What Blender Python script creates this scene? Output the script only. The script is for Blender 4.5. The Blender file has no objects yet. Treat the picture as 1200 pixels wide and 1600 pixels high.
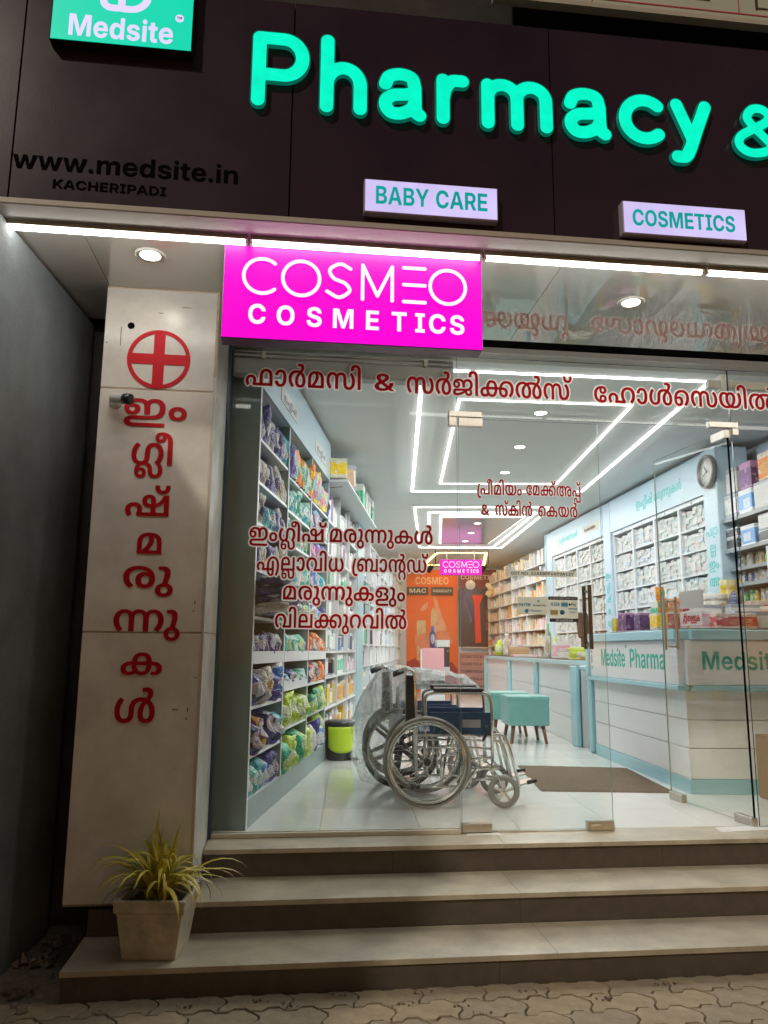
import bpy, math, random
import numpy as np
from mathutils import Vector, Matrix, noise as mnoise
random.seed(7)
R=math.radians
sc=bpy.context.scene; col=sc.collection
# ---------------------------------------------------------------- camera
H=1.525; YAW,PITCH,ROLL=R(1.0),R(10.0),R(0.45)
cam_d=bpy.data.cameras.new('camera'); cam=bpy.data.objects.new('camera',cam_d); col.objects.link(cam)
cam_d.sensor_fit='HORIZONTAL'; cam_d.sensor_width=36; cam_d.lens=36*1215/1200
cam_d.clip_start=.05; cam_d.clip_end=600
fw=Vector((-math.sin(YAW)*math.cos(PITCH),math.cos(YAW)*math.cos(PITCH),math.sin(PITCH)))
rt=Vector((math.cos(YAW),math.sin(YAW),0)); up=rt.cross(fw)
r2=math.cos(ROLL)*rt+math.sin(ROLL)*up; u2=-math.sin(ROLL)*rt+math.cos(ROLL)*up
M3=Matrix((r2,u2,-fw)).transposed(); cam.matrix_world=Matrix.Translation((0,0,H))@M3.to_4x4()
sc.camera=cam
# ---------------------------------------------------------------- night sky and the one far street light (sun lamp)
AZ=R(-30); EL=R(38)          # the light comes from over the photographer's left shoulder
world=bpy.data.worlds.new('World'); sc.world=world; world.use_nodes=True
wn=world.node_tree.nodes; wl=world.node_tree.links
bg=wn['Background']; sky=wn.new('ShaderNodeTexSky'); sky.sky_type='NISHITA'; sky.sun_disc=False
sky.sun_elevation=R(2); sky.sun_rotation=R(180)+AZ
wl.new(sky.outputs[0],bg.inputs[0]); bg.inputs[1].default_value=.05
sun_d=bpy.data.lights.new('street_light','SUN'); sun_d.energy=1.15; sun_d.angle=R(2.2); sun_d.color=(1,.88,.72)
sun=bpy.data.objects.new('street_light',sun_d); col.objects.link(sun)
sdir=Vector((math.sin(-AZ)*math.cos(EL),math.cos(AZ)*math.cos(EL),-math.sin(EL)))
sun.rotation_euler=sdir.to_track_quat('-Z','Y').to_euler(); sun.location=(-3,-4,9)
vs=sc.view_settings; vs.view_transform='Standard'; vs.look='None'; vs.exposure=.2; vs.gamma=1; vs.use_curve_mapping=False
cy=sc.cycles; cy.use_denoising=True; cy.max_bounces=7; cy.transparent_max_bounces=20; cy.glossy_bounces=4; cy.diffuse_bounces=4; cy.use_adaptive_sampling=True; cy.adaptive_threshold=.025
cy.sample_clamp_indirect=3.0; cy.sample_clamp_direct=6.0; cy.caustics_reflective=False; cy.caustics_refractive=False; cy.use_light_tree=True
try: cy.denoiser='OPENIMAGEDENOISE'
except Exception: pass
# ---------------------------------------------------------------- frames
FA=R(7.6); EX=Vector((math.cos(FA),math.sin(FA),0)); EY=Vector((-math.sin(FA),math.cos(FA),0))
def F(u,v,z=0): return EX*u+EY*v+Vector((0,0,z))
LA=R(86.2); LO=Vector((-0.917,4.984,0))
def LF(x,y=0,z=0): return LO+Vector((math.cos(LA),math.sin(LA),0))*x+Vector((-math.sin(LA),math.cos(LA),0))*y+Vector((0,0,z))
RA=R(94.9-180); RO=Vector((3.363,8.074,0))
def RF(x,y=0,z=0): return RO+Vector((math.cos(RA),math.sin(RA),0))*x+Vector((-math.sin(RA),math.cos(RA),0))*y+Vector((0,0,z))
ZF=.43; ZC=3.66; ZS=3.505
# ---------------------------------------------------------------- object helpers
def link(o,parent=None):
    col.objects.link(o)
    if parent is not None: o.parent=parent
    return o
def tag(o,label=None,cat=None,group=None,kind=None):
    if label: o['label']=label
    if cat: o['category']=cat
    if group: o['group']=group
    if kind: o['kind']=kind
    return o
def thing(name,label,cat,loc=(0,0,0),rz=0,group=None):
    o=bpy.data.objects.new(name,None); o.empty_display_size=.05; link(o)
    o.location=loc; o.rotation_euler=(0,0,rz); return tag(o,label,cat,group)
class MB:
    def __init__(s): s.v=[];s.f=[];s.m=[];s.sm=[];s.cm=0
    def add(s,vs,fs,smooth=False):
        n=len(s.v); s.v+= [tuple(p) for p in vs]; s.f+=[tuple(n+i for i in f) for f in fs]
        s.m+=[s.cm]*len(fs); s.sm+=[smooth]*len(fs); return s
    def box(s,a,b,M=None,ch=0):
        x0,y0,z0=a;x1,y1,z1=b
        if ch>0:
            vs=[];c=ch
            for sx,X in ((0,x0),(1,x1)):
                for sy,Y in ((0,y0),(1,y1)):
                    for sz,Z in ((0,z0),(1,z1)):
                        dx=c if sx==0 else -c;dy=c if sy==0 else -c;dz=c if sz==0 else -c
                        vs+=[(X,Y+dy,Z+dz),(X+dx,Y,Z+dz),(X+dx,Y+dy,Z)]
            I=lambda sx,sy,sz,k:(sx*4+sy*2+sz)*3+k
            fs=[]
            for k,(A,B) in enumerate((((1,2)),((0,2)),((0,1)))):
                for t in (0,1):
                    q=[]
                    for p,r in ((0,0),(1,0),(1,1),(0,1)):
                        i=[0,0,0]; i[k]=t;i[A]=p;i[B]=r; q.append(I(*i,k))
                    fs.append(tuple(q))
            for k in range(3):
                A,B=[a for a in range(3) if a!=k]
                for p in (0,1):
                    for r in (0,1):
                        i=[0,0,0];i[A]=p;i[B]=r; j=list(i); i[k]=0;j[k]=1
                        fs.append((I(*i,A),I(*j,A),I(*j,B),I(*i,B)))
            for sx in (0,1):
                for sy in (0,1):
                    for sz in (0,1): fs.append((I(sx,sy,sz,0),I(sx,sy,sz,1),I(sx,sy,sz,2)))
        else:
            vs=[(x0,y0,z0),(x1,y0,z0),(x1,y1,z0),(x0,y1,z0),(x0,y0,z1),(x1,y0,z1),(x1,y1,z1),(x0,y1,z1)]
            fs=[(0,3,2,1),(4,5,6,7),(0,1,5,4),(1,2,6,5),(2,3,7,6),(3,0,4,7)]
        if M is not None: vs=[M@Vector(p) for p in vs]
        return s.add(vs,fs)
    def prism(s,poly,z0,z1,M=None):
        n=len(poly); vs=[(x,y,z0) for x,y in poly]+[(x,y,z1) for x,y in poly]
        fs=[tuple(range(n-1,-1,-1)),tuple(range(n,2*n))]+[(i,(i+1)%n,n+(i+1)%n,n+i) for i in range(n)]
        if M is not None: vs=[M@Vector(p) for p in vs]
        return s.add(vs,fs)
    def tube(s,path,r,n=8,closed=False,caps=True):
        P=[Vector(p) for p in path]; m=len(P); rr=r if isinstance(r,(list,tuple)) else [r]*m
        vs=[];prev=None
        for i in range(m):
            if closed: t=P[(i+1)%m]-P[i-1]
            else: t=P[min(i+1,m-1)]-P[max(i-1,0)]
            t=t.normalized() if t.length>1e-9 else Vector((0,0,1))
            if prev is None:
                a=Vector((0,0,1)) if abs(t.z)<.9 else Vector((1,0,0)); nx=t.cross(a).normalized()
            else:
                nx=prev-t*prev.dot(t); nx=nx.normalized() if nx.length>1e-6 else t.orthogonal().normalized()
            prev=nx; ny=t.cross(nx)
            for k in range(n):
                a=2*math.pi*k/n; vs.append(P[i]+(nx*math.cos(a)+ny*math.sin(a))*rr[i])
        fs=[]
        for i in range(m if closed else m-1):
            j=(i+1)%m
            for k in range(n): fs.append((i*n+k,i*n+(k+1)%n,j*n+(k+1)%n,j*n+k))
        if not closed and caps: fs+= [tuple(range(n-1,-1,-1)),tuple((m-1)*n+k for k in range(n))]
        return s.add(vs,fs,True)
    def lathe(s,prof,n=20,c=(0,0,0),M=None,smooth=True):
        vs=[];fs=[];m=len(prof)
        for r,z in prof:
            for k in range(n):
                a=2*math.pi*k/n; vs.append((c[0]+r*math.cos(a),c[1]+r*math.sin(a),c[2]+z))
        for i in range(m-1):
            for k in range(n): fs.append((i*n+k,i*n+(k+1)%n,(i+1)*n+(k+1)%n,(i+1)*n+k))
        if prof[0][0]>1e-6: fs.append(tuple(range(n-1,-1,-1)))
        if prof[-1][0]>1e-6: fs.append(tuple((m-1)*n+k for k in range(n)))
        if M is not None: vs=[M@Vector(p) for p in vs]
        return s.add(vs,fs,smooth)
    def mesh(s,name,mats):
        me=bpy.data.meshes.new(name); me.from_pydata(s.v,[],s.f)
        for m in (mats if isinstance(mats,(list,tuple)) else [mats]): me.materials.append(m)
        me.polygons.foreach_set('material_index',s.m); me.polygons.foreach_set('use_smooth',s.sm)
        me.update(); return me
    def build(s,name,mats,parent=None,loc=(0,0,0),rz=0):
        o=bpy.data.objects.new(name,s.mesh(name,mats)); link(o,parent); o.location=loc; o.rotation_euler=(0,0,rz); return o
def inst(name,me,parent=None,loc=(0,0,0),rot=(0,0,0),scale=(1,1,1),mat=None):
    o=bpy.data.objects.new(name,me); link(o,parent); o.location=loc;o.rotation_euler=rot;o.scale=scale
    if mat is not None: o.material_slots[0].link='OBJECT'; o.material_slots[0].material=mat
    return o
def boxo(name,a,b,mat,parent=None,loc=(0,0,0),rz=0,ch=0): return MB().box(a,b,ch=ch).build(name,mat,parent,loc,rz)
# ---------------------------------------------------------------- materials
def srgb(r,g,b): return tuple(((c/255)/12.92 if c/255<=.04045 else ((c/255+.055)/1.055)**2.4) for c in (r,g,b))
def mat(name,c,rough=.5,metal=0,var=0,vs=6,bump=0,bs=60,spec=.5,c2=None,coords='Object',coat=0,trans=0,detail=6,rvar=0):
    m=bpy.data.materials.new(name); m.use_nodes=True; N=m.node_tree.nodes; L=m.node_tree.links; b=N['Principled BSDF']
    b.inputs['Roughness'].default_value=rough; b.inputs['Metallic'].default_value=metal; b.inputs['Specular IOR Level'].default_value=spec
    b.inputs['Coat Weight'].default_value=coat; b.inputs['Coat Roughness'].default_value=.08
    b.inputs['Base Color'].default_value=(*c,1)
    tc=N.new('ShaderNodeTexCoord')
    if var>0 or c2 is not None or rvar>0:
        nz=N.new('ShaderNodeTexNoise'); nz.inputs['Scale'].default_value=vs; nz.inputs['Detail'].default_value=detail; nz.inputs['Roughness'].default_value=.62
        L.new(tc.outputs[coords],nz.inputs['Vector'])
        rp=N.new('ShaderNodeValToRGB'); rp.color_ramp.elements[0].position=.3; rp.color_ramp.elements[1].position=.72
        d=c2 if c2 is not None else tuple(x*(1-var) for x in c)
        e=c if c2 is not None else tuple(min(1,x*(1+var*.6)) for x in c)
        rp.color_ramp.elements[0].color=(*d,1); rp.color_ramp.elements[1].color=(*e,1)
        L.new(nz.outputs['Fac'],rp.inputs[0])
        if var>0 or c2 is not None: L.new(rp.outputs[0],b.inputs['Base Color'])
        if rvar>0:
            mr=N.new('ShaderNodeMapRange'); mr.inputs[3].default_value=max(0,rough-rvar); mr.inputs[4].default_value=min(1,rough+rvar)
            L.new(nz.outputs['Fac'],mr.inputs[0]); L.new(mr.outputs[0],b.inputs['Roughness'])
    if bump>0:
        n2=N.new('ShaderNodeTexNoise'); n2.inputs['Scale'].default_value=bs; n2.inputs['Detail'].default_value=4
        L.new(tc.outputs[coords],n2.inputs['Vector'])
        bp=N.new('ShaderNodeBump'); bp.inputs['Strength'].default_value=bump; bp.inputs['Distance'].default_value=.01
        L.new(n2.outputs['Fac'],bp.inputs['Height']); L.new(bp.outputs[0],b.inputs['Normal'])
    return m
def emis(name,c,s=1.0):
    m=bpy.data.materials.new(name); m.use_nodes=True; N=m.node_tree.nodes; L=m.node_tree.links
    N.remove(N['Principled BSDF']); e=N.new('ShaderNodeEmission'); e.inputs[0].default_value=(*c,1); e.inputs[1].default_value=s
    L.new(e.outputs[0],N['Material Output'].inputs[0]); return m
def emis_gloss(name,c,s=1.0,rough=.25,var=.12,vs=3,base=.06):
    """back-lit acrylic: emission a little uneven, with a glossy skin"""
    m=bpy.data.materials.new(name); m.use_nodes=True; N=m.node_tree.nodes; L=m.node_tree.links; b=N['Principled BSDF']
    b.inputs['Base Color'].default_value=(*[x*base for x in c],1); b.inputs['Specular IOR Level'].default_value=.5 if base>.03 else .08; b.inputs['Roughness'].default_value=rough; b.inputs['Emission Color'].default_value=(*c,1)
    tc=N.new('ShaderNodeTexCoord'); nz=N.new('ShaderNodeTexNoise'); nz.inputs['Scale'].default_value=vs; L.new(tc.outputs['Object'],nz.inputs['Vector'])
    mr=N.new('ShaderNodeMapRange'); mr.inputs[1].default_value=.3;mr.inputs[2].default_value=.7; mr.inputs[3].default_value=s*(1-var); mr.inputs[4].default_value=s*(1+var)
    L.new(nz.outputs['Fac'],mr.inputs[0]); L.new(mr.outputs[0],b.inputs['Emission Strength']); return m
def glassmat(name,tint=(.94,.975,.96),refl=1.0,dust=.02):
    m=bpy.data.materials.new(name); m.use_nodes=True; N=m.node_tree.nodes; L=m.node_tree.links; N.remove(N['Principled BSDF'])
    lw=N.new('ShaderNodeLayerWeight'); lw.inputs[0].default_value=.5
    p=N.new('ShaderNodeMath');p.operation='POWER';p.inputs[1].default_value=4.2;L.new(lw.outputs['Facing'],p.inputs[0])
    q=N.new('ShaderNodeMath');q.operation='MULTIPLY_ADD';q.inputs[1].default_value=.85*refl;q.inputs[2].default_value=.04*refl;L.new(p.outputs[0],q.inputs[0])
    t=N.new('ShaderNodeBsdfTransparent');t.inputs[0].default_value=(*tint,1)
    g=N.new('ShaderNodeBsdfAnisotropic');g.inputs['Roughness'].default_value=.0
    mx=N.new('ShaderNodeMixShader');L.new(q.outputs[0],mx.inputs[0]);L.new(t.outputs[0],mx.inputs[1]);L.new(g.outputs[0],mx.inputs[2])
    # wiping marks and dust on the pane
    tc=N.new('ShaderNodeTexCoord');mp=N.new('ShaderNodeMapping');mp.inputs['Rotation'].default_value=(.2,.5,.3);mp.inputs['Scale'].default_value=(1.2,6,3.2);L.new(tc.outputs['Object'],mp.inputs[0])
    nz=N.new('ShaderNodeTexNoise');nz.inputs['Scale'].default_value=2.2;nz.inputs['Detail'].default_value=8;L.new(mp.outputs[0],nz.inputs['Vector'])
    rp=N.new('ShaderNodeMapRange');rp.inputs[1].default_value=.5;rp.inputs[2].default_value=.8;rp.inputs[3].default_value=dust*.35;rp.inputs[4].default_value=dust*3.5;L.new(nz.outputs['Fac'],rp.inputs[0])
    d=N.new('ShaderNodeBsdfDiffuse');d.inputs[0].default_value=(.8,.82,.8,1)
    m2=N.new('ShaderNodeMixShader');L.new(rp.outputs[0],m2.inputs[0]);L.new(mx.outputs[0],m2.inputs[1]);L.new(d.outputs[0],m2.inputs[2])
    L.new(m2.outputs[0],N['Material Output'].inputs[0]); return m
def vinyl(name,c,tr=.5,var=.08):
    """thin sticker film: lets some of the light behind it through"""
    m=bpy.data.materials.new(name); m.use_nodes=True; N=m.node_tree.nodes; L=m.node_tree.links; b=N['Principled BSDF']; b.inputs['Roughness'].default_value=.55; b.inputs['Specular IOR Level'].default_value=.12
    tc=N.new('ShaderNodeTexCoord'); nz=N.new('ShaderNodeTexNoise'); nz.inputs['Scale'].default_value=14; L.new(tc.outputs['Object'],nz.inputs['Vector'])
    rp=N.new('ShaderNodeValToRGB'); rp.color_ramp.elements[0].color=(*[x*(1-var) for x in c],1); rp.color_ramp.elements[1].color=(*[min(1,x*(1+var)) for x in c],1); L.new(nz.outputs['Fac'],rp.inputs[0]); L.new(rp.outputs[0],b.inputs['Base Color'])
    t=N.new('ShaderNodeBsdfTranslucent'); L.new(rp.outputs[0],t.inputs[0]); mx=N.new('ShaderNodeMixShader'); mx.inputs[0].default_value=tr; L.new(b.outputs[0],mx.inputs[1]); L.new(t.outputs[0],mx.inputs[2]); L.new(mx.outputs[0],N['Material Output'].inputs[0]); return m
W=lambda r,g,b:srgb(r,g,b)
M=dict(
 soffit=mat('soffit',(.55,.52,.46),.09,var=.07,vs=1.5,spec=.9,rvar=.0,coat=1),
 fascia=mat('fascia_cladding',(.034,.015,.028),.24,var=.35,vs=1.2,bump=.02,bs=120,spec=.5,rvar=.08),
 fascia_gap=mat('fascia_gap',(.006,.005,.006),.9),
 black=mat('black',(.003,.003,.0035),.95,spec=.05),
 blackgloss=mat('black_plastic',(.012,.012,.013),.28),
 cream=mat('cream_aluminium',(.50,.46,.40),.35,var=.08,vs=4),
 tile=mat('pillar_tile',(.66,.64,.60),.22,var=.22,vs=3.5,spec=.6,rvar=.06),
 tilejoint=mat('tile_joint',(.36,.28,.20),.9,var=.3,vs=30),
 rust=mat('dark_stain',(.14,.10,.07),.9),
 red=mat('red_vinyl',W(165,4,24),.55,var=.12,vs=14,spec=.15),
 redglass=vinyl('red_window_vinyl',W(165,4,22),.22),
 vinylpale=vinyl('pale_vinyl_border',(.88,.82,.76),.6),
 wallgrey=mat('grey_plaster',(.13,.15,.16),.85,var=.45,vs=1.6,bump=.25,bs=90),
 darkwall=mat('shade_dark_plaster',(.05,.045,.045),.9,var=.4,vs=5,bump=.2),  # dark tone also stands for shade in the gap and upper recess
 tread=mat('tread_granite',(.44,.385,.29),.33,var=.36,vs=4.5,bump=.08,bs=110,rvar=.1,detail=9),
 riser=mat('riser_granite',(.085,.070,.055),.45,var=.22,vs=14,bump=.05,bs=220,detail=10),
 sill=mat('sill_stone',(.55,.49,.40),.35,var=.12,vs=9),
 paver=mat('paver',(.30,.23,.145),.88,var=.30,vs=9,bump=.35,bs=70,coords='Object',detail=9),
 paver2=mat('paver_grey',(.265,.21,.14),.9,var=.30,vs=8,bump=.35,bs=70,detail=9),
 soilbed=mat('ground_sand',(.17,.13,.09),.95,var=.4,vs=25,bump=.4,bs=50),
 rubble=mat('rubble',(.24,.19,.15),.9,var=.4,vs=12,bump=.4),
 pot=mat('concrete_pot',(.50,.45,.34),.8,var=.40,vs=9,bump=.25,bs=60),
 soil=mat('soil',(.07,.05,.03),.95,var=.5,vs=30,bump=.6,bs=40),
 floor=mat('floor_tile',(.72,.725,.69),.14,var=.10,vs=1.4,spec=.55,rvar=.05),
 grout=mat('grout',(.22,.22,.20),.9),
 ceil=mat('ceiling_paint',(.80,.82,.81),.55,var=.04,vs=2),
 gceil=mat('glossy_ceiling',(.60,.62,.63),.13,spec=.9),
 wallin=mat('inside_wall_paint',(.60,.68,.72),.5,var=.04,vs=2),
 bluewall=mat('pale_blue_board',(.47,.60,.69),.32,var=.05,vs=2),
 shelf=mat('white_laminate',(.68,.72,.74),.35,var=.04,vs=3),
 shelfgrey=mat('grey_teal_laminate',(.25,.33,.33),.4,var=.08,vs=3),
 teal=mat('pale_teal_laminate',(.30,.52,.58),.30,var=.04,vs=3),
 white=mat('white_panel',(.74,.74,.74),.30,var=.03,vs=3),
 chrome=mat('chrome',(.86,.86,.84),.16,1,var=.05,vs=20),
 steel=mat('brushed_steel',(.56,.53,.48),.28,1,var=.12,vs=40),
 darksteel=mat('bronze_steel',(.15,.135,.11),.42,1,var=.15,vs=40),
 rubber=mat('grey_rubber',(.26,.25,.235),.6,var=.15,vs=20),
 rubberdark=mat('dark_rubber',(.02,.02,.02),.6),
 navy=mat('navy_vinyl',(.015,.06,.14),.35,var=.15,vs=12),
 blackvinyl=mat('black_vinyl',(.015,.015,.016),.35,var=.2,vs=14),
 tealleather=mat('teal_leatherette',(.13,.30,.275),.35,var=.10,vs=8,bump=.08,bs=160),
 wood=mat('red_brown_wood',(.16,.055,.025),.45,var=.3,vs=12),
 coir=mat('coir_mat',(.115,.078,.042),.95,var=.35,vs=60,bump=.9,bs=220,detail=8),
 cardboard=mat('cardboard',(.34,.22,.12),.8,var=.1,vs=6),
 lime=mat('lime_plastic',(.50,.68,.03),.3),
 tealtext=mat('teal_lettering',(.05,.42,.40),.4),
 greentext=mat('green_lettering',(.02,.33,.24),.4),
 paper=mat('paper',(.72,.70,.66),.7,var=.06,vs=8),
 darkprint=mat('dark_print',(.03,.03,.035),.5),
 led=emis('white_led_strip',(.97,.99,1),118), led2=emis('thin_led_strip',(1,.985,.95),40), ledwarm=emis('warm_led_strip',(1,.56,.17),22),
 down=emis('downlight_lens',(1,.93,.78),40), down_in=emis('inside_downlight_lens',(1,.95,.88),50),
 tube=emis('tube_light',(1,.965,.89),50),
 glass=glassmat('shop_glass',tint=(.968,.978,.96),refl=.62,dust=.007), gedge=mat('glass_edge',(.02,.05,.042),.15,spec=.6), gedgepale=mat('glass_edge_pale',(.30,.38,.34),.15,spec=.8),
)
for k_ in ('soffit',):
    b_=M[k_].node_tree.nodes['Principled BSDF']; b_.inputs['Coat IOR'].default_value=2.3; b_.inputs['Coat Roughness'].default_value=.012; b_.inputs['Roughness'].default_value=.3

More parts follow.
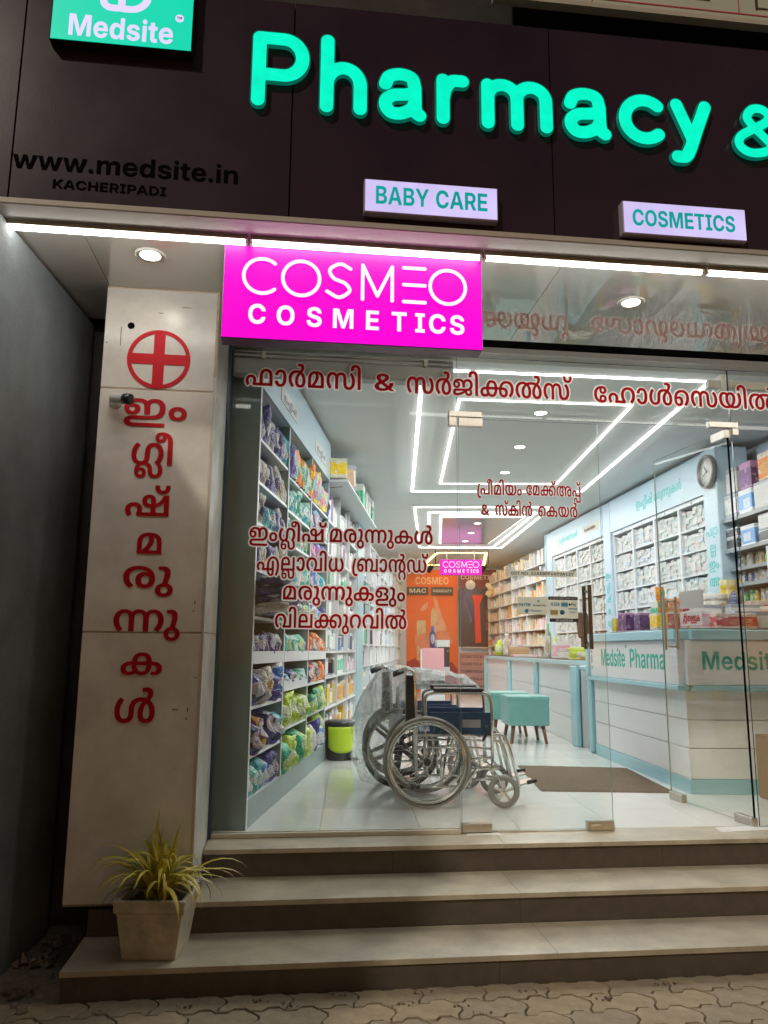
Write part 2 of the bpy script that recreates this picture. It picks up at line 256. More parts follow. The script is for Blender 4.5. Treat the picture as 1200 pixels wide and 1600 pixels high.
# ---- letter outlines (1/1000 em), traced for this scene
GLY={
'ml_f':'1157;101,-5 69,37 42,93 30,149 30,189 38,229 56,269 93,310 133,335 189,353 245,358 317,350 365,331 413,293 436,261 449,229 458,173 453,133 443,101 445,97 573,96 580,101 581,309 592,405 605,445 621,474 645,504 671,525 714,549 773,567 837,572 909,566 965,550 1013,522 1045,492 1075,445 1090,397 1099,325 1099,13 1099,5 1093,0 341,2 301,53 330,133 331,173 325,206 301,245 277,258 245,263 213,258 189,245 170,221 160,189 158,149 164,117 178,85 203,45 109,-9;710,101 717,96 957,96 970,101 970,309 963,373 942,429 909,459 861,475 805,472 761,453 733,421 718,381 711,333',
'ml_A':'532;179,-4 120,20 73,60 43,108 19,180 147,202 179,125 211,93 235,85 267,84 305,100 323,118 339,148 356,220 358,324 351,372 340,412 322,444 299,465 275,475 243,476 211,465 188,444 169,412 153,364 147,360 34,380 24,388 42,436 67,480 97,516 131,541 179,562 219,570 283,571 331,564 374,548 418,516 449,476 471,428 488,356 493,284 488,212 476,148 459,104 431,60 403,33 371,12 331,-3 283,-11 227,-11',
'ml_Cr':'760;181,-10 133,36 94,84 68,132 50,180 39,236 38,308 49,372 68,420 100,468 132,500 173,528 221,550 269,563 333,571 405,571 485,557 493,560 520,596 530,620 533,652 525,676 509,692 485,700 453,701 405,693 382,780 429,792 501,798 557,794 597,780 629,756 645,734 658,700 661,660 658,628 644,588 620,548 586,508 632,468 674,412 703,348 720,276 721,180 713,140 691,84 670,52 644,28 613,9 549,-9 485,-11 437,-3 389,16 353,44 320,92 303,140 295,196 296,260 309,316 328,364 364,420 407,468 405,475 389,477 317,473 274,460 229,432 198,396 177,348 169,276 181,193 213,124 268,60;501,84 541,90 570,116 587,164 591,220 585,284 569,340 541,394 509,430 470,380 446,332 431,284 424,220 428,164 441,124 469,94',
'ml_m':'754;79,0 63,0 55,8 58,328 67,376 83,424 105,464 135,496 191,535 255,560 311,569 399,571 463,565 539,544 598,512 639,475 663,440 678,408 695,328 699,8 695,0;347,96 567,96 570,104 569,288 558,368 545,400 523,432 495,457 463,475 460,472 482,424 488,392 486,336 476,296 461,256 429,200;184,104 191,98 277,192 311,241 343,304 357,352 360,416 351,448 327,470 287,474 255,462 223,434 200,392 185,312',
'ml_s':'1236;165,-6 110,60 69,133 46,204 37,300 47,388 77,460 115,508 173,549 205,561 253,571 309,571 349,566 405,544 437,521 461,495 478,516 517,545 541,557 581,568 629,572 677,569 725,556 756,540 781,521 807,492 826,460 837,428 848,356 852,188 863,140 876,116 893,101 933,87 981,90 1005,101 1023,116 1052,164 1066,220 1067,300 1055,364 1024,436 976,500 979,508 1061,570 1069,569 1127,500 1168,428 1193,340 1199,260 1189,172 1168,116 1125,56 1077,19 1005,-7 925,-11 877,-5 829,11 797,29 765,61 739,108 724,164 719,228 716,364 711,404 702,428 685,453 653,470 613,474 573,464 556,452 539,428 524,372 521,4 517,0 397,0 392,12 392,348 384,412 365,446 333,468 293,475 253,466 219,444 190,404 174,356 168,292 174,228 191,172 220,116 262,60 173,-9',
'ml_i':'255;66,0 63,8 62,592 57,664 44,712 26,736 10,747 -14,753 -38,752 -70,736 -86,715 -93,688 -91,640 -214,624 -220,648 -218,720 -207,752 -193,776 -171,800 -142,821 -102,838 -62,846 -14,849 34,844 74,833 106,817 136,792 160,760 177,720 186,680 192,568 192,8 186,0',
'ml_I':'255;72,0 64,0 63,8 62,568 56,640 47,680 33,712 16,732 10,672 -7,632 -32,606 -72,586 -112,579 -160,581 -192,589 -224,606 -250,632 -266,664 -272,696 -270,736 -259,768 -240,797 -208,823 -176,837 -128,847 -64,849 -8,842 48,826 96,800 132,768 152,742 173,696 185,640 192,568 192,0;-145,664 -104,666 -93,672 -83,688 -78,728 -84,752 -96,771 -144,760 -169,736 -175,712 -170,688 -160,673',
'ml_j':'938;137,-6 104,4 73,21 49,48 37,76 33,124 41,156 61,188 89,210 137,227 193,234 585,236 681,247 729,266 757,292 773,324 777,372 772,404 761,428 729,462 681,477 625,473 593,453 573,420 566,380 564,268 561,264 449,264 440,388 430,420 414,444 385,468 353,481 305,487 241,484 305,459 337,428 352,380 351,348 342,316 313,277 273,254 209,241 145,249 105,265 72,292 55,316 41,364 41,412 52,452 81,498 113,525 156,548 209,564 265,571 321,572 377,566 425,554 465,536 505,508 546,540 593,561 649,571 705,571 761,562 801,545 841,517 868,484 885,452 897,412 900,348 893,308 877,268 857,240 825,212 862,172 872,148 875,116 874,92 865,60 850,36 833,19 793,-1 753,-10 697,-11 657,-6 625,6 594,28 574,52 561,84 553,90 441,39 329,2 225,-12;700,68 745,72 764,92 769,108 767,132 758,148 745,158 705,164 660,148 658,116 664,92 678,76;189,76 241,76 297,85 487,148 473,153 185,147 157,132 151,108 161,88;172,324 193,320 217,323 241,343 248,364 247,388 240,404 225,419 193,426 145,419 140,388 143,356 153,337',
'ml_Cl':'1243;181,-10 125,45 84,100 55,164 39,236 38,308 54,388 85,450 129,500 165,525 213,548 269,564 333,571 389,571 445,565 493,553 541,532 557,543 613,559 725,572 861,566 925,554 957,543 989,577 1007,604 1015,636 1011,668 997,688 973,699 933,701 893,694 885,700 865,780 885,788 933,795 1029,796 1080,780 1118,748 1132,724 1142,692 1144,668 1140,628 1117,569 1062,500 1125,442 1165,386 1188,332 1199,292 1206,220 1198,148 1186,108 1152,52 1126,28 1101,12 1061,-3 1029,-10 965,-11 893,5 854,28 828,52 802,92 785,140 777,196 779,260 791,316 811,364 847,420 883,460 821,472 741,475 669,469 644,460 677,423 709,371 725,332 738,268 740,196 732,140 714,92 694,60 672,36 645,17 617,4 573,-8 517,-12 477,-9 445,-2 405,14 365,44 339,76 314,132 305,188 307,268 316,308 331,348 372,412 431,468 413,477 357,478 301,470 245,444 210,412 183,364 172,324 169,284 171,244 180,196 213,125 268,60;983,84 1021,89 1039,100 1053,116 1070,164 1074,220 1065,284 1045,340 1014,388 981,419 948,372 925,324 910,268 906,220 911,164 923,124 949,95;486,92 509,85 533,85 572,100 596,132 608,180 610,244 597,316 572,372 533,421 503,396 472,356 449,308 439,268 434,204 441,148 461,112',
'ml_h':'1215;101,-5 69,37 42,92 30,148 31,196 45,249 67,284 101,316 149,342 197,355 269,357 325,348 365,331 414,292 436,260 449,228 458,172 453,132 442,100 445,97 613,96 621,100 588,164 571,220 565,284 571,348 589,408 614,452 653,499 693,528 757,557 813,569 901,571 965,563 1029,541 1077,512 1120,468 1153,412 1171,356 1178,300 1176,236 1166,180 1144,124 1117,79 1075,28 1029,-10 946,60 1005,132 1034,196 1045,276 1042,324 1034,356 1011,404 973,444 933,465 877,474 813,465 765,440 726,396 705,348 697,276 708,196 737,132 788,68 787,60 741,1 341,2 301,52 300,60 321,100 330,132 331,180 323,212 309,236 293,250 277,258 245,263 213,258 189,244 170,220 159,188 158,148 164,116 178,84 203,44 109,-9',
'ml_E':'610;283,-5 217,12 155,43 105,84 70,132 45,196 36,252 36,316 51,388 74,436 105,476 154,516 203,541 267,561 347,572 427,569 475,558 507,544 535,524 555,500 569,468 575,428 572,396 562,364 539,332 499,306 451,293 379,294 331,309 299,333 279,364 268,404 271,460 267,466 219,435 195,406 181,380 170,348 164,308 166,236 179,188 200,148 227,119 259,97 265,100 261,148 269,188 286,220 311,244 347,262 395,271 435,271 483,261 526,236 557,196 568,148 563,92 547,60 527,36 499,16 467,2 395,-11 339,-11;369,84 379,78 411,81 435,91 446,100 455,116 458,140 454,164 442,180 427,187 403,188 387,183 374,172 365,156 360,132;388,380 419,374 443,380 459,398 464,428 457,452 443,468 419,479 379,484 368,452 367,420 374,396',
'ml_e':'732;197,-6 148,12 104,44 69,92 47,148 38,212 41,300 61,374 100,444 149,495 197,528 269,557 325,568 413,571 477,563 541,542 589,514 630,476 661,431 684,372 694,308 693,236 682,180 660,124 625,68 549,-11 464,60 523,132 555,204 563,284 560,324 550,364 534,396 516,420 493,441 461,459 397,473 325,469 277,452 229,419 196,380 170,324 173,322 229,339 285,341 341,329 381,304 405,276 426,228 432,172 424,108 397,53 374,28 349,11 317,-2 277,-10 229,-11;222,84 253,81 277,89 295,108 304,132 307,180 299,212 282,236 253,249 221,249 199,244 155,220 160,172 173,129 193,100',
'ml_CL':'1073;221,-4 157,21 117,50 93,76 57,140 38,228 40,316 59,404 98,484 155,556 173,572 257,508 260,500 208,428 189,388 177,348 169,300 168,244 173,204 184,164 206,124 237,98 269,87 317,90 350,108 363,124 374,148 383,196 386,308 393,372 418,444 453,494 502,532 565,558 629,569 693,572 749,568 805,557 832,596 843,620 846,644 837,677 821,692 797,700 765,701 717,693 695,780 757,794 845,797 901,785 941,757 957,736 968,708 974,676 973,644 957,588 902,508 957,456 997,396 1024,324 1035,252 1034,188 1026,140 1004,84 981,50 957,28 901,0 861,-9 813,-12 765,-7 725,5 685,27 652,60 633,92 616,140 608,196 608,244 619,308 641,364 677,420 720,468 719,476 677,477 629,469 589,453 558,428 541,404 528,372 520,332 514,196 506,140 489,92 461,50 413,14 357,-6 285,-12;813,84 853,90 883,116 900,164 904,220 898,284 880,348 853,398 821,430 783,380 759,332 744,284 736,220 741,164 754,124 781,94',
'ml_y':'1062;301,-5 261,4 213,22 149,62 125,84 93,124 61,188 41,276 37,332 42,388 65,460 85,493 106,516 141,542 181,559 213,567 269,572 341,563 381,548 405,534 445,555 485,567 533,572 581,570 645,553 682,532 722,492 744,452 760,388 763,340 757,268 735,196 701,139 668,100 649,84 701,82 749,90 797,111 841,148 867,188 888,260 889,348 869,435 831,508 831,516 925,570 933,568 973,507 999,452 1016,388 1023,316 1016,236 999,172 973,121 930,68 893,40 845,16 812,4 749,-8 637,-10 589,-3 533,13 485,-2 429,-10 349,-11;353,84 420,84 390,116 362,156 339,204 324,252 315,316 316,364 325,420 333,443 339,444 325,459 301,472 277,476 245,473 221,463 199,444 175,396 168,332 179,244 205,181 237,140 293,101;530,124 533,117 541,119 574,156 600,196 622,252 632,316 628,388 613,431 598,452 581,465 541,476 501,468 472,444 453,404 445,348 450,276 465,220 493,166',
'ml_ii':'983;309,-201 229,-199 157,-188 109,-169 78,-145 52,-105 44,-57 53,-1 77,38 125,73 197,92 605,98 677,106 725,122 757,142 781,165 797,191 805,215 813,263 815,311 812,351 801,391 775,439 741,466 693,475 669,472 645,461 620,431 608,391 605,143 485,141 478,143 477,151 473,367 462,407 445,436 408,463 357,476 285,474 229,457 181,423 189,419 229,426 277,423 309,415 341,397 363,375 382,343 391,311 393,263 387,231 373,199 356,175 333,154 301,137 277,129 197,124 141,137 104,159 69,197 49,239 37,295 39,351 52,407 85,464 125,505 181,540 237,561 301,571 381,570 437,560 493,537 541,502 573,532 597,547 637,562 685,571 733,571 781,563 814,551 853,528 893,487 921,439 940,375 946,311 938,215 922,159 896,111 861,72 829,48 789,29 741,14 685,4 221,-4 197,-12 181,-25 174,-57 181,-76 194,-89 245,-102 925,-103 929,-113 929,-193 925,-201;187,215 213,210 237,213 254,223 268,247 274,279 268,311 258,327 237,342 213,345 181,341 149,328 144,319 146,279 155,247 165,231',
'ml_M':'469;174,-5 126,12 94,33 68,60 48,92 35,132 30,180 34,220 46,260 64,292 94,324 126,345 166,361 214,369 262,369 302,362 342,346 374,326 399,300 430,244 438,204 438,156 421,92 401,60 378,36 326,5 254,-11;213,84 246,82 278,92 302,113 314,140 319,180 311,228 294,254 262,273 222,276 190,265 167,244 154,212 151,164 161,124 182,99',
'ml_r':'759;181,-10 125,46 85,100 58,156 43,212 37,284 43,348 64,412 101,469 149,513 197,540 269,563 333,571 405,571 493,557 557,532 617,492 653,454 681,412 707,348 719,292 721,204 713,148 694,92 669,54 637,25 597,4 549,-8 501,-12 445,-7 405,6 370,28 341,58 311,116 298,188 305,268 314,300 331,332 366,372 421,400 485,408 558,396 517,436 469,460 405,473 333,471 277,457 229,429 200,396 178,348 169,276 181,193 213,126 268,60;499,84 533,88 563,108 584,148 594,196 596,276 565,303 525,316 485,312 453,294 432,260 424,220 426,164 438,124 461,97',
'ml_u':'352;99,-225 43,-199 3,-160 -21,-110 -27,-81 -28,-33 -14,23 18,71 51,97 115,127 142,231 159,335 160,399 147,447 131,465 107,473 43,468 22,559 83,570 147,571 195,563 235,542 265,511 283,471 292,407 286,319 274,255 238,119 294,87 331,47 354,-9 358,-73 350,-113 331,-152 307,-181 275,-206 228,-225 187,-232 131,-231;130,-137 163,-145 195,-139 222,-121 237,-97 244,-57 240,-17 222,15 199,31 171,37 139,34 108,15 93,-9 86,-49 90,-89 107,-121',
'ml_k':'1066;157,-6 125,4 95,20 61,52 47,76 35,108 29,156 33,196 45,232 63,260 85,283 133,312 197,333 285,341 290,348 311,428 349,492 381,524 413,545 453,561 493,569 573,570 629,559 677,536 717,502 747,460 769,404 781,347 789,341 893,328 949,307 999,268 1016,244 1030,212 1036,172 1035,132 1019,76 1004,52 981,30 941,6 909,-5 829,-11 773,-3 763,4 782,84 789,91 837,84 877,93 901,116 910,148 906,188 885,217 845,238 789,246 783,236 767,148 741,92 693,37 645,8 589,-8 509,-11 445,2 389,31 333,5 285,-7 221,-12;226,84 277,89 322,108 301,164 285,249 229,241 197,230 173,212 158,188 154,148 164,116 189,93;491,92 517,85 549,85 581,93 606,108 621,125 639,156 649,188 657,244 415,244 422,188 440,140 461,111;417,348 429,342 645,342 654,348 640,404 616,444 581,468 533,476 493,469 456,444 431,404',
'ml_ee':'1293;749,-222 717,-212 677,-189 637,-149 609,-100 579,-4 573,0 341,2 302,52 300,60 317,92 328,124 332,164 328,196 309,236 277,258 245,263 213,258 189,245 174,228 159,188 160,132 173,93 203,44 109,-9 101,-5 52,68 32,132 29,172 33,212 47,252 67,284 113,324 173,350 221,358 269,357 341,342 381,321 405,301 427,276 444,244 454,212 458,172 453,132 442,100 453,96 565,96 574,244 599,348 621,400 649,444 675,476 710,508 757,538 797,554 853,568 917,572 981,568 1033,556 1085,534 1115,516 1166,468 1207,404 1231,340 1248,244 1251,140 1241,52 1220,-28 1188,-108 1147,-180 1109,-227 1021,-172 1017,-164 1052,-108 1082,-44 1108,52 1116,124 1117,196 1103,308 1087,356 1066,396 1040,428 1013,450 981,466 941,475 909,476 861,470 817,452 789,432 758,396 732,348 705,252 698,180 698,100 701,96 837,96 839,388 845,392 965,391 968,-44 963,-108 955,-140 941,-166 924,-188 893,-209 861,-221 829,-227;776,-132 813,-133 833,-116 838,-84 837,0 709,0 704,-4 706,-20 725,-84 747,-116',
'ml_v':'981;181,-10 125,46 80,108 50,180 38,252 39,324 60,404 93,462 141,511 181,536 229,556 317,571 381,571 437,564 485,549 533,524 580,484 610,444 632,396 647,332 649,268 641,204 621,148 594,100 605,96 781,96 789,100 790,556 797,560 917,559 917,2 477,0 469,4 429,60 427,68 479,132 505,188 518,260 512,340 489,396 453,439 405,465 349,474 301,469 253,450 211,412 184,364 174,324 170,284 172,244 181,196 193,164 215,124 269,60',
'ml_dh':'921;221,-5 181,8 149,25 94,76 69,116 55,148 38,228 40,316 60,404 99,484 155,556 173,570 262,500 229,459 201,412 182,364 170,308 169,244 176,196 195,148 220,116 261,91 309,86 349,98 376,124 389,156 395,204 396,556 405,560 517,560 525,556 525,220 531,156 544,124 565,101 589,89 621,85 661,92 700,116 726,148 743,188 750,220 753,268 741,356 712,428 659,500 749,570 757,566 811,500 844,444 869,380 881,316 883,236 873,172 851,116 811,60 784,36 741,10 693,-5 661,-10 597,-11 541,2 501,25 461,64 421,25 365,-2 285,-12',
'ml_b':'1332;190,-4 126,26 97,52 79,76 58,116 48,148 38,244 45,324 55,364 80,420 126,480 169,516 198,533 238,550 294,565 334,571 406,571 462,562 502,549 534,533 582,499 606,524 638,546 670,560 710,569 790,570 838,561 870,548 910,523 950,481 983,420 999,364 1004,300 998,228 979,156 951,100 958,96 1134,96 1140,100 1140,108 1140,556 1150,560 1262,560 1269,556 1269,4 1262,0 838,0 826,4 784,60 836,140 862,204 873,276 867,356 851,404 822,445 784,468 742,475 710,470 680,452 662,428 652,396 646,260 646,4 638,1 518,4 517,308 506,388 487,428 454,457 414,471 366,475 302,466 262,449 238,433 195,388 175,348 168,324 174,321 230,339 286,341 342,329 382,304 414,262 430,212 432,148 419,92 390,42 364,20 334,3 270,-11 230,-11;222,84 254,81 278,89 295,108 305,132 307,180 300,212 286,233 262,247 238,250 206,246 156,220 161,172 174,129 194,100',
'ml_D':'1236;165,-6 109,62 69,132 46,203 37,299 47,387 72,451 117,510 149,534 181,551 261,571 341,569 373,562 412,547 439,531 465,507 493,464 511,403 517,347 520,195 528,147 552,107 573,94 597,87 637,88 669,100 692,123 706,155 714,219 717,559 837,560 843,555 847,171 856,139 869,117 885,102 909,90 957,86 981,93 1007,107 1029,129 1045,154 1063,211 1068,283 1057,355 1027,427 975,499 980,507 1061,567 1069,569 1127,499 1167,427 1184,379 1196,315 1199,259 1195,203 1181,147 1158,99 1128,59 1102,35 1061,10 1013,-6 981,-11 925,-11 885,-5 853,6 815,27 781,57 773,58 737,27 693,2 653,-9 589,-11 541,-5 496,11 460,35 430,67 408,107 392,163 384,371 370,427 354,451 325,469 285,474 245,466 221,451 205,435 183,395 170,339 168,275 176,219 193,163 219,115 261,59 173,-12',
'ml_L':'733;285,-201 213,-198 157,-188 117,-174 85,-152 60,-121 46,-81 44,-41 56,7 70,31 94,55 125,73 165,87 237,95 493,98 525,103 549,116 559,127 568,151 568,175 560,199 549,213 525,226 461,233 454,239 454,287 456,327 517,335 549,357 559,391 553,423 534,447 501,463 453,473 389,476 317,472 269,463 221,445 187,423 277,423 309,415 333,403 357,383 374,359 387,327 393,295 393,263 384,223 368,191 349,167 301,137 261,126 221,123 173,128 125,145 93,169 63,207 46,247 37,295 40,359 55,407 82,455 125,497 181,531 237,552 325,569 437,571 533,560 589,543 629,522 659,495 678,463 687,431 687,383 673,343 645,311 606,287 668,239 694,191 698,159 697,127 688,95 675,71 656,47 629,27 565,6 501,1 269,0 213,-6 197,-12 181,-25 174,-57 181,-76 194,-89 245,-102 677,-103 677,-201;187,215 213,210 237,213 254,223 268,247 274,279 268,311 258,327 237,342 213,345 181,341 149,328 144,319 146,279 155,247 166,231',
'ml_l':'871;81,0 65,0 57,8 61,368 70,416 90,464 119,504 145,527 201,556 265,570 353,570 417,554 467,528 514,480 541,424 553,360 553,215 193,215 187,208 187,104 193,96 673,96 680,104 681,560 803,560 809,552 809,8 801,0;191,312 425,311 422,376 409,417 385,450 353,469 305,476 281,474 248,464 217,440 197,400 188,352 187,320',
'ml_R':'689;181,-10 133,37 93,88 64,141 44,205 37,277 40,333 54,389 85,450 125,497 165,527 229,556 285,568 373,571 437,564 485,549 533,525 581,485 610,445 636,389 649,333 652,261 645,205 625,141 595,85 556,37 509,-8 501,-8 421,59 477,129 505,189 518,261 518,301 510,349 498,381 478,413 437,450 405,465 373,472 333,474 301,469 253,450 221,424 191,381 177,341 171,261 184,189 215,125 269,61',
'ml_p':'904;101,-5 60,53 37,109 30,173 36,221 56,269 93,310 133,335 197,355 269,357 325,348 365,331 413,293 439,253 455,205 457,157 443,101 445,97 709,97 713,101 714,557 717,560 841,557 842,5 837,0 341,2 301,53 330,133 331,173 325,206 301,245 277,258 245,263 213,258 189,245 170,221 160,189 158,149 164,117 178,85 203,45 109,-9',
'ml_a':'1534;181,-10 109,64 84,100 64,140 50,180 40,228 39,324 49,372 64,412 85,448 109,478 166,524 245,557 309,569 397,572 485,563 533,549 621,568 733,570 789,560 837,542 877,518 917,483 980,532 1045,559 1133,572 1229,567 1277,556 1325,538 1395,492 1445,433 1465,396 1483,348 1496,268 1493,172 1479,116 1448,60 1405,21 1349,-3 1277,-12 1221,-7 1181,6 1145,28 1114,60 1096,92 1082,132 1074,180 1075,236 1082,276 1093,308 1117,348 1141,372 1166,388 1221,405 1261,408 1301,403 1341,388 1323,412 1295,436 1261,455 1229,466 1181,473 1125,473 1085,467 1053,454 1028,436 1008,412 996,388 986,348 976,268 980,212 979,4 973,0 853,1 849,300 837,387 821,420 789,452 749,471 693,480 686,476 716,444 732,412 738,380 737,348 730,324 716,300 693,277 663,260 710,228 740,188 749,140 741,87 728,60 709,37 661,7 597,-9 509,-10 453,1 405,23 357,66 331,108 315,156 307,204 307,260 313,308 330,364 350,404 379,444 411,476 405,480 357,479 309,471 261,453 226,428 200,396 178,348 169,276 181,194 214,124 268,60;517,84 557,82 589,89 613,107 623,132 621,164 612,180 597,193 565,205 517,208 510,212 510,300 557,306 581,313 602,332 612,356 611,388 601,412 579,436 549,452 508,428 467,380 442,324 429,260 433,180 449,132 477,100;1272,84 1309,88 1338,108 1357,140 1368,188 1371,276 1341,302 1301,316 1261,313 1229,295 1211,268 1201,228 1200,172 1213,124 1237,96',
'ml_Cn':'1092;165,-6 110,60 77,116 52,180 40,244 38,324 48,388 79,460 117,507 149,533 181,550 229,566 261,571 325,571 381,559 421,538 469,497 477,495 509,522 539,540 581,556 621,566 725,572 821,557 859,612 865,644 860,668 845,689 821,699 781,700 741,694 734,700 713,780 781,795 861,797 917,786 960,756 978,732 989,700 993,668 989,628 965,567 917,508 973,458 1014,396 1042,324 1054,252 1053,188 1045,140 1021,80 997,47 950,12 917,-1 837,-12 789,-8 741,6 703,28 671,60 642,116 630,164 626,220 631,276 646,332 665,372 696,420 739,468 735,476 677,477 629,468 589,449 560,420 540,380 530,340 525,284 525,4 517,0 397,3 396,340 390,404 377,436 357,459 333,471 293,475 260,468 221,444 195,412 176,364 168,284 180,204 209,132 262,60 173,-9;831,84 869,89 888,100 902,116 919,164 923,220 917,284 901,340 869,399 845,425 837,426 802,380 778,332 763,284 755,220 760,164 773,124 797,96',
'ml_t':'1048;181,-10 119,52 75,116 50,180 37,260 42,340 63,412 85,450 109,480 165,526 237,557 325,571 381,572 437,566 477,557 525,539 589,559 637,568 701,572 765,568 837,551 892,524 939,484 974,436 994,388 1008,324 1010,252 998,180 977,124 949,77 899,20 869,-7 861,-9 780,60 839,132 870,204 878,252 878,300 872,340 858,380 825,428 797,451 773,464 717,477 637,475 635,468 673,428 695,396 725,332 738,268 741,228 732,140 706,76 688,52 661,27 629,9 597,-3 517,-12 445,-2 385,28 341,76 321,116 312,148 305,196 304,244 319,324 357,400 385,436 418,468 417,476 373,479 325,475 261,454 217,420 190,380 172,324 169,276 176,212 192,164 221,114 268,60;487,92 509,85 533,85 572,100 596,132 608,180 608,260 594,324 567,380 525,428 497,404 469,364 450,324 436,268 434,204 441,156 459,116',
'ml_g':'906;221,-4 157,21 117,50 93,76 57,140 38,228 40,316 61,408 98,484 165,566 173,572 257,508 260,500 218,444 189,388 172,324 168,260 174,196 195,140 229,103 269,87 301,87 333,95 352,108 370,132 384,188 387,340 397,412 410,452 427,484 469,529 509,553 549,566 597,572 645,571 701,561 733,549 773,525 807,492 839,444 859,388 869,300 864,228 846,156 821,100 784,44 741,-6 733,-10 644,60 696,132 726,204 738,292 729,372 709,420 685,450 653,468 613,474 589,471 563,460 541,437 529,412 520,356 518,220 512,164 495,100 469,57 429,22 373,-2 293,-12',
'ml_sh':'1185;101,-5 60,53 37,109 30,173 36,221 56,269 93,310 133,335 197,355 269,357 325,348 365,331 413,293 439,253 455,205 457,157 443,101 445,97 661,96 666,101 666,229 581,241 517,267 472,309 448,357 440,413 451,469 480,517 521,549 573,568 629,572 685,564 733,540 763,509 782,469 791,421 794,341 797,337 849,365 901,413 938,461 997,560 1122,557 1123,5 1117,0 341,2 301,53 330,133 331,181 323,213 309,236 293,250 277,258 245,263 213,258 189,245 170,221 160,189 158,149 164,117 178,85 203,45 109,-9;793,101 805,96 989,96 995,101 997,392 997,381 989,377 957,335 909,290 853,257 791,237;643,325 665,325 663,437 657,453 645,469 629,476 605,476 581,463 569,445 564,413 567,381 578,357 589,345 613,332',
'ml_vir':'0;-183,603 -215,614 -247,633 -271,656 -288,683 -300,723 -303,763 -297,811 -289,827 -183,808 -184,747 -174,715 -151,694 -111,686 -71,692 -55,701 -43,715 -33,747 -36,803 -31,809 73,826 82,779 79,723 63,675 33,638 -15,610 -63,598 -135,596',
'ml_kk':'1541;157,-6 125,4 95,20 61,52 47,76 35,108 29,156 33,196 45,232 63,260 85,283 133,312 197,333 285,341 290,348 311,428 349,492 381,524 413,545 453,561 493,569 573,570 629,559 677,536 717,502 747,460 769,404 781,347 789,342 861,342 887,404 912,444 949,487 989,518 1069,555 1117,566 1165,572 1221,571 1285,563 1333,549 1381,525 1415,500 1451,460 1478,412 1492,372 1501,324 1503,260 1497,204 1486,164 1465,116 1440,76 1405,34 1357,-11 1271,60 1331,132 1362,204 1370,284 1367,324 1356,364 1328,412 1285,449 1229,470 1181,474 1125,468 1067,444 1021,404 987,348 997,342 1093,335 1141,320 1189,290 1225,244 1236,212 1241,180 1239,132 1232,100 1213,60 1197,39 1173,18 1149,5 1093,-10 1029,-11 965,4 925,26 885,67 864,108 849,180 849,244 789,247 783,236 767,148 741,92 693,37 645,8 589,-8 509,-11 445,2 389,31 333,5 285,-7 221,-12;226,84 277,89 322,108 301,164 285,249 229,241 197,230 173,212 158,188 154,148 164,116 189,93;1026,84 1069,82 1085,88 1101,101 1110,116 1116,140 1116,172 1109,196 1092,220 1061,237 1013,245 965,244 966,180 976,132 997,100;491,92 517,85 549,85 581,93 606,108 621,125 639,156 649,188 657,244 415,244 422,188 440,140 461,111;417,348 429,342 645,342 654,348 640,404 616,444 581,468 533,476 493,469 456,444 431,404',
'ml_gl':'906;245,-330 197,-305 173,-281 150,-241 137,-185 136,-129 148,-73 172,-25 199,7 141,34 98,71 66,119 43,191 37,263 43,343 60,407 90,471 130,527 173,572 262,503 215,439 185,375 170,303 170,223 182,167 197,137 213,117 253,91 301,87 325,91 347,103 362,119 375,143 384,191 387,343 395,407 415,463 448,511 505,551 533,562 573,570 621,572 677,567 749,540 789,511 828,463 856,399 867,335 867,255 854,183 830,119 792,55 837,-17 852,-57 860,-97 862,-137 858,-185 847,-225 831,-257 805,-289 784,-305 757,-320 717,-332 637,-336 600,-329 565,-315 525,-284 500,-241 488,-193 482,-97 465,-49 445,-27 421,-13 349,-1 309,-15 280,-33 258,-57 246,-81 253,-84 293,-73 333,-73 373,-83 397,-98 421,-127 434,-161 439,-201 434,-249 408,-297 373,-323 317,-336 269,-335;276,-257 293,-260 317,-256 339,-233 343,-209 341,-185 333,-166 317,-153 293,-149 269,-152 233,-169 245,-226 261,-248;643,-249 677,-252 710,-241 734,-217 748,-177 749,-105 732,-41 700,15 646,55 646,63 698,135 722,191 736,255 737,319 726,383 701,433 685,450 661,465 613,474 581,469 557,455 542,439 530,415 520,359 517,215 511,159 495,103 467,63 509,43 537,23 576,-25 591,-73 603,-209 617,-233',
'ml_nn':'1251;165,-6 110,61 69,134 43,221 37,301 48,389 79,461 127,517 181,551 229,566 261,571 341,568 397,549 461,501 501,535 549,560 605,571 653,571 693,564 725,553 757,533 789,503 797,504 845,543 885,561 941,571 997,571 1053,559 1106,533 1157,486 1187,437 1204,389 1214,333 1214,269 1204,197 1187,141 1163,93 1131,45 1085,-8 1077,-7 991,61 1043,133 1073,205 1084,293 1074,373 1053,421 1029,448 997,468 957,475 925,471 901,459 879,437 866,405 859,333 859,5 853,0 741,0 730,5 730,333 724,397 713,429 693,455 667,469 629,475 597,471 565,456 541,429 528,397 521,333 521,5 517,0 397,0 392,5 392,349 383,413 365,448 335,469 293,475 253,465 213,437 187,397 172,349 168,293 174,229 190,173 218,117 261,61 173,-9',
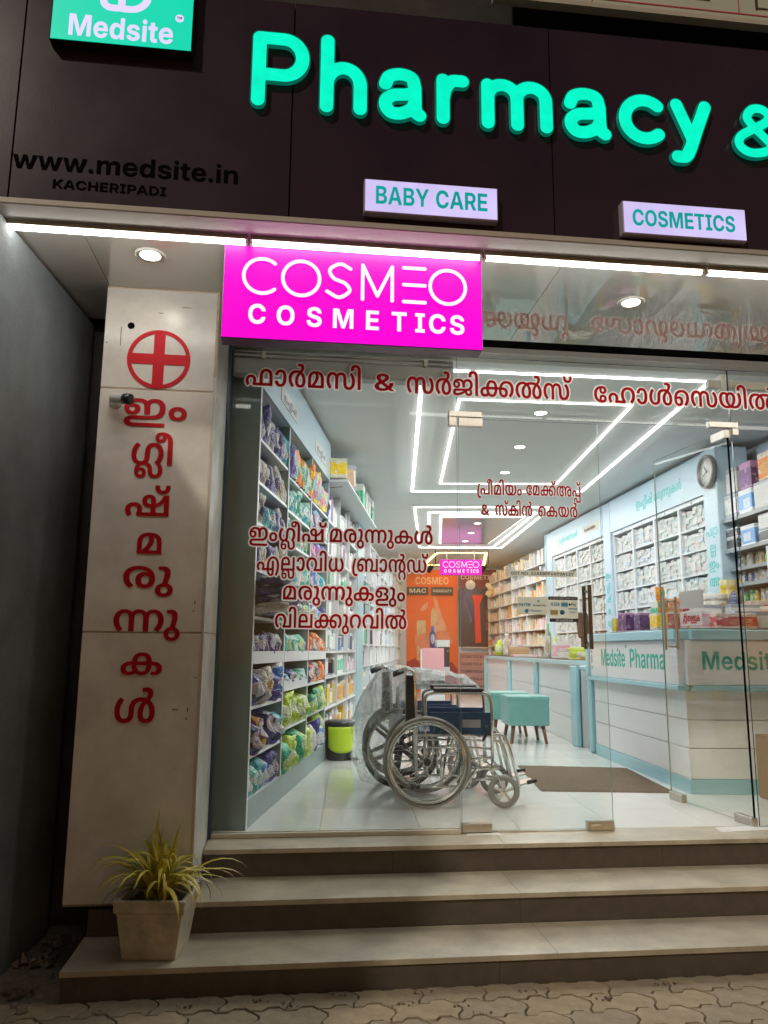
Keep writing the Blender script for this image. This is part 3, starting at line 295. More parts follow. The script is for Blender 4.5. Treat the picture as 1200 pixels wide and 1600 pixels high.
'ml_ll':'871;185,-329 145,-308 113,-273 96,-241 83,-185 83,-129 92,-81 110,-41 141,-1 65,0 57,7 60,367 75,431 99,479 145,527 201,556 281,571 369,567 433,548 481,517 524,463 546,407 555,335 553,216 191,215 187,207 187,103 193,96 673,96 680,103 680,559 806,559 809,7 801,0 773,-1 788,-25 801,-65 808,-113 808,-153 796,-217 772,-265 751,-289 721,-311 657,-333 577,-335 537,-326 505,-312 468,-281 446,-241 435,-193 428,-89 409,-42 393,-24 369,-10 345,-3 305,0 265,-8 233,-24 207,-49 190,-81 193,-85 241,-73 281,-73 321,-84 342,-97 363,-121 380,-161 384,-209 377,-252 352,-297 313,-324 289,-332 241,-337;222,-257 257,-257 273,-248 284,-233 288,-201 284,-177 273,-162 257,-152 217,-151 178,-169 193,-229 209,-249;588,-249 617,-252 641,-248 667,-233 685,-209 695,-177 698,-137 687,-65 670,-25 649,4 641,0 505,0 529,-41 538,-73 549,-209 563,-233;187,319 193,311 425,313 426,351 417,399 396,439 367,463 313,476 257,468 225,449 203,415 191,375',
'ml_nR':'1092;701,-333 661,-289 635,-249 619,-209 610,-161 611,-105 626,-49 650,-9 697,39 661,77 641,119 629,167 626,239 639,311 661,365 698,423 742,471 733,476 685,477 621,465 577,439 547,399 534,359 527,311 525,7 517,0 405,0 397,3 394,375 384,423 357,459 333,471 309,475 285,474 253,465 213,436 181,383 171,343 168,295 179,207 208,135 259,63 258,55 173,-9 149,12 103,71 79,111 59,159 39,247 37,295 42,359 67,439 109,499 157,538 197,557 229,566 293,572 365,564 413,543 469,498 477,497 509,522 541,541 621,566 717,572 781,565 813,555 821,558 848,591 860,615 865,647 859,671 845,689 821,699 789,701 738,695 714,775 716,783 797,797 885,795 925,782 958,759 980,727 992,687 992,647 981,599 954,551 921,511 924,503 975,455 1004,415 1028,367 1047,303 1055,223 1046,143 1019,79 982,39 983,31 1029,-15 1053,-65 1063,-113 1060,-185 1049,-225 1028,-265 997,-307 965,-335 893,-281 933,-225 950,-177 951,-113 933,-57 902,-25 853,-3 821,-3 784,-17 760,-33 740,-57 725,-95 720,-137 723,-177 732,-209 750,-241 779,-281 709,-335;815,87 853,85 869,89 892,103 911,135 922,191 921,255 905,327 874,391 845,426 837,428 804,383 779,335 764,287 756,231 757,183 768,135 788,103',
'ml_pp':'904;221,-319 181,-253 171,-189 175,-157 184,-133 205,-103 229,-83 269,-64 317,-54 365,-53 421,-64 469,-90 501,-130 514,-181 512,-213 505,-229 709,-230 713,-221 713,-5 701,0 341,2 299,59 320,99 329,131 331,179 324,211 310,235 293,250 277,258 245,263 213,258 187,243 169,219 159,187 158,147 164,115 203,43 109,-9 88,11 57,59 42,91 32,131 29,171 33,211 46,251 61,275 81,299 109,322 173,350 245,358 325,348 365,331 397,309 421,283 437,257 450,227 457,187 455,139 441,99 445,96 709,96 713,99 713,555 717,560 837,560 842,555 842,-317 837,-321 429,-321 392,-269 406,-221 401,-173 381,-147 365,-140 341,-137 317,-142 304,-149 290,-165 283,-181 283,-229 305,-277 305,-285 229,-323',
'ml_LL':'1446;285,-201 213,-198 157,-188 117,-174 85,-152 60,-121 46,-81 44,-41 56,7 70,31 94,55 125,73 165,87 237,95 493,98 525,103 549,116 559,127 568,151 564,191 554,207 533,223 501,231 461,233 454,239 454,311 456,327 509,333 544,351 557,375 558,407 549,432 525,453 485,467 437,474 365,476 301,469 245,455 197,431 187,423 189,421 245,425 301,417 349,391 370,367 385,335 393,295 393,263 387,231 369,191 348,167 317,144 285,131 245,124 197,124 165,130 116,151 77,187 51,231 37,295 40,359 58,415 93,467 144,511 213,544 293,564 397,572 501,566 565,552 629,522 669,481 686,439 689,391 677,349 645,311 606,287 668,239 694,191 699,151 695,119 684,87 669,61 629,27 565,6 485,0 253,-1 205,-8 188,-17 176,-33 174,-57 181,-76 194,-89 213,-97 269,-103 749,-103 755,-97 748,-73 747,-41 763,15 797,54 837,77 877,89 925,95 1213,98 1245,105 1269,121 1278,135 1283,159 1274,199 1261,214 1237,226 1173,233 1168,239 1168,311 1173,329 1229,334 1258,351 1271,375 1270,415 1256,439 1237,454 1205,466 1165,473 1077,476 997,466 933,444 892,415 901,423 909,420 949,425 1013,418 1053,399 1083,367 1103,319 1107,263 1091,207 1061,165 1037,148 1005,133 933,123 893,126 861,135 837,146 805,171 773,215 758,255 751,311 754,359 772,415 796,455 836,495 877,522 949,551 1013,565 1109,572 1189,569 1253,559 1317,537 1357,511 1384,479 1398,447 1402,423 1403,391 1397,364 1387,343 1368,319 1320,287 1381,241 1398,215 1408,191 1412,151 1407,111 1394,79 1373,50 1349,31 1325,19 1261,4 925,-4 891,-17 879,-33 877,-49 882,-73 893,-86 909,-94 941,-101 1389,-103 1392,-113 1392,-193 1389,-201;187,215 213,210 237,213 254,223 268,247 274,279 268,311 258,327 237,342 213,345 181,341 149,328 144,319 146,279 155,247 166,231;901,215 925,210 949,213 967,223 981,243 987,271 985,303 973,327 957,339 933,345 901,342 869,331 856,319 860,279 869,247 885,226',
'ml_ra':'280;207,-189 159,-174 119,-149 87,-115 64,-75 47,-19 40,37 43,165 57,261 80,357 149,557 159,560 279,560 283,557 228,413 190,277 172,149 171,21 185,-35 199,-59 215,-75 263,-93 343,-95 354,-179 351,-188 311,-194 247,-194',
'ml_sv':'1236;165,-6 110,60 69,133 46,204 37,300 47,388 77,460 115,508 173,549 205,561 253,571 309,571 349,566 405,544 437,521 461,495 478,516 517,545 541,557 581,568 629,572 677,569 725,556 756,540 781,521 807,492 826,460 837,428 848,356 852,188 863,140 876,116 893,101 933,87 981,90 1005,101 1023,116 1052,164 1066,220 1067,300 1055,364 1024,436 976,500 979,508 1061,570 1069,569 1127,500 1168,428 1193,340 1199,260 1189,172 1168,116 1125,56 1077,19 1005,-7 925,-11 877,-5 829,11 797,29 765,61 739,108 724,164 719,228 716,364 711,404 702,428 685,453 653,470 613,474 573,464 556,452 539,428 524,372 521,4 517,0 397,0 392,12 392,348 384,412 365,446 333,468 293,475 253,466 219,444 190,404 174,356 168,292 174,228 191,172 220,116 262,60 173,-9;1101,596 1053,603 1021,614 989,633 962,660 942,700 933,740 933,780 941,820 949,827 1053,808 1052,748 1061,716 1085,694 1125,686 1165,692 1181,701 1193,716 1203,748 1200,804 1205,810 1301,827 1309,825 1318,772 1316,724 1299,676 1277,645 1237,617 1197,602 1149,596',
'ml_shv':'1185;101,-5 60,53 37,109 30,173 36,221 56,269 93,310 133,335 197,355 269,357 325,348 365,331 413,293 439,253 455,205 457,157 443,101 445,97 661,96 666,101 666,229 581,241 517,267 472,309 448,357 440,413 451,469 480,517 521,549 573,568 629,572 685,564 733,540 763,509 782,469 791,421 794,341 797,337 849,365 901,413 938,461 997,560 1122,557 1123,5 1117,0 341,2 301,53 330,133 331,181 323,213 309,236 293,250 277,258 245,263 213,258 189,245 170,221 160,189 158,149 164,117 178,85 203,45 109,-9;793,101 805,96 989,96 995,101 997,392 997,381 989,377 957,335 909,290 853,257 791,237;643,325 665,325 663,437 657,453 645,469 629,476 605,476 581,463 569,445 564,413 567,381 578,357 589,345 613,332;1037,597 997,604 957,620 925,643 905,669 890,701 883,741 884,789 893,827 997,810 1005,805 1000,757 1010,717 1036,693 1077,686 1117,693 1143,717 1153,757 1149,806 1253,827 1259,821 1266,789 1266,733 1253,685 1229,649 1197,623 1149,603 1101,596',
'ml_Dv':'1236;165,-6 109,62 69,132 46,203 37,299 47,387 72,451 117,510 149,534 181,551 261,571 341,569 373,562 412,547 439,531 465,507 493,464 511,403 517,347 520,195 528,147 552,107 573,94 597,87 637,88 669,100 692,123 706,155 714,219 717,559 837,560 843,555 847,171 856,139 869,117 885,102 909,90 957,86 981,93 1007,107 1029,129 1045,154 1063,211 1068,283 1057,355 1027,427 975,499 980,507 1061,567 1069,569 1127,499 1167,427 1184,379 1196,315 1199,259 1195,203 1181,147 1158,99 1128,59 1102,35 1061,10 1013,-6 981,-11 925,-11 885,-5 853,6 815,27 781,57 773,58 737,27 693,2 653,-9 589,-11 541,-5 496,11 460,35 430,67 408,107 392,163 384,371 370,427 354,451 325,469 285,474 245,466 221,451 205,435 183,395 170,339 168,275 176,219 193,163 219,115 261,59 173,-12;1117,595 1077,598 1029,610 989,633 962,659 945,691 933,739 933,779 941,819 949,827 1053,808 1052,747 1062,715 1085,694 1133,686 1173,696 1193,715 1203,747 1200,803 1205,810 1301,827 1309,825 1318,779 1315,723 1303,683 1285,654 1255,627 1221,610 1173,598',
'ml_kv':'1066;157,-6 125,4 95,20 61,52 47,76 35,108 29,156 33,196 45,232 63,260 85,283 133,312 197,333 285,341 290,348 311,428 349,492 381,524 413,545 453,561 493,569 573,570 629,559 677,536 717,502 747,460 769,404 781,347 789,341 893,328 949,307 999,268 1016,244 1030,212 1036,172 1035,132 1019,76 1004,52 981,30 941,6 909,-5 829,-11 773,-3 763,4 782,84 789,91 837,84 877,93 901,116 910,148 906,188 885,217 845,238 789,246 783,236 767,148 741,92 693,37 645,8 589,-8 509,-11 445,2 389,31 333,5 285,-7 221,-12;226,84 277,89 322,108 301,164 285,249 229,241 197,230 173,212 158,188 154,148 164,116 189,93;491,92 517,85 549,85 581,93 606,108 621,125 639,156 649,188 657,244 415,244 422,188 440,140 461,111;417,348 429,342 645,342 654,348 640,404 616,444 581,468 533,476 493,469 456,444 431,404;933,596 885,602 845,616 814,636 792,660 772,700 763,740 764,788 773,826 877,811 885,805 881,756 891,716 917,693 957,686 997,693 1023,716 1034,756 1030,804 1037,810 1133,827 1140,820 1146,796 1148,740 1137,692 1113,652 1085,628 1045,608 997,597',
'A':'735;62,0 26,0 20,9 266,720 269,726 278,728 458,727 466,720 715,9 710,0 557,0 549,9 494,168 242,165 233,161 179,0;274,288 287,283 449,283 457,288 368,591 359,584',
'B':'656;107,0 71,0 62,9 62,720 71,728 377,727 440,718 503,694 542,666 575,621 590,576 592,522 582,477 557,437 530,413 466,378 512,368 548,349 584,316 606,279 619,234 620,180 610,135 593,99 566,65 530,38 458,9 368,0;210,126 215,121 359,122 422,137 449,159 464,189 467,225 457,261 431,292 386,313 215,317 210,306;215,423 350,424 404,442 430,468 441,495 442,531 428,567 404,590 368,604 215,607 210,594 210,432',
'C':'735;302,-2 239,18 176,54 130,98 86,161 57,233 43,314 43,413 57,494 86,566 122,620 155,656 212,696 275,723 338,735 410,737 473,727 518,713 560,692 625,638 672,566 695,485 689,476 554,476 545,481 531,521 507,557 473,584 437,599 365,605 302,588 266,564 239,534 216,494 201,449 193,395 193,332 201,278 216,233 248,181 284,150 338,127 383,122 446,132 491,157 526,197 545,245 551,251 692,251 692,224 675,170 644,115 599,66 554,34 500,9 437,-7 383,-10',
'D':'715;98,0 71,0 62,9 62,720 71,728 368,725 469,702 538,666 588,621 616,585 648,522 667,450 674,360 667,279 647,204 611,136 572,90 539,63 485,32 440,16 359,2;211,135 224,128 332,129 404,142 431,154 465,180 502,234 517,279 524,333 524,396 516,450 501,495 480,531 453,558 426,576 386,591 341,598 224,600 211,594',
'E':'608;143,0 71,0 62,9 62,720 71,728 557,726 561,720 557,602 224,602 215,601 211,594 215,429 521,429 534,423 534,315 530,306 215,306 214,126 557,125 561,117 561,9 557,0',
'F':'585;98,0 71,0 62,9 62,720 71,728 548,725 548,602 215,601 215,408 518,405 519,288 512,284 215,283 211,9 206,0',
'G':'746;302,-2 239,18 176,55 122,107 87,161 67,206 48,278 41,368 49,458 70,530 103,593 147,647 185,678 239,709 311,731 383,738 455,731 543,701 581,677 617,647 648,611 669,575 686,530 693,494 689,490 545,490 527,530 500,564 464,589 428,601 365,605 302,587 266,564 239,534 216,494 201,449 193,395 193,332 201,278 216,233 257,173 311,136 347,126 383,122 455,132 494,152 527,183 548,224 556,269 545,274 401,274 399,386 698,387 701,296 694,224 674,161 642,107 600,62 554,30 491,4 428,-8 347,-9',
'H':'737;98,0 71,0 62,9 62,720 71,728 206,727 211,720 215,435 512,434 526,441 526,720 530,727 539,728 674,724 674,0 530,0 526,9 526,297 521,309 215,309 211,9 206,0',
'I':'448;61,0 43,0 34,9 34,117 43,123 142,123 149,135 149,594 142,604 43,604 34,612 34,720 43,728 412,725 412,607 304,604 299,594 300,126 412,120 412,0',
'J':'577;203,-3 158,11 122,30 70,80 41,143 34,179 32,260 41,264 176,263 183,179 194,152 212,132 239,117 275,112 311,119 338,135 360,170 367,215 367,719 374,727 509,727 516,719 515,215 506,143 493,107 454,53 392,11 311,-8 266,-10',
'K':'708;98,0 71,0 62,9 62,720 71,728 206,727 211,720 210,396 215,379 318,513 503,727 665,728 674,724 410,414 683,9 683,0 512,3 305,312 207,198 211,189 211,9 206,0',
'L':'563;89,0 71,0 62,9 62,720 71,728 206,727 211,720 214,126 530,122 530,0',
'M':'919;98,0 71,0 62,9 62,720 71,728 287,726 408,387 458,194 467,212 513,387 629,721 638,728 854,726 854,0 710,0 710,572 646,351 521,0 404,0 395,7 275,342 215,542 208,549 206,573 210,9 206,0',
'N':'750;89,0 71,0 62,9 62,720 71,728 224,727 466,342 539,204 536,720 548,728 683,727 688,720 688,9 683,0 530,0 521,5 304,351 215,514 208,495 214,351 214,9 206,0',
'O':'763;302,-2 239,18 176,55 130,98 87,161 58,233 48,278 41,368 49,458 69,530 102,593 146,647 185,679 239,709 311,731 383,738 455,731 527,708 585,674 635,627 677,566 706,494 720,413 720,323 713,269 693,197 660,134 617,81 581,51 527,20 455,-3 383,-10;351,125 383,122 428,127 464,140 500,165 527,196 547,233 568,314 567,422 554,476 536,517 514,548 482,577 446,595 401,605 356,604 320,596 266,565 239,535 220,503 196,422 192,368 196,305 206,260 225,215 250,179 281,152 320,132',
'P':'643;98,0 71,0 62,9 62,720 71,728 377,726 440,716 494,693 533,666 566,630 599,558 608,513 608,459 598,405 579,360 530,301 458,260 377,243 215,241 211,9 206,0;211,369 224,364 359,367 395,378 422,395 448,432 457,477 453,522 431,564 395,590 359,601 214,603',
'R':'655;98,0 71,0 62,9 62,720 71,728 377,726 440,717 512,685 555,648 590,594 606,540 609,468 600,414 575,361 544,324 482,279 628,9 620,0 476,0 467,4 332,260 215,257 211,9 206,0;211,387 215,379 224,379 350,380 386,386 422,405 445,432 458,477 455,522 440,558 413,583 368,600 214,603',
'S':'654;246,-3 201,8 156,27 129,44 93,77 55,142 40,223 48,230 183,227 198,178 228,143 273,122 336,114 399,125 442,151 463,187 461,232 440,259 408,278 192,340 156,357 111,389 78,430 64,466 57,520 62,565 78,610 102,646 140,682 186,709 237,727 300,737 363,737 417,729 498,697 552,652 588,592 602,520 597,515 462,516 444,563 417,590 372,609 318,613 264,601 228,577 210,541 213,502 234,475 264,457 462,401 516,376 554,349 586,313 607,268 615,214 610,160 594,115 570,78 532,43 489,19 435,0 372,-9 300,-10',
'T':'657;293,0 257,0 254,9 254,594 248,602 32,603 32,720 41,728 617,728 625,720 622,603 410,602 403,594 403,9 401,0',
'U':'723;277,-2 205,22 151,56 99,115 74,169 61,259 61,727 206,727 210,718 210,268 216,223 237,178 268,148 313,127 358,121 412,127 457,150 486,178 507,223 513,268 513,718 520,728 656,727 661,718 661,250 656,196 637,141 611,97 583,67 547,39 493,12 394,-9 331,-10',
'V':'733;350,0 278,0 269,9 20,720 26,727 35,728 170,728 179,727 185,720 301,369 368,133 440,378 550,720 557,728 710,726 713,720 467,4 458,0',
'W':'1024;242,0 215,0 210,9 19,720 26,727 179,725 264,369 305,169 341,351 433,720 440,727 584,727 591,720 680,360 719,164 760,369 845,726 998,727 1005,720 809,0 647,0 639,9 539,396 512,534 485,398 385,9 377,0',
'Y':'717;287,0 287,270 22,720 26,727 35,728 188,727 319,495 359,411 530,727 692,726 696,720 435,270 431,0',
'Z':'654;136,0 55,0 46,9 47,99 352,511 428,603 55,602 49,612 49,720 55,727 64,728 604,726 604,625 308,225 229,126 604,125 609,117 609,9 604,0',
'a':'571;150,-2 114,11 87,28 62,53 46,80 36,116 33,152 38,197 51,228 87,268 141,296 195,309 312,324 348,333 365,350 367,377 357,404 339,422 312,433 285,436 249,432 222,421 200,404 177,372 52,386 53,404 68,440 95,476 123,500 168,524 213,537 258,543 321,542 375,532 420,515 456,492 479,467 500,431 510,395 510,1 375,3 373,53 366,68 330,26 285,1 213,-10;214,98 249,92 285,95 312,104 339,123 355,143 366,170 366,247 231,218 190,197 174,170 173,143 186,116',
'd':'619;198,-1 144,23 108,53 75,98 55,143 40,206 37,296 48,368 68,422 104,476 144,511 189,533 234,543 288,542 333,529 372,503 414,454 415,719 423,727 558,726 558,1 423,0 418,8 414,84 377,35 324,1 261,-10;257,116 288,108 315,108 360,125 394,161 415,215 419,287 405,353 392,377 369,404 324,425 270,423 235,404 206,368 190,323 185,251 194,197 222,143',
'e':'584;234,-4 180,13 135,40 99,74 66,124 46,178 37,232 37,295 48,358 69,412 98,457 162,511 207,531 261,542 315,544 360,537 414,519 450,497 486,464 511,430 532,385 544,340 550,232 189,230 180,223 192,169 207,142 225,124 252,108 288,99 333,101 369,114 393,133 414,163 531,148 542,142 527,106 503,70 468,38 432,16 396,2 342,-9 297,-11;181,331 189,322 198,322 405,323 410,331 396,376 369,411 333,429 297,434 252,427 216,403 191,367',
'h':'610;113,0 68,0 59,9 59,720 68,728 194,728 202,720 203,443 203,450 239,493 275,522 311,537 365,544 410,540 464,520 500,491 528,450 544,405 551,360 552,9 545,0 410,0 402,351 391,378 366,405 338,417 302,421 266,413 239,397 217,369 208,342 203,0',
'i':'263;86,0 59,0 59,9 59,531 68,536 194,536 204,531 203,0;104,609 77,624 58,648 51,684 57,711 77,737 104,752 131,756 167,749 194,729 209,702 212,675 205,648 192,630 166,612 131,605',
'l':'297;158,4 113,22 89,43 72,70 60,115 59,727 203,727 204,151 208,133 221,117 266,112 273,106 286,7 230,-2',
'm':'903;113,0 68,0 59,9 59,531 68,536 194,534 203,442 229,486 257,513 302,536 347,545 401,539 437,522 472,486 500,433 518,468 554,506 590,528 644,543 689,544 743,531 779,511 811,477 833,432 843,378 842,0 707,0 699,9 696,360 685,387 668,405 644,419 608,424 581,419 554,404 536,383 524,351 522,9 518,0 383,0 378,360 367,387 347,409 320,421 293,424 266,419 239,404 217,378 207,351 203,0',
'n':'610;113,0 68,0 59,9 59,531 68,536 194,536 198,531 203,441 221,471 250,504 275,522 311,537 365,544 401,541 446,529 474,513 504,486 523,459 548,387 552,9 545,0 410,0 402,351 391,378 366,405 338,417 302,421 266,413 239,397 217,369 208,342 203,0',
'o':'602;234,-4 180,14 135,41 99,76 67,124 47,178 37,232 37,295 47,358 69,412 98,457 135,492 164,511 216,533 270,543 333,543 387,533 423,519 468,492 504,457 534,412 555,358 564,304 565,232 556,178 535,124 513,88 486,57 441,23 387,1 333,-10 270,-10;285,106 333,109 374,133 399,169 417,232 416,304 398,367 380,394 360,412 315,428 261,421 225,396 197,349 185,295 186,232 203,169 220,142 239,124',
'p':'619;113,-204 68,-204 59,-195 59,534 200,534 203,452 257,511 311,538 383,543 455,523 493,498 527,462 554,417 573,363 582,300 582,237 574,174 555,120 529,75 491,34 437,4 392,-7 338,-8 292,3 249,30 212,77 208,75 204,57 203,-204;291,111 347,111 383,129 417,174 432,228 433,300 416,363 383,406 338,425 293,424 248,401 219,363 203,309 201,246 214,183 248,134',
'r':'396;113,0 68,0 59,9 59,531 68,536 194,536 199,531 203,445 230,495 266,526 311,540 374,539 379,531 377,414 302,415 266,405 230,378 210,342 204,297 203,0',
's':'547;196,-3 133,19 86,52 52,97 35,151 169,169 188,133 205,115 232,101 277,95 322,101 348,115 362,133 364,160 355,178 331,194 169,232 124,251 88,277 62,313 50,349 49,394 57,430 76,466 97,489 133,514 169,529 223,541 268,544 322,541 367,532 421,508 461,475 492,421 499,394 493,388 376,374 367,380 349,412 331,427 304,437 268,440 232,432 205,415 194,394 197,367 212,349 232,338 394,301 439,284 464,268 491,241 508,205 513,169 509,124 494,88 466,54 439,32 394,9 304,-10 250,-11',
't':'367;189,3 153,17 126,38 105,67 95,94 89,148 89,418 81,424 9,427 9,535 81,536 89,544 89,661 90,667 99,669 225,669 234,664 235,544 243,536 333,536 338,526 337,427 243,424 235,418 235,166 237,139 252,117 279,111 334,112 345,4 261,-5',
'w':'839;183,0 174,0 170,9 14,531 21,536 165,532 255,145 354,534 480,536 487,531 579,154 588,167 672,531 678,536 813,536 826,531 669,9 660,0 525,0 516,5 426,336 417,354 386,225 318,0',
'y':'586;66,-198 62,-189 82,-90 93,-86 147,-91 181,-81 202,-54 215,0 14,531 21,536 156,536 168,531 262,243 291,129 323,243 420,531 426,536 570,534 343,-72 309,-135 264,-178 210,-201 147,-207',
'g':'620;216,-206 160,-187 108,-153 77,-115 60,-70 180,-47 189,-49 216,-83 252,-101 306,-108 360,-97 389,-79 411,-43 418,2 416,92 411,92 378,48 353,29 315,12 279,6 234,6 189,15 144,36 108,64 64,128 40,209 36,272 41,335 64,416 91,461 125,497 162,521 207,538 270,544 333,529 378,499 414,451 423,536 558,536 562,524 562,11 557,-43 540,-96 495,-154 459,-179 414,-198 324,-213 270,-213;285,119 333,122 377,146 402,182 418,236 418,308 397,371 360,412 315,427 261,421 226,398 198,353 186,299 187,236 206,173 238,137',
'c':'577;234,-4 180,14 135,41 96,79 67,124 47,178 37,232 37,295 47,358 69,412 98,457 162,510 216,533 270,543 324,543 378,535 437,511 486,473 523,421 542,358 406,340 387,385 351,418 306,429 252,417 231,403 209,376 189,322 184,250 199,178 213,151 234,128 261,112 288,105 333,109 364,124 389,151 409,196 540,181 537,151 519,106 495,70 467,43 425,16 378,-1 333,-9 270,-10',
'0':'646;249,-2 195,18 146,53 105,101 75,161 54,233 44,314 44,413 54,494 75,566 102,620 128,656 168,692 222,721 258,731 321,738 393,730 450,710 501,674 539,629 571,566 592,494 602,413 602,314 592,233 571,161 544,107 517,71 474,32 420,5 366,-7 321,-10;295,116 321,112 357,117 384,130 408,152 437,206 456,305 455,431 434,530 416,566 393,591 366,608 339,615 303,614 276,606 237,575 220,548 204,507 190,422 190,305 209,206 225,170 246,143 271,125',
'1':'646;125,0 98,0 89,9 89,117 98,121 269,121 276,126 276,576 269,591 107,482 105,612 269,726 422,725 424,126 431,121 575,119 575,0',
'2':'646;80,0 71,0 67,9 68,108 386,404 422,456 434,504 428,549 404,587 368,610 314,618 269,609 234,585 212,549 203,504 197,496 71,495 63,504 67,549 93,621 125,664 161,694 206,718 260,733 323,738 377,734 431,720 476,698 530,652 564,594 577,522 566,450 539,396 490,333 274,126 287,122 575,122 584,117 584,0',
'3':'646;240,-3 159,27 96,76 56,143 43,215 186,216 203,170 222,145 249,126 285,114 321,111 357,116 393,131 416,152 436,188 441,233 433,269 411,302 384,322 348,335 222,340 214,350 217,440 381,602 87,605 80,611 80,719 87,728 555,728 561,719 561,620 366,431 375,424 447,413 491,395 529,368 560,332 582,287 592,242 591,188 577,134 557,98 528,64 501,42 456,17 402,-1 348,-9 285,-9',
'4':'646;398,0 389,0 382,9 383,135 380,140 38,138 29,144 32,261 313,720 326,728 452,727 459,720 180,261 380,257 385,270 385,450 389,454 515,454 522,441 521,261 524,256 605,257 617,252 614,140 524,140 521,135 522,9 515,0',
'5':'646;243,-2 207,8 162,30 108,74 70,134 55,206 63,211 189,211 199,206 214,161 243,130 288,111 342,109 387,126 423,162 441,207 442,269 430,305 405,339 378,359 342,371 306,372 261,363 234,349 198,316 70,332 99,726 540,727 547,719 547,611 540,605 225,603 209,440 216,431 243,453 288,475 360,485 432,473 468,457 505,431 552,377 581,305 587,260 587,215 567,138 540,91 504,53 432,10 351,-9 288,-9',
'6':'646;257,-3 212,10 167,33 131,62 94,107 72,152 61,206 60,260 70,314 94,377 123,431 320,723 329,728 464,727 471,719 291,458 356,466 428,458 482,436 527,400 558,359 581,296 586,233 576,161 554,111 532,80 500,48 455,19 410,1 356,-9 302,-9;277,116 320,107 370,116 410,143 435,179 446,224 440,278 415,323 374,353 320,363 275,354 239,331 210,287 201,233 212,180 239,141',
'7':'646;150,0 132,0 124,9 421,603 78,604 69,612 69,720 78,728 573,726 576,603 276,7 267,0',
'8':'646;242,-3 179,16 116,53 74,98 50,152 44,197 48,233 75,296 98,324 134,351 170,368 206,377 143,405 113,431 92,458 77,494 71,521 75,584 89,622 116,660 152,691 188,711 242,729 296,737 350,737 404,729 458,710 512,676 546,638 565,602 574,566 574,521 569,494 553,458 532,431 503,406 440,377 476,367 512,350 548,323 571,296 598,233 601,197 596,152 577,107 549,71 512,40 467,16 413,-1 359,-9 296,-10;274,107 323,100 368,106 404,123 432,152 446,188 445,233 428,269 395,298 350,315 287,313 242,293 211,260 198,215 204,170 233,129;294,431 332,428 368,436 402,458 422,487 430,530 423,566 404,594 368,617 323,625 278,618 242,595 222,566 215,521 224,483 251,450',
'9':'646;203,0 176,0 175,9 348,261 347,266 284,261 212,271 155,297 113,333 79,387 63,441 60,513 70,567 89,612 113,647 140,675 185,706 239,727 293,736 347,736 401,728 447,711 482,692 518,663 551,621 573,576 585,522 586,468 578,423 560,369 523,297 328,9 320,0;287,369 338,365 383,380 419,411 439,450 444,504 429,558 399,594 356,616 302,619 258,603 228,576 204,531 200,477 212,432 239,395',
'&':'663;207,-3 150,16 97,52 63,94 40,151 38,223 58,277 99,328 170,385 135,434 111,484 100,538 103,592 114,628 135,663 162,691 189,710 252,733 297,736 342,732 396,713 445,673 476,619 484,565 475,511 450,461 414,421 343,367 468,227 490,286 499,349 618,349 617,295 605,232 585,178 555,124 657,7 648,0 513,0 468,52 414,19 342,-4 279,-11;237,115 270,107 315,110 360,124 377,133 383,142 243,295 195,250 184,232 178,205 180,178 191,151 207,133;268,457 270,453 279,456 331,493 351,515 362,538 365,565 360,583 342,606 324,615 288,618 261,611 243,598 229,574 225,547 230,520',
'.':'269;105,-4 78,13 60,36 51,72 58,108 77,135 105,153 132,158 168,152 195,133 213,108 219,72 214,45 195,16 168,-3 132,-9',
'®':'654;259,177 214,192 160,223 120,259 86,304 63,349 48,403 43,457 51,520 66,565 97,619 133,660 178,695 223,718 277,733 331,737 394,729 439,714 493,683 538,643 570,601 595,547 607,502 611,448 603,385 588,340 557,286 516,241 475,211 421,185 376,173 322,169;276,250 349,245 394,254 430,271 466,296 497,331 518,367 531,403 536,475 526,520 510,556 484,592 455,619 412,645 376,657 304,661 259,651 223,635 187,609 160,580 135,538 123,502 119,430 129,385 145,349 172,313 201,286 241,262;223,329 223,584 358,585 385,580 412,566 435,538 443,493 434,457 403,421 448,330 439,324 376,325 339,403 331,410 304,410 293,403 293,331 286,324 232,324;293,466 304,459 331,459 358,467 371,493 364,520 340,532 295,532',
}
# ---------------------------------------------------------------- lettering
GC={}
def gl(k):
    if k not in GC:
        s=GLY[k].split(';'); GC[k]=(int(s[0])/1000,[[(int(a.split(',')[0])/1000,int(a.split(',')[1])/1000) for a in c.split()] for c in s[1:] if c])
    return GC[k]
def layout(keys,size,xs=1.0,sp=0.0):
    """keys: list of glyph keys (' ' = gap). returns width and list of contour lists per glyph (metres, baseline 0)"""
    x=0;out=[]
    for k in keys:
        if k==' ': x+=.30*size*xs; continue
        back=0
        if k=='ml_vir':   # the crescent sits over the end of the letter before it
            adv,cs=gl(k); out.append([[((px-.02)*size*xs+x-.11*size*xs,py*size) for px,py in c] for c in cs]); continue
        adv,cs=gl(k)
        if cs: out.append([[(px*size*xs+x,py*size) for px,py in c] for c in cs])
        x+=(adv+sp)*size*xs
    return x,out
def ml(s): return [' ' if t=='_' else (t if t=='&' else 'ml_'+t) for t in s.split()]
def poly_mesh(name,contours,mats,depth=.002,offset=0):
    cu=bpy.data.curves.new(name,'CURVE'); cu.dimensions='2D'; cu.fill_mode='BOTH'; cu.extrude=depth/2; cu.offset=offset
    for c in contours:
        sp=cu.splines.new('POLY'); sp.points.add(len(c)-1)
        for p,(x,y) in zip(sp.points,c): p.co=(x,y,0,1)
        sp.use_cyclic_u=True
    t=bpy.data.objects.new(name+'_tmp',cu); me=bpy.data.meshes.new_from_object(t); bpy.data.objects.remove(t); bpy.data.curves.remove(cu)
    me.name=name; me.materials.clear()
    for m in (mats if isinstance(mats,(list,tuple)) else [mats]): me.materials.append(m)
    return me
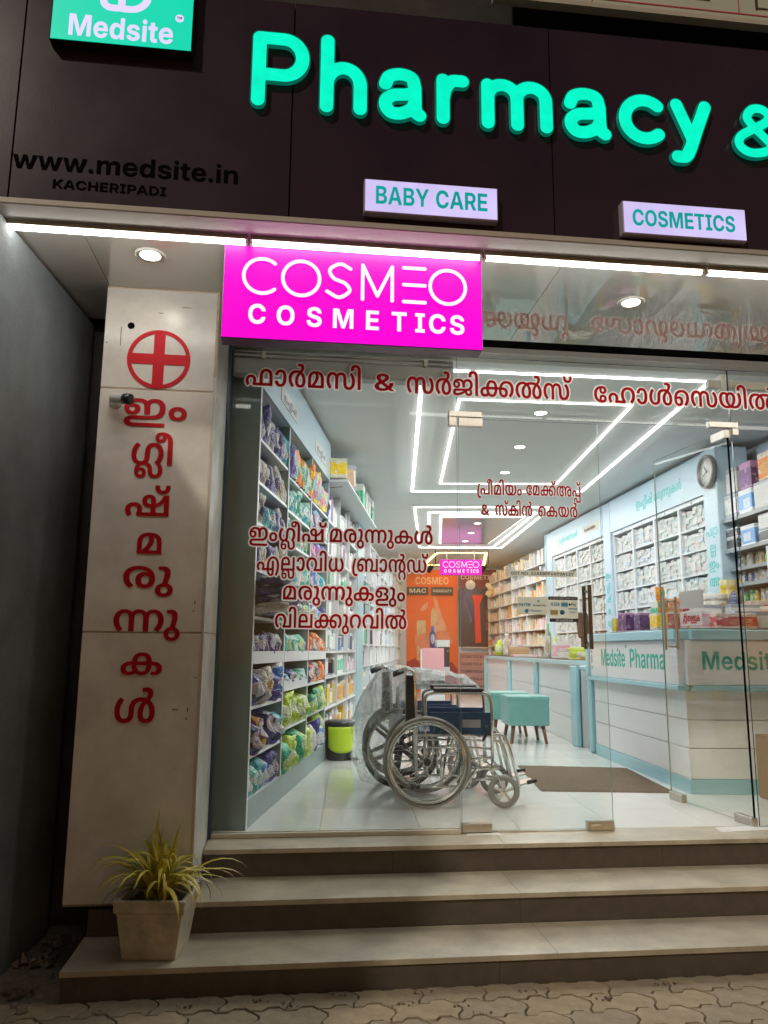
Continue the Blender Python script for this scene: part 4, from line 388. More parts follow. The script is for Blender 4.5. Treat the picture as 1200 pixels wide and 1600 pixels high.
def text_obj(name,keys,size,mat_,parent,loc,rz=0,xs=1.0,sp=0.0,width=None,depth=.003,align='L',tilt=math.pi/2):
    """flat lettering standing upright, reading along local X, facing local -Y"""
    w,g=layout(keys,size,xs,sp)
    if width: xs*=width/w; w,g=layout(keys,size,xs,sp)
    off={'L':0,'C':-w/2,'R':-w}[align]
    cs=[[(x+off,y) for x,y in c] for gg in g for c in gg]
    o=inst(name,poly_mesh(name,cs,mat_,depth),parent,loc,(tilt,0,rz)); return o
def sdist(polys,X,Y,stroke=False):
    d2=np.full(X.shape,1e18); w=np.zeros(X.shape)
    for P in polys:
        n=len(P)
        for i in range(n-1 if stroke else n):
            ax,ay=P[i];bx,by=P[(i+1)%n]; ex,ey=bx-ax,by-ay; L=ex*ex+ey*ey
            if L==0: continue
            t=np.clip(((X-ax)*ex+(Y-ay)*ey)/L,0,1); d2=np.minimum(d2,(X-ax-t*ex)**2+(Y-ay-t*ey)**2)
            if not stroke:
                cr=ex*(Y-ay)-ey*(X-ax); w+=((ay<=Y)&(by>Y)&(cr>0)); w-=((ay>Y)&(by<=Y)&(cr<0))
    d=np.sqrt(d2); return d if stroke else np.where(w!=0,-1,1)*d
def msq(S,x0,y0,h,lev=0.):
    S=S-lev; S=np.where(S==0,1e-9,S); ins=S<0; nxt={};P={}
    def pt(e):
        (j,i),(l,k)=e; s,t=S[j,i],S[l,k]; f=s/(s-t); return (x0+h*(i+f*(k-i)),y0+h*(j+f*(l-j)))
    c=ins[:-1,:-1]*1+ins[:-1,1:]*2+ins[1:,1:]*4+ins[1:,:-1]*8
    T={1:[(3,0)],2:[(0,1)],3:[(3,1)],4:[(1,2)],5:[(3,0),(1,2)],6:[(0,2)],7:[(3,2)],8:[(2,3)],9:[(2,0)],10:[(0,1),(2,3)],11:[(2,1)],12:[(1,3)],13:[(1,0)],14:[(0,3)]}
    for j,i in zip(*np.where((c>0)&(c<15))):
        E=[((j,i),(j,i+1)),((j,i+1),(j+1,i+1)),((j+1,i),(j+1,i+1)),((j,i),(j+1,i))]
        for a,b in T[int(c[j,i])]:
            nxt[E[a]]=E[b]; P.setdefault(E[a],None); P.setdefault(E[b],None)
    for e in P: P[e]=pt(e)
    out=[];seen=set()
    for s in nxt:
        if s in seen: continue
        loop=[];q=s
        while q not in seen and q in nxt: seen.add(q); loop.append(P[q]); q=nxt[q]
        if len(loop)>5: out.append(loop)
    return out
def simp(L,tol):
    P=np.array(L); k=int(np.argmax(((P-P[0])**2).sum(1)))
    def dp(a):
        if len(a)<3: return list(a[:1])
        p,q=a[0],a[-1]; e=q-p; l=math.hypot(*e) or 1e-9; d=np.abs(e[0]*(a[:,1]-p[1])-e[1]*(a[:,0]-p[0]))/l; m=int(np.argmax(d))
        return [p] if d[m]<tol else dp(a[:m+1])+dp(a[m:])
    return [tuple(v) for v in dp(P[:k+1])+dp(np.vstack([P[k:],P[:1]]))]
def grown(polys,g,h,tol,stroke=False):
    a=np.array([p for c in polys for p in c]); x0,y0=a.min(0)-g-3*h; x1,y1=a.max(0)+g+3*h
    X,Y=np.meshgrid(np.arange(x0,x1+h,h),np.arange(y0,y1+h,h))
    return [simp(l,tol) for l in msq(sdist(polys,X,Y,stroke),x0,y0,h,g)]
def bordered(name,label,keys,size,loc,rz,width,border=.009,sp=0.0,cat='lettering',group=None,xs=1.0):
    """window lettering: dark red letters on a pale border, each letter its own part"""
    t=thing(name,label,cat,loc,rz,group)
    w,g=layout(keys,size,xs,sp); k=width/w; w,g=layout(keys,size,xs*k,sp)
    allc=[c for gg in g for c in gg]
    b=grown(allc,border,.0045,.0012)
    inst('border',poly_mesh('border',b,M['vinylpale'],0),t,(0,-.0008,0),(math.pi/2,0,0))
    for gg in g: inst('letter',poly_mesh('letter',gg,M['redglass'],0),t,(0,-.0030,0),(math.pi/2,0,0))
    return t
def crom(pts,n=8):
    P=[np.array(p,float) for p in pts]; P=[2*P[0]-P[1]]+P+[2*P[-1]-P[-2]]; out=[]
    for i in range(1,len(P)-2):
        for k in range(n):
            t=k/n; a,b,c,d=P[i-1:i+3]
            out.append(tuple(.5*((2*b)+(-a+c)*t+(2*a-5*b+4*c-d)*t*t+(-a+3*b-3*c+d)*t**3)))
    out.append(tuple(P[-2])); return out
def arc(cx,cy,rx,ry,a0,a1,n=18): return [(cx+rx*math.cos(R(a0+(a1-a0)*i/n)),cy+ry*math.sin(R(a0+(a1-a0)*i/n))) for i in range(n+1)]
# ================================================================ the street side
# ---- ground
g=MB(); g.add([(-60,-60,-.012),(60,-60,-.012),(60,60,-.012),(-60,60,-.012)],[(0,1,2,3)]); tag(g.build('ground',M['soilbed']),kind='structure')
# interlocking zig-zag pavers, laid in running bond along the steps
PL,PW=.29,.155
def zig(t,a=.030):   # trapezoid wave, period 1
    t=t%1.0
    if t<.30: return 0
    if t<.45: return a*(t-.30)/.15
    if t<.80: return a
    if t<.95: return a*(1-(t-.80)/.15)
    return 0
ts=[0,.30,.45,.80,.95]
def paver_poly(j=.0035):
    pts=[]
    xs=[k*.5+q*.5 for k in (0,1) for q in ts]+[1.0]
    for x in xs: pts.append((x*PL,zig(x*2)))
    ys=[.25,.5,.75]
    right=[(PL+ (.030 if k>=1 else .004),PW*y) for k,y in enumerate(ys)]
    top=[(x*PL,PW+zig(x*2)) for x in reversed(xs)]
    left=[((.030 if k>=1 else .004),PW*y) for k,y in reversed(list(enumerate(ys)))]
    p=pts+right+top+left
    c=np.mean(p,0); q=[]
    for x,y in p:
        q.append((x-j*np.sign(x-c[0])*min(1,abs(x-c[0])/(PL*.45)),y-j*np.sign(y-c[1])*min(1,abs(y-c[1])/(PW*.40))))
    return q
pp=paver_poly(); n=len(pp); cxy=np.mean(pp,0)
top=[(cxy[0]+(x-cxy[0])*.982,cxy[1]+(y-cxy[1])*.965) for x,y in pp]
pm=MB(); pm.add([(x,y,-.05) for x,y in pp]+[(x,y,-.005) for x,y in pp]+[(x,y,0) for x,y in top],
  [(i,(i+1)%n,n+(i+1)%n,n+i) for i in range(n)]+[(n+i,n+(i+1)%n,2*n+(i+1)%n,2*n+i) for i in range(n)]+[tuple(range(2*n,3*n))])
pmeshes=[pm.mesh('paver',[m]) for m in (M['paver'],M['paver2'])]
pave=thing('pavement',None,None,F(0,3.83,0),FA); pave['kind']='structure'
rng=random.Random(3)
for r in range(11):
    for c in range(-8,13):
        x=c*PL+(r%2)*PL*.5+.02; y=-.004-(r+1)*PW
        if r>5 and (c<-6 or c>10): continue
        inst('paver',rng.choice(pmeshes),pave,(x,y,rng.uniform(-.002,.003)),(rng.uniform(-.008,.008),rng.uniform(-.006,.006),rng.uniform(-.008,.008)))
# ---- three steps of granite; treads and risers are slabs
st=thing('entrance_steps','three granite steps with pale treads and dark risers below the shop front','steps',F(0,0,0),FA)
U0,U1=-.965,4.6
def slabs(nm,u0,u1,v0,v1,z0,z1,m,cuts):
    e=[u0]+[c for c in cuts if u0<c<u1]+[u1]
    for a,b in zip(e,e[1:]): boxo(nm,(a+.0004,v0,z0),(b-.0004,v1,z1),m,st,ch=.0015)
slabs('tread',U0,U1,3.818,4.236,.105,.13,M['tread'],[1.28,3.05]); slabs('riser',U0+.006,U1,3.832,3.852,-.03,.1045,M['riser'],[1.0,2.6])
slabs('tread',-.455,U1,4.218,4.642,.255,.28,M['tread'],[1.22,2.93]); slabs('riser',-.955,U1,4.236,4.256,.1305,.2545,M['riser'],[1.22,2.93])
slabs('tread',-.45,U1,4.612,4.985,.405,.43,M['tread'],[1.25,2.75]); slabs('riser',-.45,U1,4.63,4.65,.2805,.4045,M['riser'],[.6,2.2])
boxo('core',(-.93,3.86,0),(U1,5.2,.10),M['darkwall'],st); boxo('core',(-.94,4.262,.10),(U1,5.2,.25),M['darkwall'],st); boxo('core',(-.44,4.66,.25),(U1,5.2,.40),M['darkwall'],st)
# ---- tiled pillar with red lettering
pl=thing('tiled_pillar','cream tiled pillar with red cross emblem and red vertical lettering','pillar',F(0,0,0),FA)
zj=[.285,1.60,2.915,3.50]
for a,b in zip(zj,zj[1:]):
    boxo('tile',(-1.072,4.2,a+.004),(-.470,4.215,b-.004),M['tile'],pl,ch=.0025)
    boxo('tile',(-.4698,4.215,a+.004),(-.456,4.86,b-.004),M['tile'],pl,ch=.0025)
boxo('joint_backing',(-1.070,4.2022,.28),(-.4585,4.86,3.5045),M['tilejoint'],pl)
boxo('corner_trim',(-.4695,4.196,.285),(-.458,4.2145,3.0),M['cream'],pl)
for (u,z,r) in ((-.932,3.278,.021),(-.455,.0,0)):
    if r: MB().lathe([(r,0),(r*.9,.002)],7,M=Matrix.Translation((u,4.199,z))@Matrix.Rotation(math.pi/2,4,'X'),smooth=False).build('drill_hole',M['black'],pl)
for (u,z,w,h) in ((-.985,3.16,.004,.11),(-.60,1.21,.03,.004),(-.50,1.37,.02,.003),(-.515,1.75,.006,.02),(-.52,1.71,.008,.008),(-.525,1.20,.006,.02),(-.53,1.16,.007,.012),(-1.06,3.17,.008,.008),(-.66,3.40,.05,.003),(-.79,3.36,.03,.003)):
    boxo('scratch',(u,4.1985,z),(u+w,4.2005,z+h),M['rust'],pl)
# cross in a circle
ring=MB()
cc=[]; 
def ringpts(r,n=48): return [(r*math.cos(2*math.pi*i/n),r*math.sin(2*math.pi*i/n)) for i in range(n)]
ro,ri,hb=.170,.148,.030
cs=[ringpts(ro)]
for sx in (1,-1):
    for sy in (1,-1):
        q=[(hb,hb)]; a0=math.asin(hb/ri); a1=math.pi/2-a0
        q=[(hb*sx,hb*sy)]+[(ri*math.cos(a0+(a1-a0)*i/10)*sx,ri*math.sin(a0+(a1-a0)*i/10)*sy) for i in range(11)]
        cs.append(q)
inst('cross_emblem',poly_mesh('cross_emblem',cs,M['red'],.003),pl,(-.772,4.197,3.09),(math.pi/2,0,0))
def pil(keys,uc,z,size,w): 
    text_obj('letter',ml(keys),size,M['red'],pl,(uc,4.197,z),width=w,align='C')
for keys,uc,z,size,w in (('ii M',-.772,2.745,.205,.35),('gl I',-.775,2.492,.215,.235),('sh vir',-.782,2.212,.205,.245),('m',-.762,2.01,.20,.150),('r u',-.762,1.832,.20,.265),('nn u',-.755,1.605,.20,.345),('k',-.765,1.385,.20,.220),('CL',-.785,1.147,.22,.215)): pil(keys,uc,z,size,w)
# ---- CCTV camera
cv=thing('security_camera','small white bullet security camera on the cream pillar','camera',F(-.985,4.2,2.835),FA)
MB().lathe([(.036,0),(.036,.008),(.022,.016),(.012,.02)],20,M=Matrix.Rotation(math.pi/2,4,'X')).build('mount',M['paper'],cv)
MB().tube([(0,-.018,0),(.004,-.05,-.004),(.02,-.065,0)],.010).build('arm',M['paper'],cv)
Mb=Matrix.Translation((.015,-.06,.004))@Matrix.Rotation(R(62),4,'Z')@Matrix.Rotation(R(100),4,'X')
bd=MB().lathe([(.022,-.03),(.026,-.028),(.026,.05),(.029,.052),(.029,.095),(.027,.097)],20,M=Mb).build('body',M['paper'],cv)
MB().lathe([(.0295,.055),(.0295,.0965),(.02,.0985),(.008,.098)],20,M=Mb).build('lens_hood',M['blackgloss'],bd)
# ---- neighbour wall on the left
nb=MB(); a=Vector((-1.62,2.0,0)); 
def P3(u,v,z): return tuple(F(u,v,z))
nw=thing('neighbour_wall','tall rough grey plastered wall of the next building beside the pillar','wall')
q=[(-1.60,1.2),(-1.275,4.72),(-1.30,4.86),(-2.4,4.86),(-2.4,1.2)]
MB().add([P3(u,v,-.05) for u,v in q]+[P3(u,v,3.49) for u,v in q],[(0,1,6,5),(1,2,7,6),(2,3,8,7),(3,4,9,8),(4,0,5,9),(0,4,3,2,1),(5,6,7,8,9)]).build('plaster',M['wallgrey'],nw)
MB().add([P3(u,v,z) for z in (-.05,3.5) for u,v in ((-2.4,4.865),(-.472,4.865),(-.472,4.93),(-2.4,4.93))],[(0,1,5,4),(1,2,6,5),(2,3,7,6),(3,0,4,7)]).build('back_panel',M['darkwall'],nw)  # closes the gap; its dark colour stands for the shade in there
# rubble in the gap
rb=MB(); rr=random.Random(5)
def clump(mb,c,s,n=1):
    for _ in range(n):
        vs=[];k=8
        for i in range(k):
            d=Vector((rr.uniform(-1,1),rr.uniform(-1,1),rr.uniform(-.6,.8))).normalized()*s*rr.uniform(.6,1.1); vs.append(Vector(c)+d)
        mb.add(vs,[(0,1,2),(2,3,4),(4,5,6),(6,7,0),(0,2,4),(0,4,6),(1,3,5),(5,7,1)])
for _ in range(60): clump(rb,F(rr.uniform(-1.45,-1.0),rr.uniform(3.75,4.6),.01),rr.uniform(.008,.045))
tag(rb.build('rubble',M['rubble']),'loose rubble heaped in the dark gap left of the steps','rubble',kind='stuff')
# litter: dry leaves on the pavement
lt=MB()
for (u,v) in ((-.42,3.72),(-.75,3.70),(.62,3.78),(1.4,3.62),(.02,3.70),(.52,3.66),(.78,3.62),(.25,3.79),(1.1,3.74),(-.1,3.76),(.86,3.55),(1.75,3.76)):
    for _ in range(7): clump(lt,F(u+rr.gauss(0,.025),v+rr.gauss(0,.012),.006),rr.uniform(.004,.012))
tag(lt.build('litter',M['rust']),'small dry leaf litter scattered on the pavers by the lowest step','litter',kind='stuff')
# ---- potted plant
pv=(-.590,4.03)
pt=thing('potted_plant','spiky yellow-green striped plant in square tapered concrete pot on the lowest step','potted plant',F(*pv,.13),FA+R(-7))
def ring_sq(h,z): return [(-h,-h,z),(h,-h,z),(h,h,z),(-h,h,z)]
lv=[(.122,0),(.150,.205),(.160,.207),(.165,.262),(.142,.262),(.134,.22)]
vs=[p for h,z in lv for p in ring_sq(h,z)]
fs=[(0,3,2,1)]+[(4*i+k,4*i+(k+1)%4,4*i+4+(k+1)%4,4*i+4+k) for i in range(len(lv)-1) for k in range(4)]
po=MB().add(vs,fs).build('pot',M['pot'],pt)
bv=po.modifiers.new('b','BEVEL'); bv.width=.008; bv.segments=2
MB().add(ring_sq(.136,.228),[(0,1,2,3)]).build('soil',M['soil'],pt)
def leafmat(nm,c,c2):
    m=mat(nm,c,.45,c2=c2,vs=9,spec=.4); return m
lm=[leafmat('leaf_yellow',(.68,.53,.07),(.42,.38,.05)),leafmat('leaf_green',(.30,.32,.04),(.56,.47,.06)),leafmat('leaf_dry',(.20,.13,.05),(.12,.08,.03))]
rl=random.Random(11)
for i in range(95):
    az=rl.uniform(0,2*math.pi); Ln=rl.uniform(.24,.50); el=R(rl.choice([84,72,66,58,50,42,34])+rl.uniform(-8,8)); w=rl.uniform(.007,.0135)
    if i>80: Ln*=.8; el=R(rl.uniform(5,25))
    bend=rl.uniform(1.9,3.8) if el<R(80) else rl.uniform(.4,1.0)
    p=Vector((rl.uniform(-.045,.045),rl.uniform(-.045,.045),.232)); vs=[];N=9; e=el
    for k in range(N+1):
        t=k/N; d=Vector((math.cos(az)*math.cos(e),math.sin(az)*math.cos(e),math.sin(e)))
        s=Vector((-math.sin(az),math.cos(az),0)); nrm=d.cross(s)
        ww=w*(1-(2*t-.55)**2*.35)*(1 if t<.75 else max(.04,(1-t)/.25))
        vs+=[p-s*ww-nrm*ww*.35,p+Vector((0,0,0)),p+s*ww-nrm*ww*.35]
        p=p+d*Ln/N; e-=bend*(t**.6)*1.4/N
        if max(abs(p.x),abs(p.y))<.188 and p.z<.278: p.z=.278
        elif p.z<.02: p.z=.02
    fs=[f for k in range(N) for f in ((3*k,3*k+1,3*k+4,3*k+3),(3*k+1,3*k+2,3*k+5,3*k+4))]
    o=MB().add(vs,fs,True).build('leaf',lm[0 if i%3 else 1] if i<=80 else lm[2],pt)
# ================================================================ canopy: fascia, soffit, tubes
fa=thing('shop_fascia','dark brown panelled fascia board with black web address lettering','fascia',F(0,0,0),FA)
seams=[-2.62,-1.342,-.07,1.235,2.54,3.84,4.6]
for a,b in zip(seams,seams[1:]): boxo('cladding_panel',(a+.0025,3.42,3.512),(b-.0025,3.445,4.705),M['fascia'],fa,ch=.002)
boxo('backing',(-2.6,3.447,3.51),(4.6,3.47,4.70),M['fascia_gap'],fa)
text_obj('web_address',list('www.medsite.in'),.128,M['black'],fa,(-1.338,3.4185,3.690),width=1.03)
text_obj('place_name',list('KACHERIPADI'),.062,M['black'],fa,(-1.155,3.4185,3.601),width=.515)
boxo('bottom_trim',(-2.62,3.405,3.500),(4.6,3.535,3.511),M['cream'],fa)
boxo('bottom_trim',(-2.62,3.398,3.503),(4.6,3.4045,3.528),M['cream'],fa)
# soffit sheets
so=thing('soffit',None,None,F(0,0,0),FA); so['kind']='structure'
for a,b in zip([-2.6,-1.06,1.35,3.0],[-1.06,1.35,3.0,4.6]):
    boxo('soffit_panel',(a+.0015,3.536,ZS),(b-.0015,4.66,ZS+.02),M['soffit'],so)
boxo('slab',(-2.6,3.48,ZS+.03),(4.6,5.1,4.69),M['darkwall'],so)
# dark slot and header behind it
hd=thing('shopfront_header','grey metal channel header above the shop glass','header',F(0,0,0),FA)
boxo('channel',(-.456,4.80,3.475),(4.6,4.98,3.532),M['cream'],hd); boxo('channel_lip',(-.456,4.79,3.468),(4.6,4.80,3.50),M['steel'],hd)
boxo('slot_back',(-.45,4.90,3.533),(4.6,4.98,3.75),M['black'],hd); boxo('slot_top',(-.45,4.665,3.512),(4.6,4.90,3.53),M['black'],hd)
# tube lights: a row of linear tubes along the fascia edge
ue=[-2.3,-1.45,-.262,.905,2.09,3.27,4.4]
names=['tube light above the grey neighbour wall','tube light above the cream pillar','tube light above the magenta lightbox','tube light just right of the magenta lightbox','tube light above the right door','tube light at the right end of the soffit']
for a,b,nm in zip(ue,ue[1:],names):
    if nm.endswith('wall'): lab='white linear '+nm
    else: lab='white linear '+nm
    t=thing('tube_light',lab,'tube light',F((a+b)/2,3.572,3.495),FA,'tube lights along the fascia edge'); h=(b-a)/2-.006
    boxo('base',(-h,-.026,-.004),(h,.034,.0095),M['cream'],t); boxo('light_shield',(-h,-.0285,-.014),(h,-.0262,.0095),M['cream'],t); boxo('end_cap',(-h,-.0165,-.028),(-h+.012,.0165,-.0045),M['paper'],t); boxo('end_cap',(h-.012,-.0165,-.028),(h,.0165,-.0045),M['paper'],t)  # lip on the street side is added to keep tube light off the trim
    MB().tube([(-h+.0125,0,-.018),(h-.0125,0,-.018)],.0135,10).build('tube',M['tube'],t)
# recessed downlights in the soffit
for u,v,lab in ((-.774,3.81,'round recessed downlight above the cream pillar'),(1.887,4.01,'round recessed downlight above the glass doors')):
    t=thing('downlight',lab,'downlight',F(u,v,ZS-.001),FA,'downlights in the soffit')
    MB().lathe([(.050,-.002),(.070,-.010),(.078,-.004),(.078,0)],28).build('trim_ring',M['paper'],t)
    MB().lathe([(.0,-.006),(.05,-.006),(.05,-.002)],28).build('lens',M['down'],t)
# ---- illuminated letters "Pharmacy &"
strokes={
 'P':[[(.1,.1),(.1,.9),(.36,.9)]+arc(.40,.665,.235,.235,90,-90)+[(.1,.43)]],
 'h':[[(.1,.1),(.1,.95)],[(.1,.33)]+arc(.30,.39,.20,.22,180,0)+[(.50,.1)]],
 'a':[crom([(.10,.47),(.15,.57),(.29,.61),(.43,.57),(.47,.44)],6)+[(.47,.2)]+crom([(.47,.2),(.49,.12),(.53,.09)],4),crom([(.47,.38),(.36,.35),(.2,.33),(.11,.26),(.11,.17),(.18,.10),(.30,.10),(.42,.16),(.47,.24)],6)],
 'r':[[(.1,.1),(.1,.60)],crom([(.1,.34),(.13,.49),(.21,.59),(.34,.60)],6)],
 'm':[[(.1,.1),(.1,.60)],[(.1,.36)]+arc(.265,.435,.165,.175,180,0)+[(.43,.1)],[(.43,.36)]+arc(.595,.435,.165,.175,180,0)+[(.76,.1)]],
 'c':[arc(.34,.35,.245,.255,48,312,26)],
 'y':[[(.09,.60),(.285,.14)],crom([(.48,.60),(.33,.23),(.25,.02),(.18,-.09),(.07,-.10)],6)],
 '&':[crom([(.66,.1),(.50,.29),(.28,.58),(.22,.72),(.29,.86),(.42,.88),(.51,.78),(.47,.65),(.30,.52),(.12,.37),(.09,.22),(.18,.11),(.32,.09),(.47,.15),(.57,.28),(.62,.42)],7)]}
lettermat=emis_gloss('green_letter_acrylic',(.0,.80,.50),1.02,.25,.09,11); letterside=emis_gloss('green_letter_side',(.0,.30,.19),.35,.3,.05)
sg=thing('pharmacy_letters','large glowing mint-green 3D letters reading Pharmacy on the dark fascia','letter sign',F(0,3.42,0),FA)
lx={'P':(-.273,.013),'h':(.055,.299),'a':(.344,.592),'r':(.630,.811),'m':(.853,1.242),'a2':(1.284,1.543),'c':(1.569,1.830),'y':(1.845,2.086)}
def acr_letter(key,x0,x1,z0,hh,st_,parent,nm='letter',par_loc=None):
    ss=strokes[key[0]]; hw=.098*(1 if key!='&' else 1)
    a=np.array([p for c in ss for p in c]); w=a[:,0].max()-a[:,0].min()+2*hw
    kx=(x1-x0)/(w*hh)
    sc2=[[((x-a[:,0].min()+hw)*hh*kx+x0,y*hh+z0) for x,y in c] for c in ss]
    g=grown(sc2,hw*hh*.93,.005,.0008,True); gi=grown(sc2,hw*hh*.93-.006,.005,.0008,True)
    o=inst(nm,poly_mesh('letter',g,letterside,.020),parent,(0,-.022,0),(math.pi/2,0,0))
    inst('face',poly_mesh('face',gi,lettermat,.010),o,(0,0,.0065),(0,0,0))
    return o
for k,(x0,x1) in lx.items():
    if k=='&': continue
    acr_letter(k,x0,x1,4.078-.016*x0,.423,0,sg)
am=thing('ampersand_letter','glowing mint-green 3D ampersand at the right edge of the dark fascia','letter sign',F(0,3.42,0),FA); acr_letter('&',2.182,2.50,4.034,.325,0,am)
# ---- lightboxes on the fascia
def lightbox(name,label,u0,u1,z0,z1,v,d,face,body,frame=.006):
    t=thing(name,label,'lightbox sign',F((u0+u1)/2,v,z0),FA); w=(u1-u0)/2;h=z1-z0
    boxo('box',(-w,-d,0),(w,0,h),body,t,ch=.003); boxo('face',(-w+frame,-d-.004,frame),(w-frame,-d-.0003,h-frame),face,t); return t,w,h,-d-.0055
lavface=emis_gloss('lavender_sign_face',(.60,.52,.86),.95,.3,.10,4); palebody=mat('sign_box_body',(.50,.42,.52),.4)
tealem=emis_gloss('teal_sign_print',(.0,.33,.30),.9,.3,.1)
t,w,h,y=lightbox('baby_care_sign','lavender lightbox sign with teal words BABY CARE',.283,.935,3.566,3.738,3.42,.05,lavface,palebody)
text_obj('lettering',list('BABY CARE'),.126,tealem,t,(0,y,.043),width=.552,align='C')
t,w,h,y=lightbox('cosmetics_sign','lavender lightbox sign with teal word COSMETICS at right',1.566,2.214,3.551,3.726,3.42,.05,lavface,palebody)
text_obj('lettering',list('COSMETICS'),.118,tealem,t,(-.008,y,.043),width=.543,align='C')
grnface=emis_gloss('green_sign_face',(.0,.62,.40),.95,.3,.06,2); lavem=emis_gloss('lavender_print',(.68,.60,.88),1.0,.3,.03)
t,w,h,y=lightbox('logo_sign','green lightbox with lavender logo and word Medsite at top left',-1.206,-.551,4.322,5.06,3.42,.06,grnface,M['fascia_gap'])
text_obj('lettering',list('Medsite'),.155,lavem,t,(-.005,y,.030),width=.49,align='C')
lg=[]
for path in ([(-.095,.26)]+arc(-.055,.235,.04,.04,180,270)+[(-.03,.195)],[(-.010,.45),(-.010,.195),(.03,.195)]+arc(.03,.275,.08,.08,-90,0)+[(.11,.45)]): lg.append(path)
inst('logo',poly_mesh('logo',grown(lg,.0165,.004,.0008,True),lavem,.003),t,(0,y,0),(math.pi/2,0,0))
MB().lathe([(.020,0),(.020,.003)],16,M=Matrix.Translation((.262,y+.001,.172))@Matrix.Rotation(math.pi/2,4,'X')).build('trade_mark_dot',lavem,t)
text_obj('trade_mark',list('TM'),.016,M['greentext'],t,(.262,y-.003,.166),align='C')
# ---- magenta lightbox hung under the canopy
mag=emis_gloss('magenta_sign_face',(.90,.0,.60),.98,.6,.07,2.6,.004); magside=mat('magenta_box_side',(.10,.01,.08),.35); whiteem=emis_gloss('white_sign_print',(1,.93,1),1.0,.6,.0,3,.004)
def cosmeo(t,y,W_,H_,m):
    """thin geometric COSMEO with bold COSMETICS below; W_,H_ = face width and height"""
    cap=.374*H_; yb=.488*H_; r=cap/2; lw=.0135*W_
    xs=[-.354,-.207,-.062,.086,.230,.362]; pol=[]
    cx=lambda k:xs[k]*W_
    pol.append([(cx(0)+px,yb+r+py) for px,py in arc(0,0,r,r,48,312,28)])
    pol.append([(cx(1)+px,yb+r+py) for px,py in arc(0,0,r,r,0,360,36)])
    s=crom([(r*.62,r*.72),(r*.05,r*.98),(-r*.52,r*.62),(-r*.30,r*.12),(r*.32,-r*.14),(r*.58,-r*.58),(0,-r*.98),(-r*.66,-r*.66)],8)
    pol.append([(cx(2)+px,yb+r+py) for px,py in s])
    pol.append([(cx(3)-r*.82,yb),(cx(3)-r*.82,yb+cap),(cx(3),yb+cap*.12),(cx(3)+r*.82,yb+cap),(cx(3)+r*.82,yb)])
    for q in (0,.5,1): pol.append([(cx(4)-r*.60,yb+cap*q),(cx(4)+r*.60,yb+cap*q)])
    pol.append([(cx(5)+px,yb+r+py) for px,py in arc(0,0,r,r,0,360,36)])
    inst('name_lettering',poly_mesh('name_lettering',grown(pol,lw*.5,H_*.0085,H_*.0012,True),m,.003),t,(0,y,0),(math.pi/2,0,0))
    w_,g_=layout(list('COSMETICS'),.285*H_,.92); 
    for k,gg in enumerate(g_):
        a=np.array([p for c in gg for p in c]); xc=(a[:,0].min()+a[:,0].max())/2; tx=W_*[-.369,-.262,-.154,-.044,.068,.171,.252,.320,.398][k]
        inst('letter',poly_mesh('letter',[[(x-xc,yy) for x,yy in c] for c in gg],m,.003),t,(tx,y,.16*H_),(math.pi/2,0,0))
t,w,h,y=lightbox('magenta_lightbox','bright magenta lightbox reading COSMEO COSMETICS hung under the canopy',-.381,.909,2.996,3.479,3.705,.10,mag,magside,.004)
cosmeo(t,y,2*w,h,whiteem)
for s in (-.5,.5): boxo('hanger',(s-.01,-.07,h),(s+.01,-.05,3.504-2.996),M['steel'],t)
# ---- billboard above the fascia, and the dark recess between
boxo('x',(-2.6,3.70,4.695),(4.6,3.72,6.2),M['darkwall'],None,F(0,0,0),FA).name='upper_wall'  # shadowed band above the fascia, its shade put into the wall colour
tag(bpy.data.objects['upper_wall'],'wall in the recess above the fascia, darkened for its shade','wall')
bb=thing('billboard','pale billboard with thin red lines and dark strokes at top right corner','billboard',F(0,0,0),FA)
boxo('board',(.95,3.42,4.862),(3.84,3.47,5.9),mat('pale_board',(.52,.56,.47),.6,var=.06,vs=3),bb); boxo('edge_strip',(.95,3.414,4.858),(3.84,3.4195,4.885),M['cream'],bb)
rl_=mat('red_line',(.6,.10,.14),.5); boxo('red_line',(.95,3.4165,4.912),(3.84,3.4195,4.918),rl_,bb)
for u in (1.475,2.30): boxo('red_line',(u,3.4165,4.919 if u>2 else 4.888),(u+.005,3.4195,5.3),rl_,bb)
ink=mat('brown_ink',(.06,.035,.02),.6); boxo('lettering_stroke',(2.02,3.4165,4.975),(2.14,3.4195,4.987),ink,bb)
for (u,z0) in ((2.40,4.95),(1.98,4.97)): boxo('lettering_stroke',(u,3.4165,z0),(u+.014,3.4195,5.3),ink,bb)
boxo('lettering_stroke',(2.415,3.4165,4.955),(2.47,3.4195,4.964),ink,bb)
# ================================================================ glass shop front
def pane(name,a,b,parent,loc=(0,0,0),rz=0,e='gedge'):
    mb=MB(); mb.box(a,b); o=mb.build(name,[M['glass'],M[e]],parent,loc,rz)
    for p in o.data.polygons:
        if abs(p.normal.y)<.5: p.material_index=1
    return o
GV=4.894
sf=thing('shopfront_glazing','fixed glass panels and transom of the shop front','glazing',F(0,0,0),FA)
pane('glass_panel',(-.436,GV,.456),(1.049,GV+.012,3.474),sf); pane('transom_pane',(1.053,GV,3.056),(2.982,GV+.012,3.474),sf); pane('glass_panel',(2.986,GV,.436),(4.55,GV+.012,3.474),sf)
boxo('sill_strip',(-.436,GV-.03,.4304),(1.049,GV+.045,.4555),M['sill'],sf,ch=.002)
boxo('side_channel',(-.4555,GV-.045,.431),(-.437,GV+.06,3.467),mat('dark_teal_channel',(.02,.055,.075),.3),sf)
boxo('threshold_bar',(1.06,GV-.004,.4304),(1.84,GV+.016,.436),M['chrome'],sf)
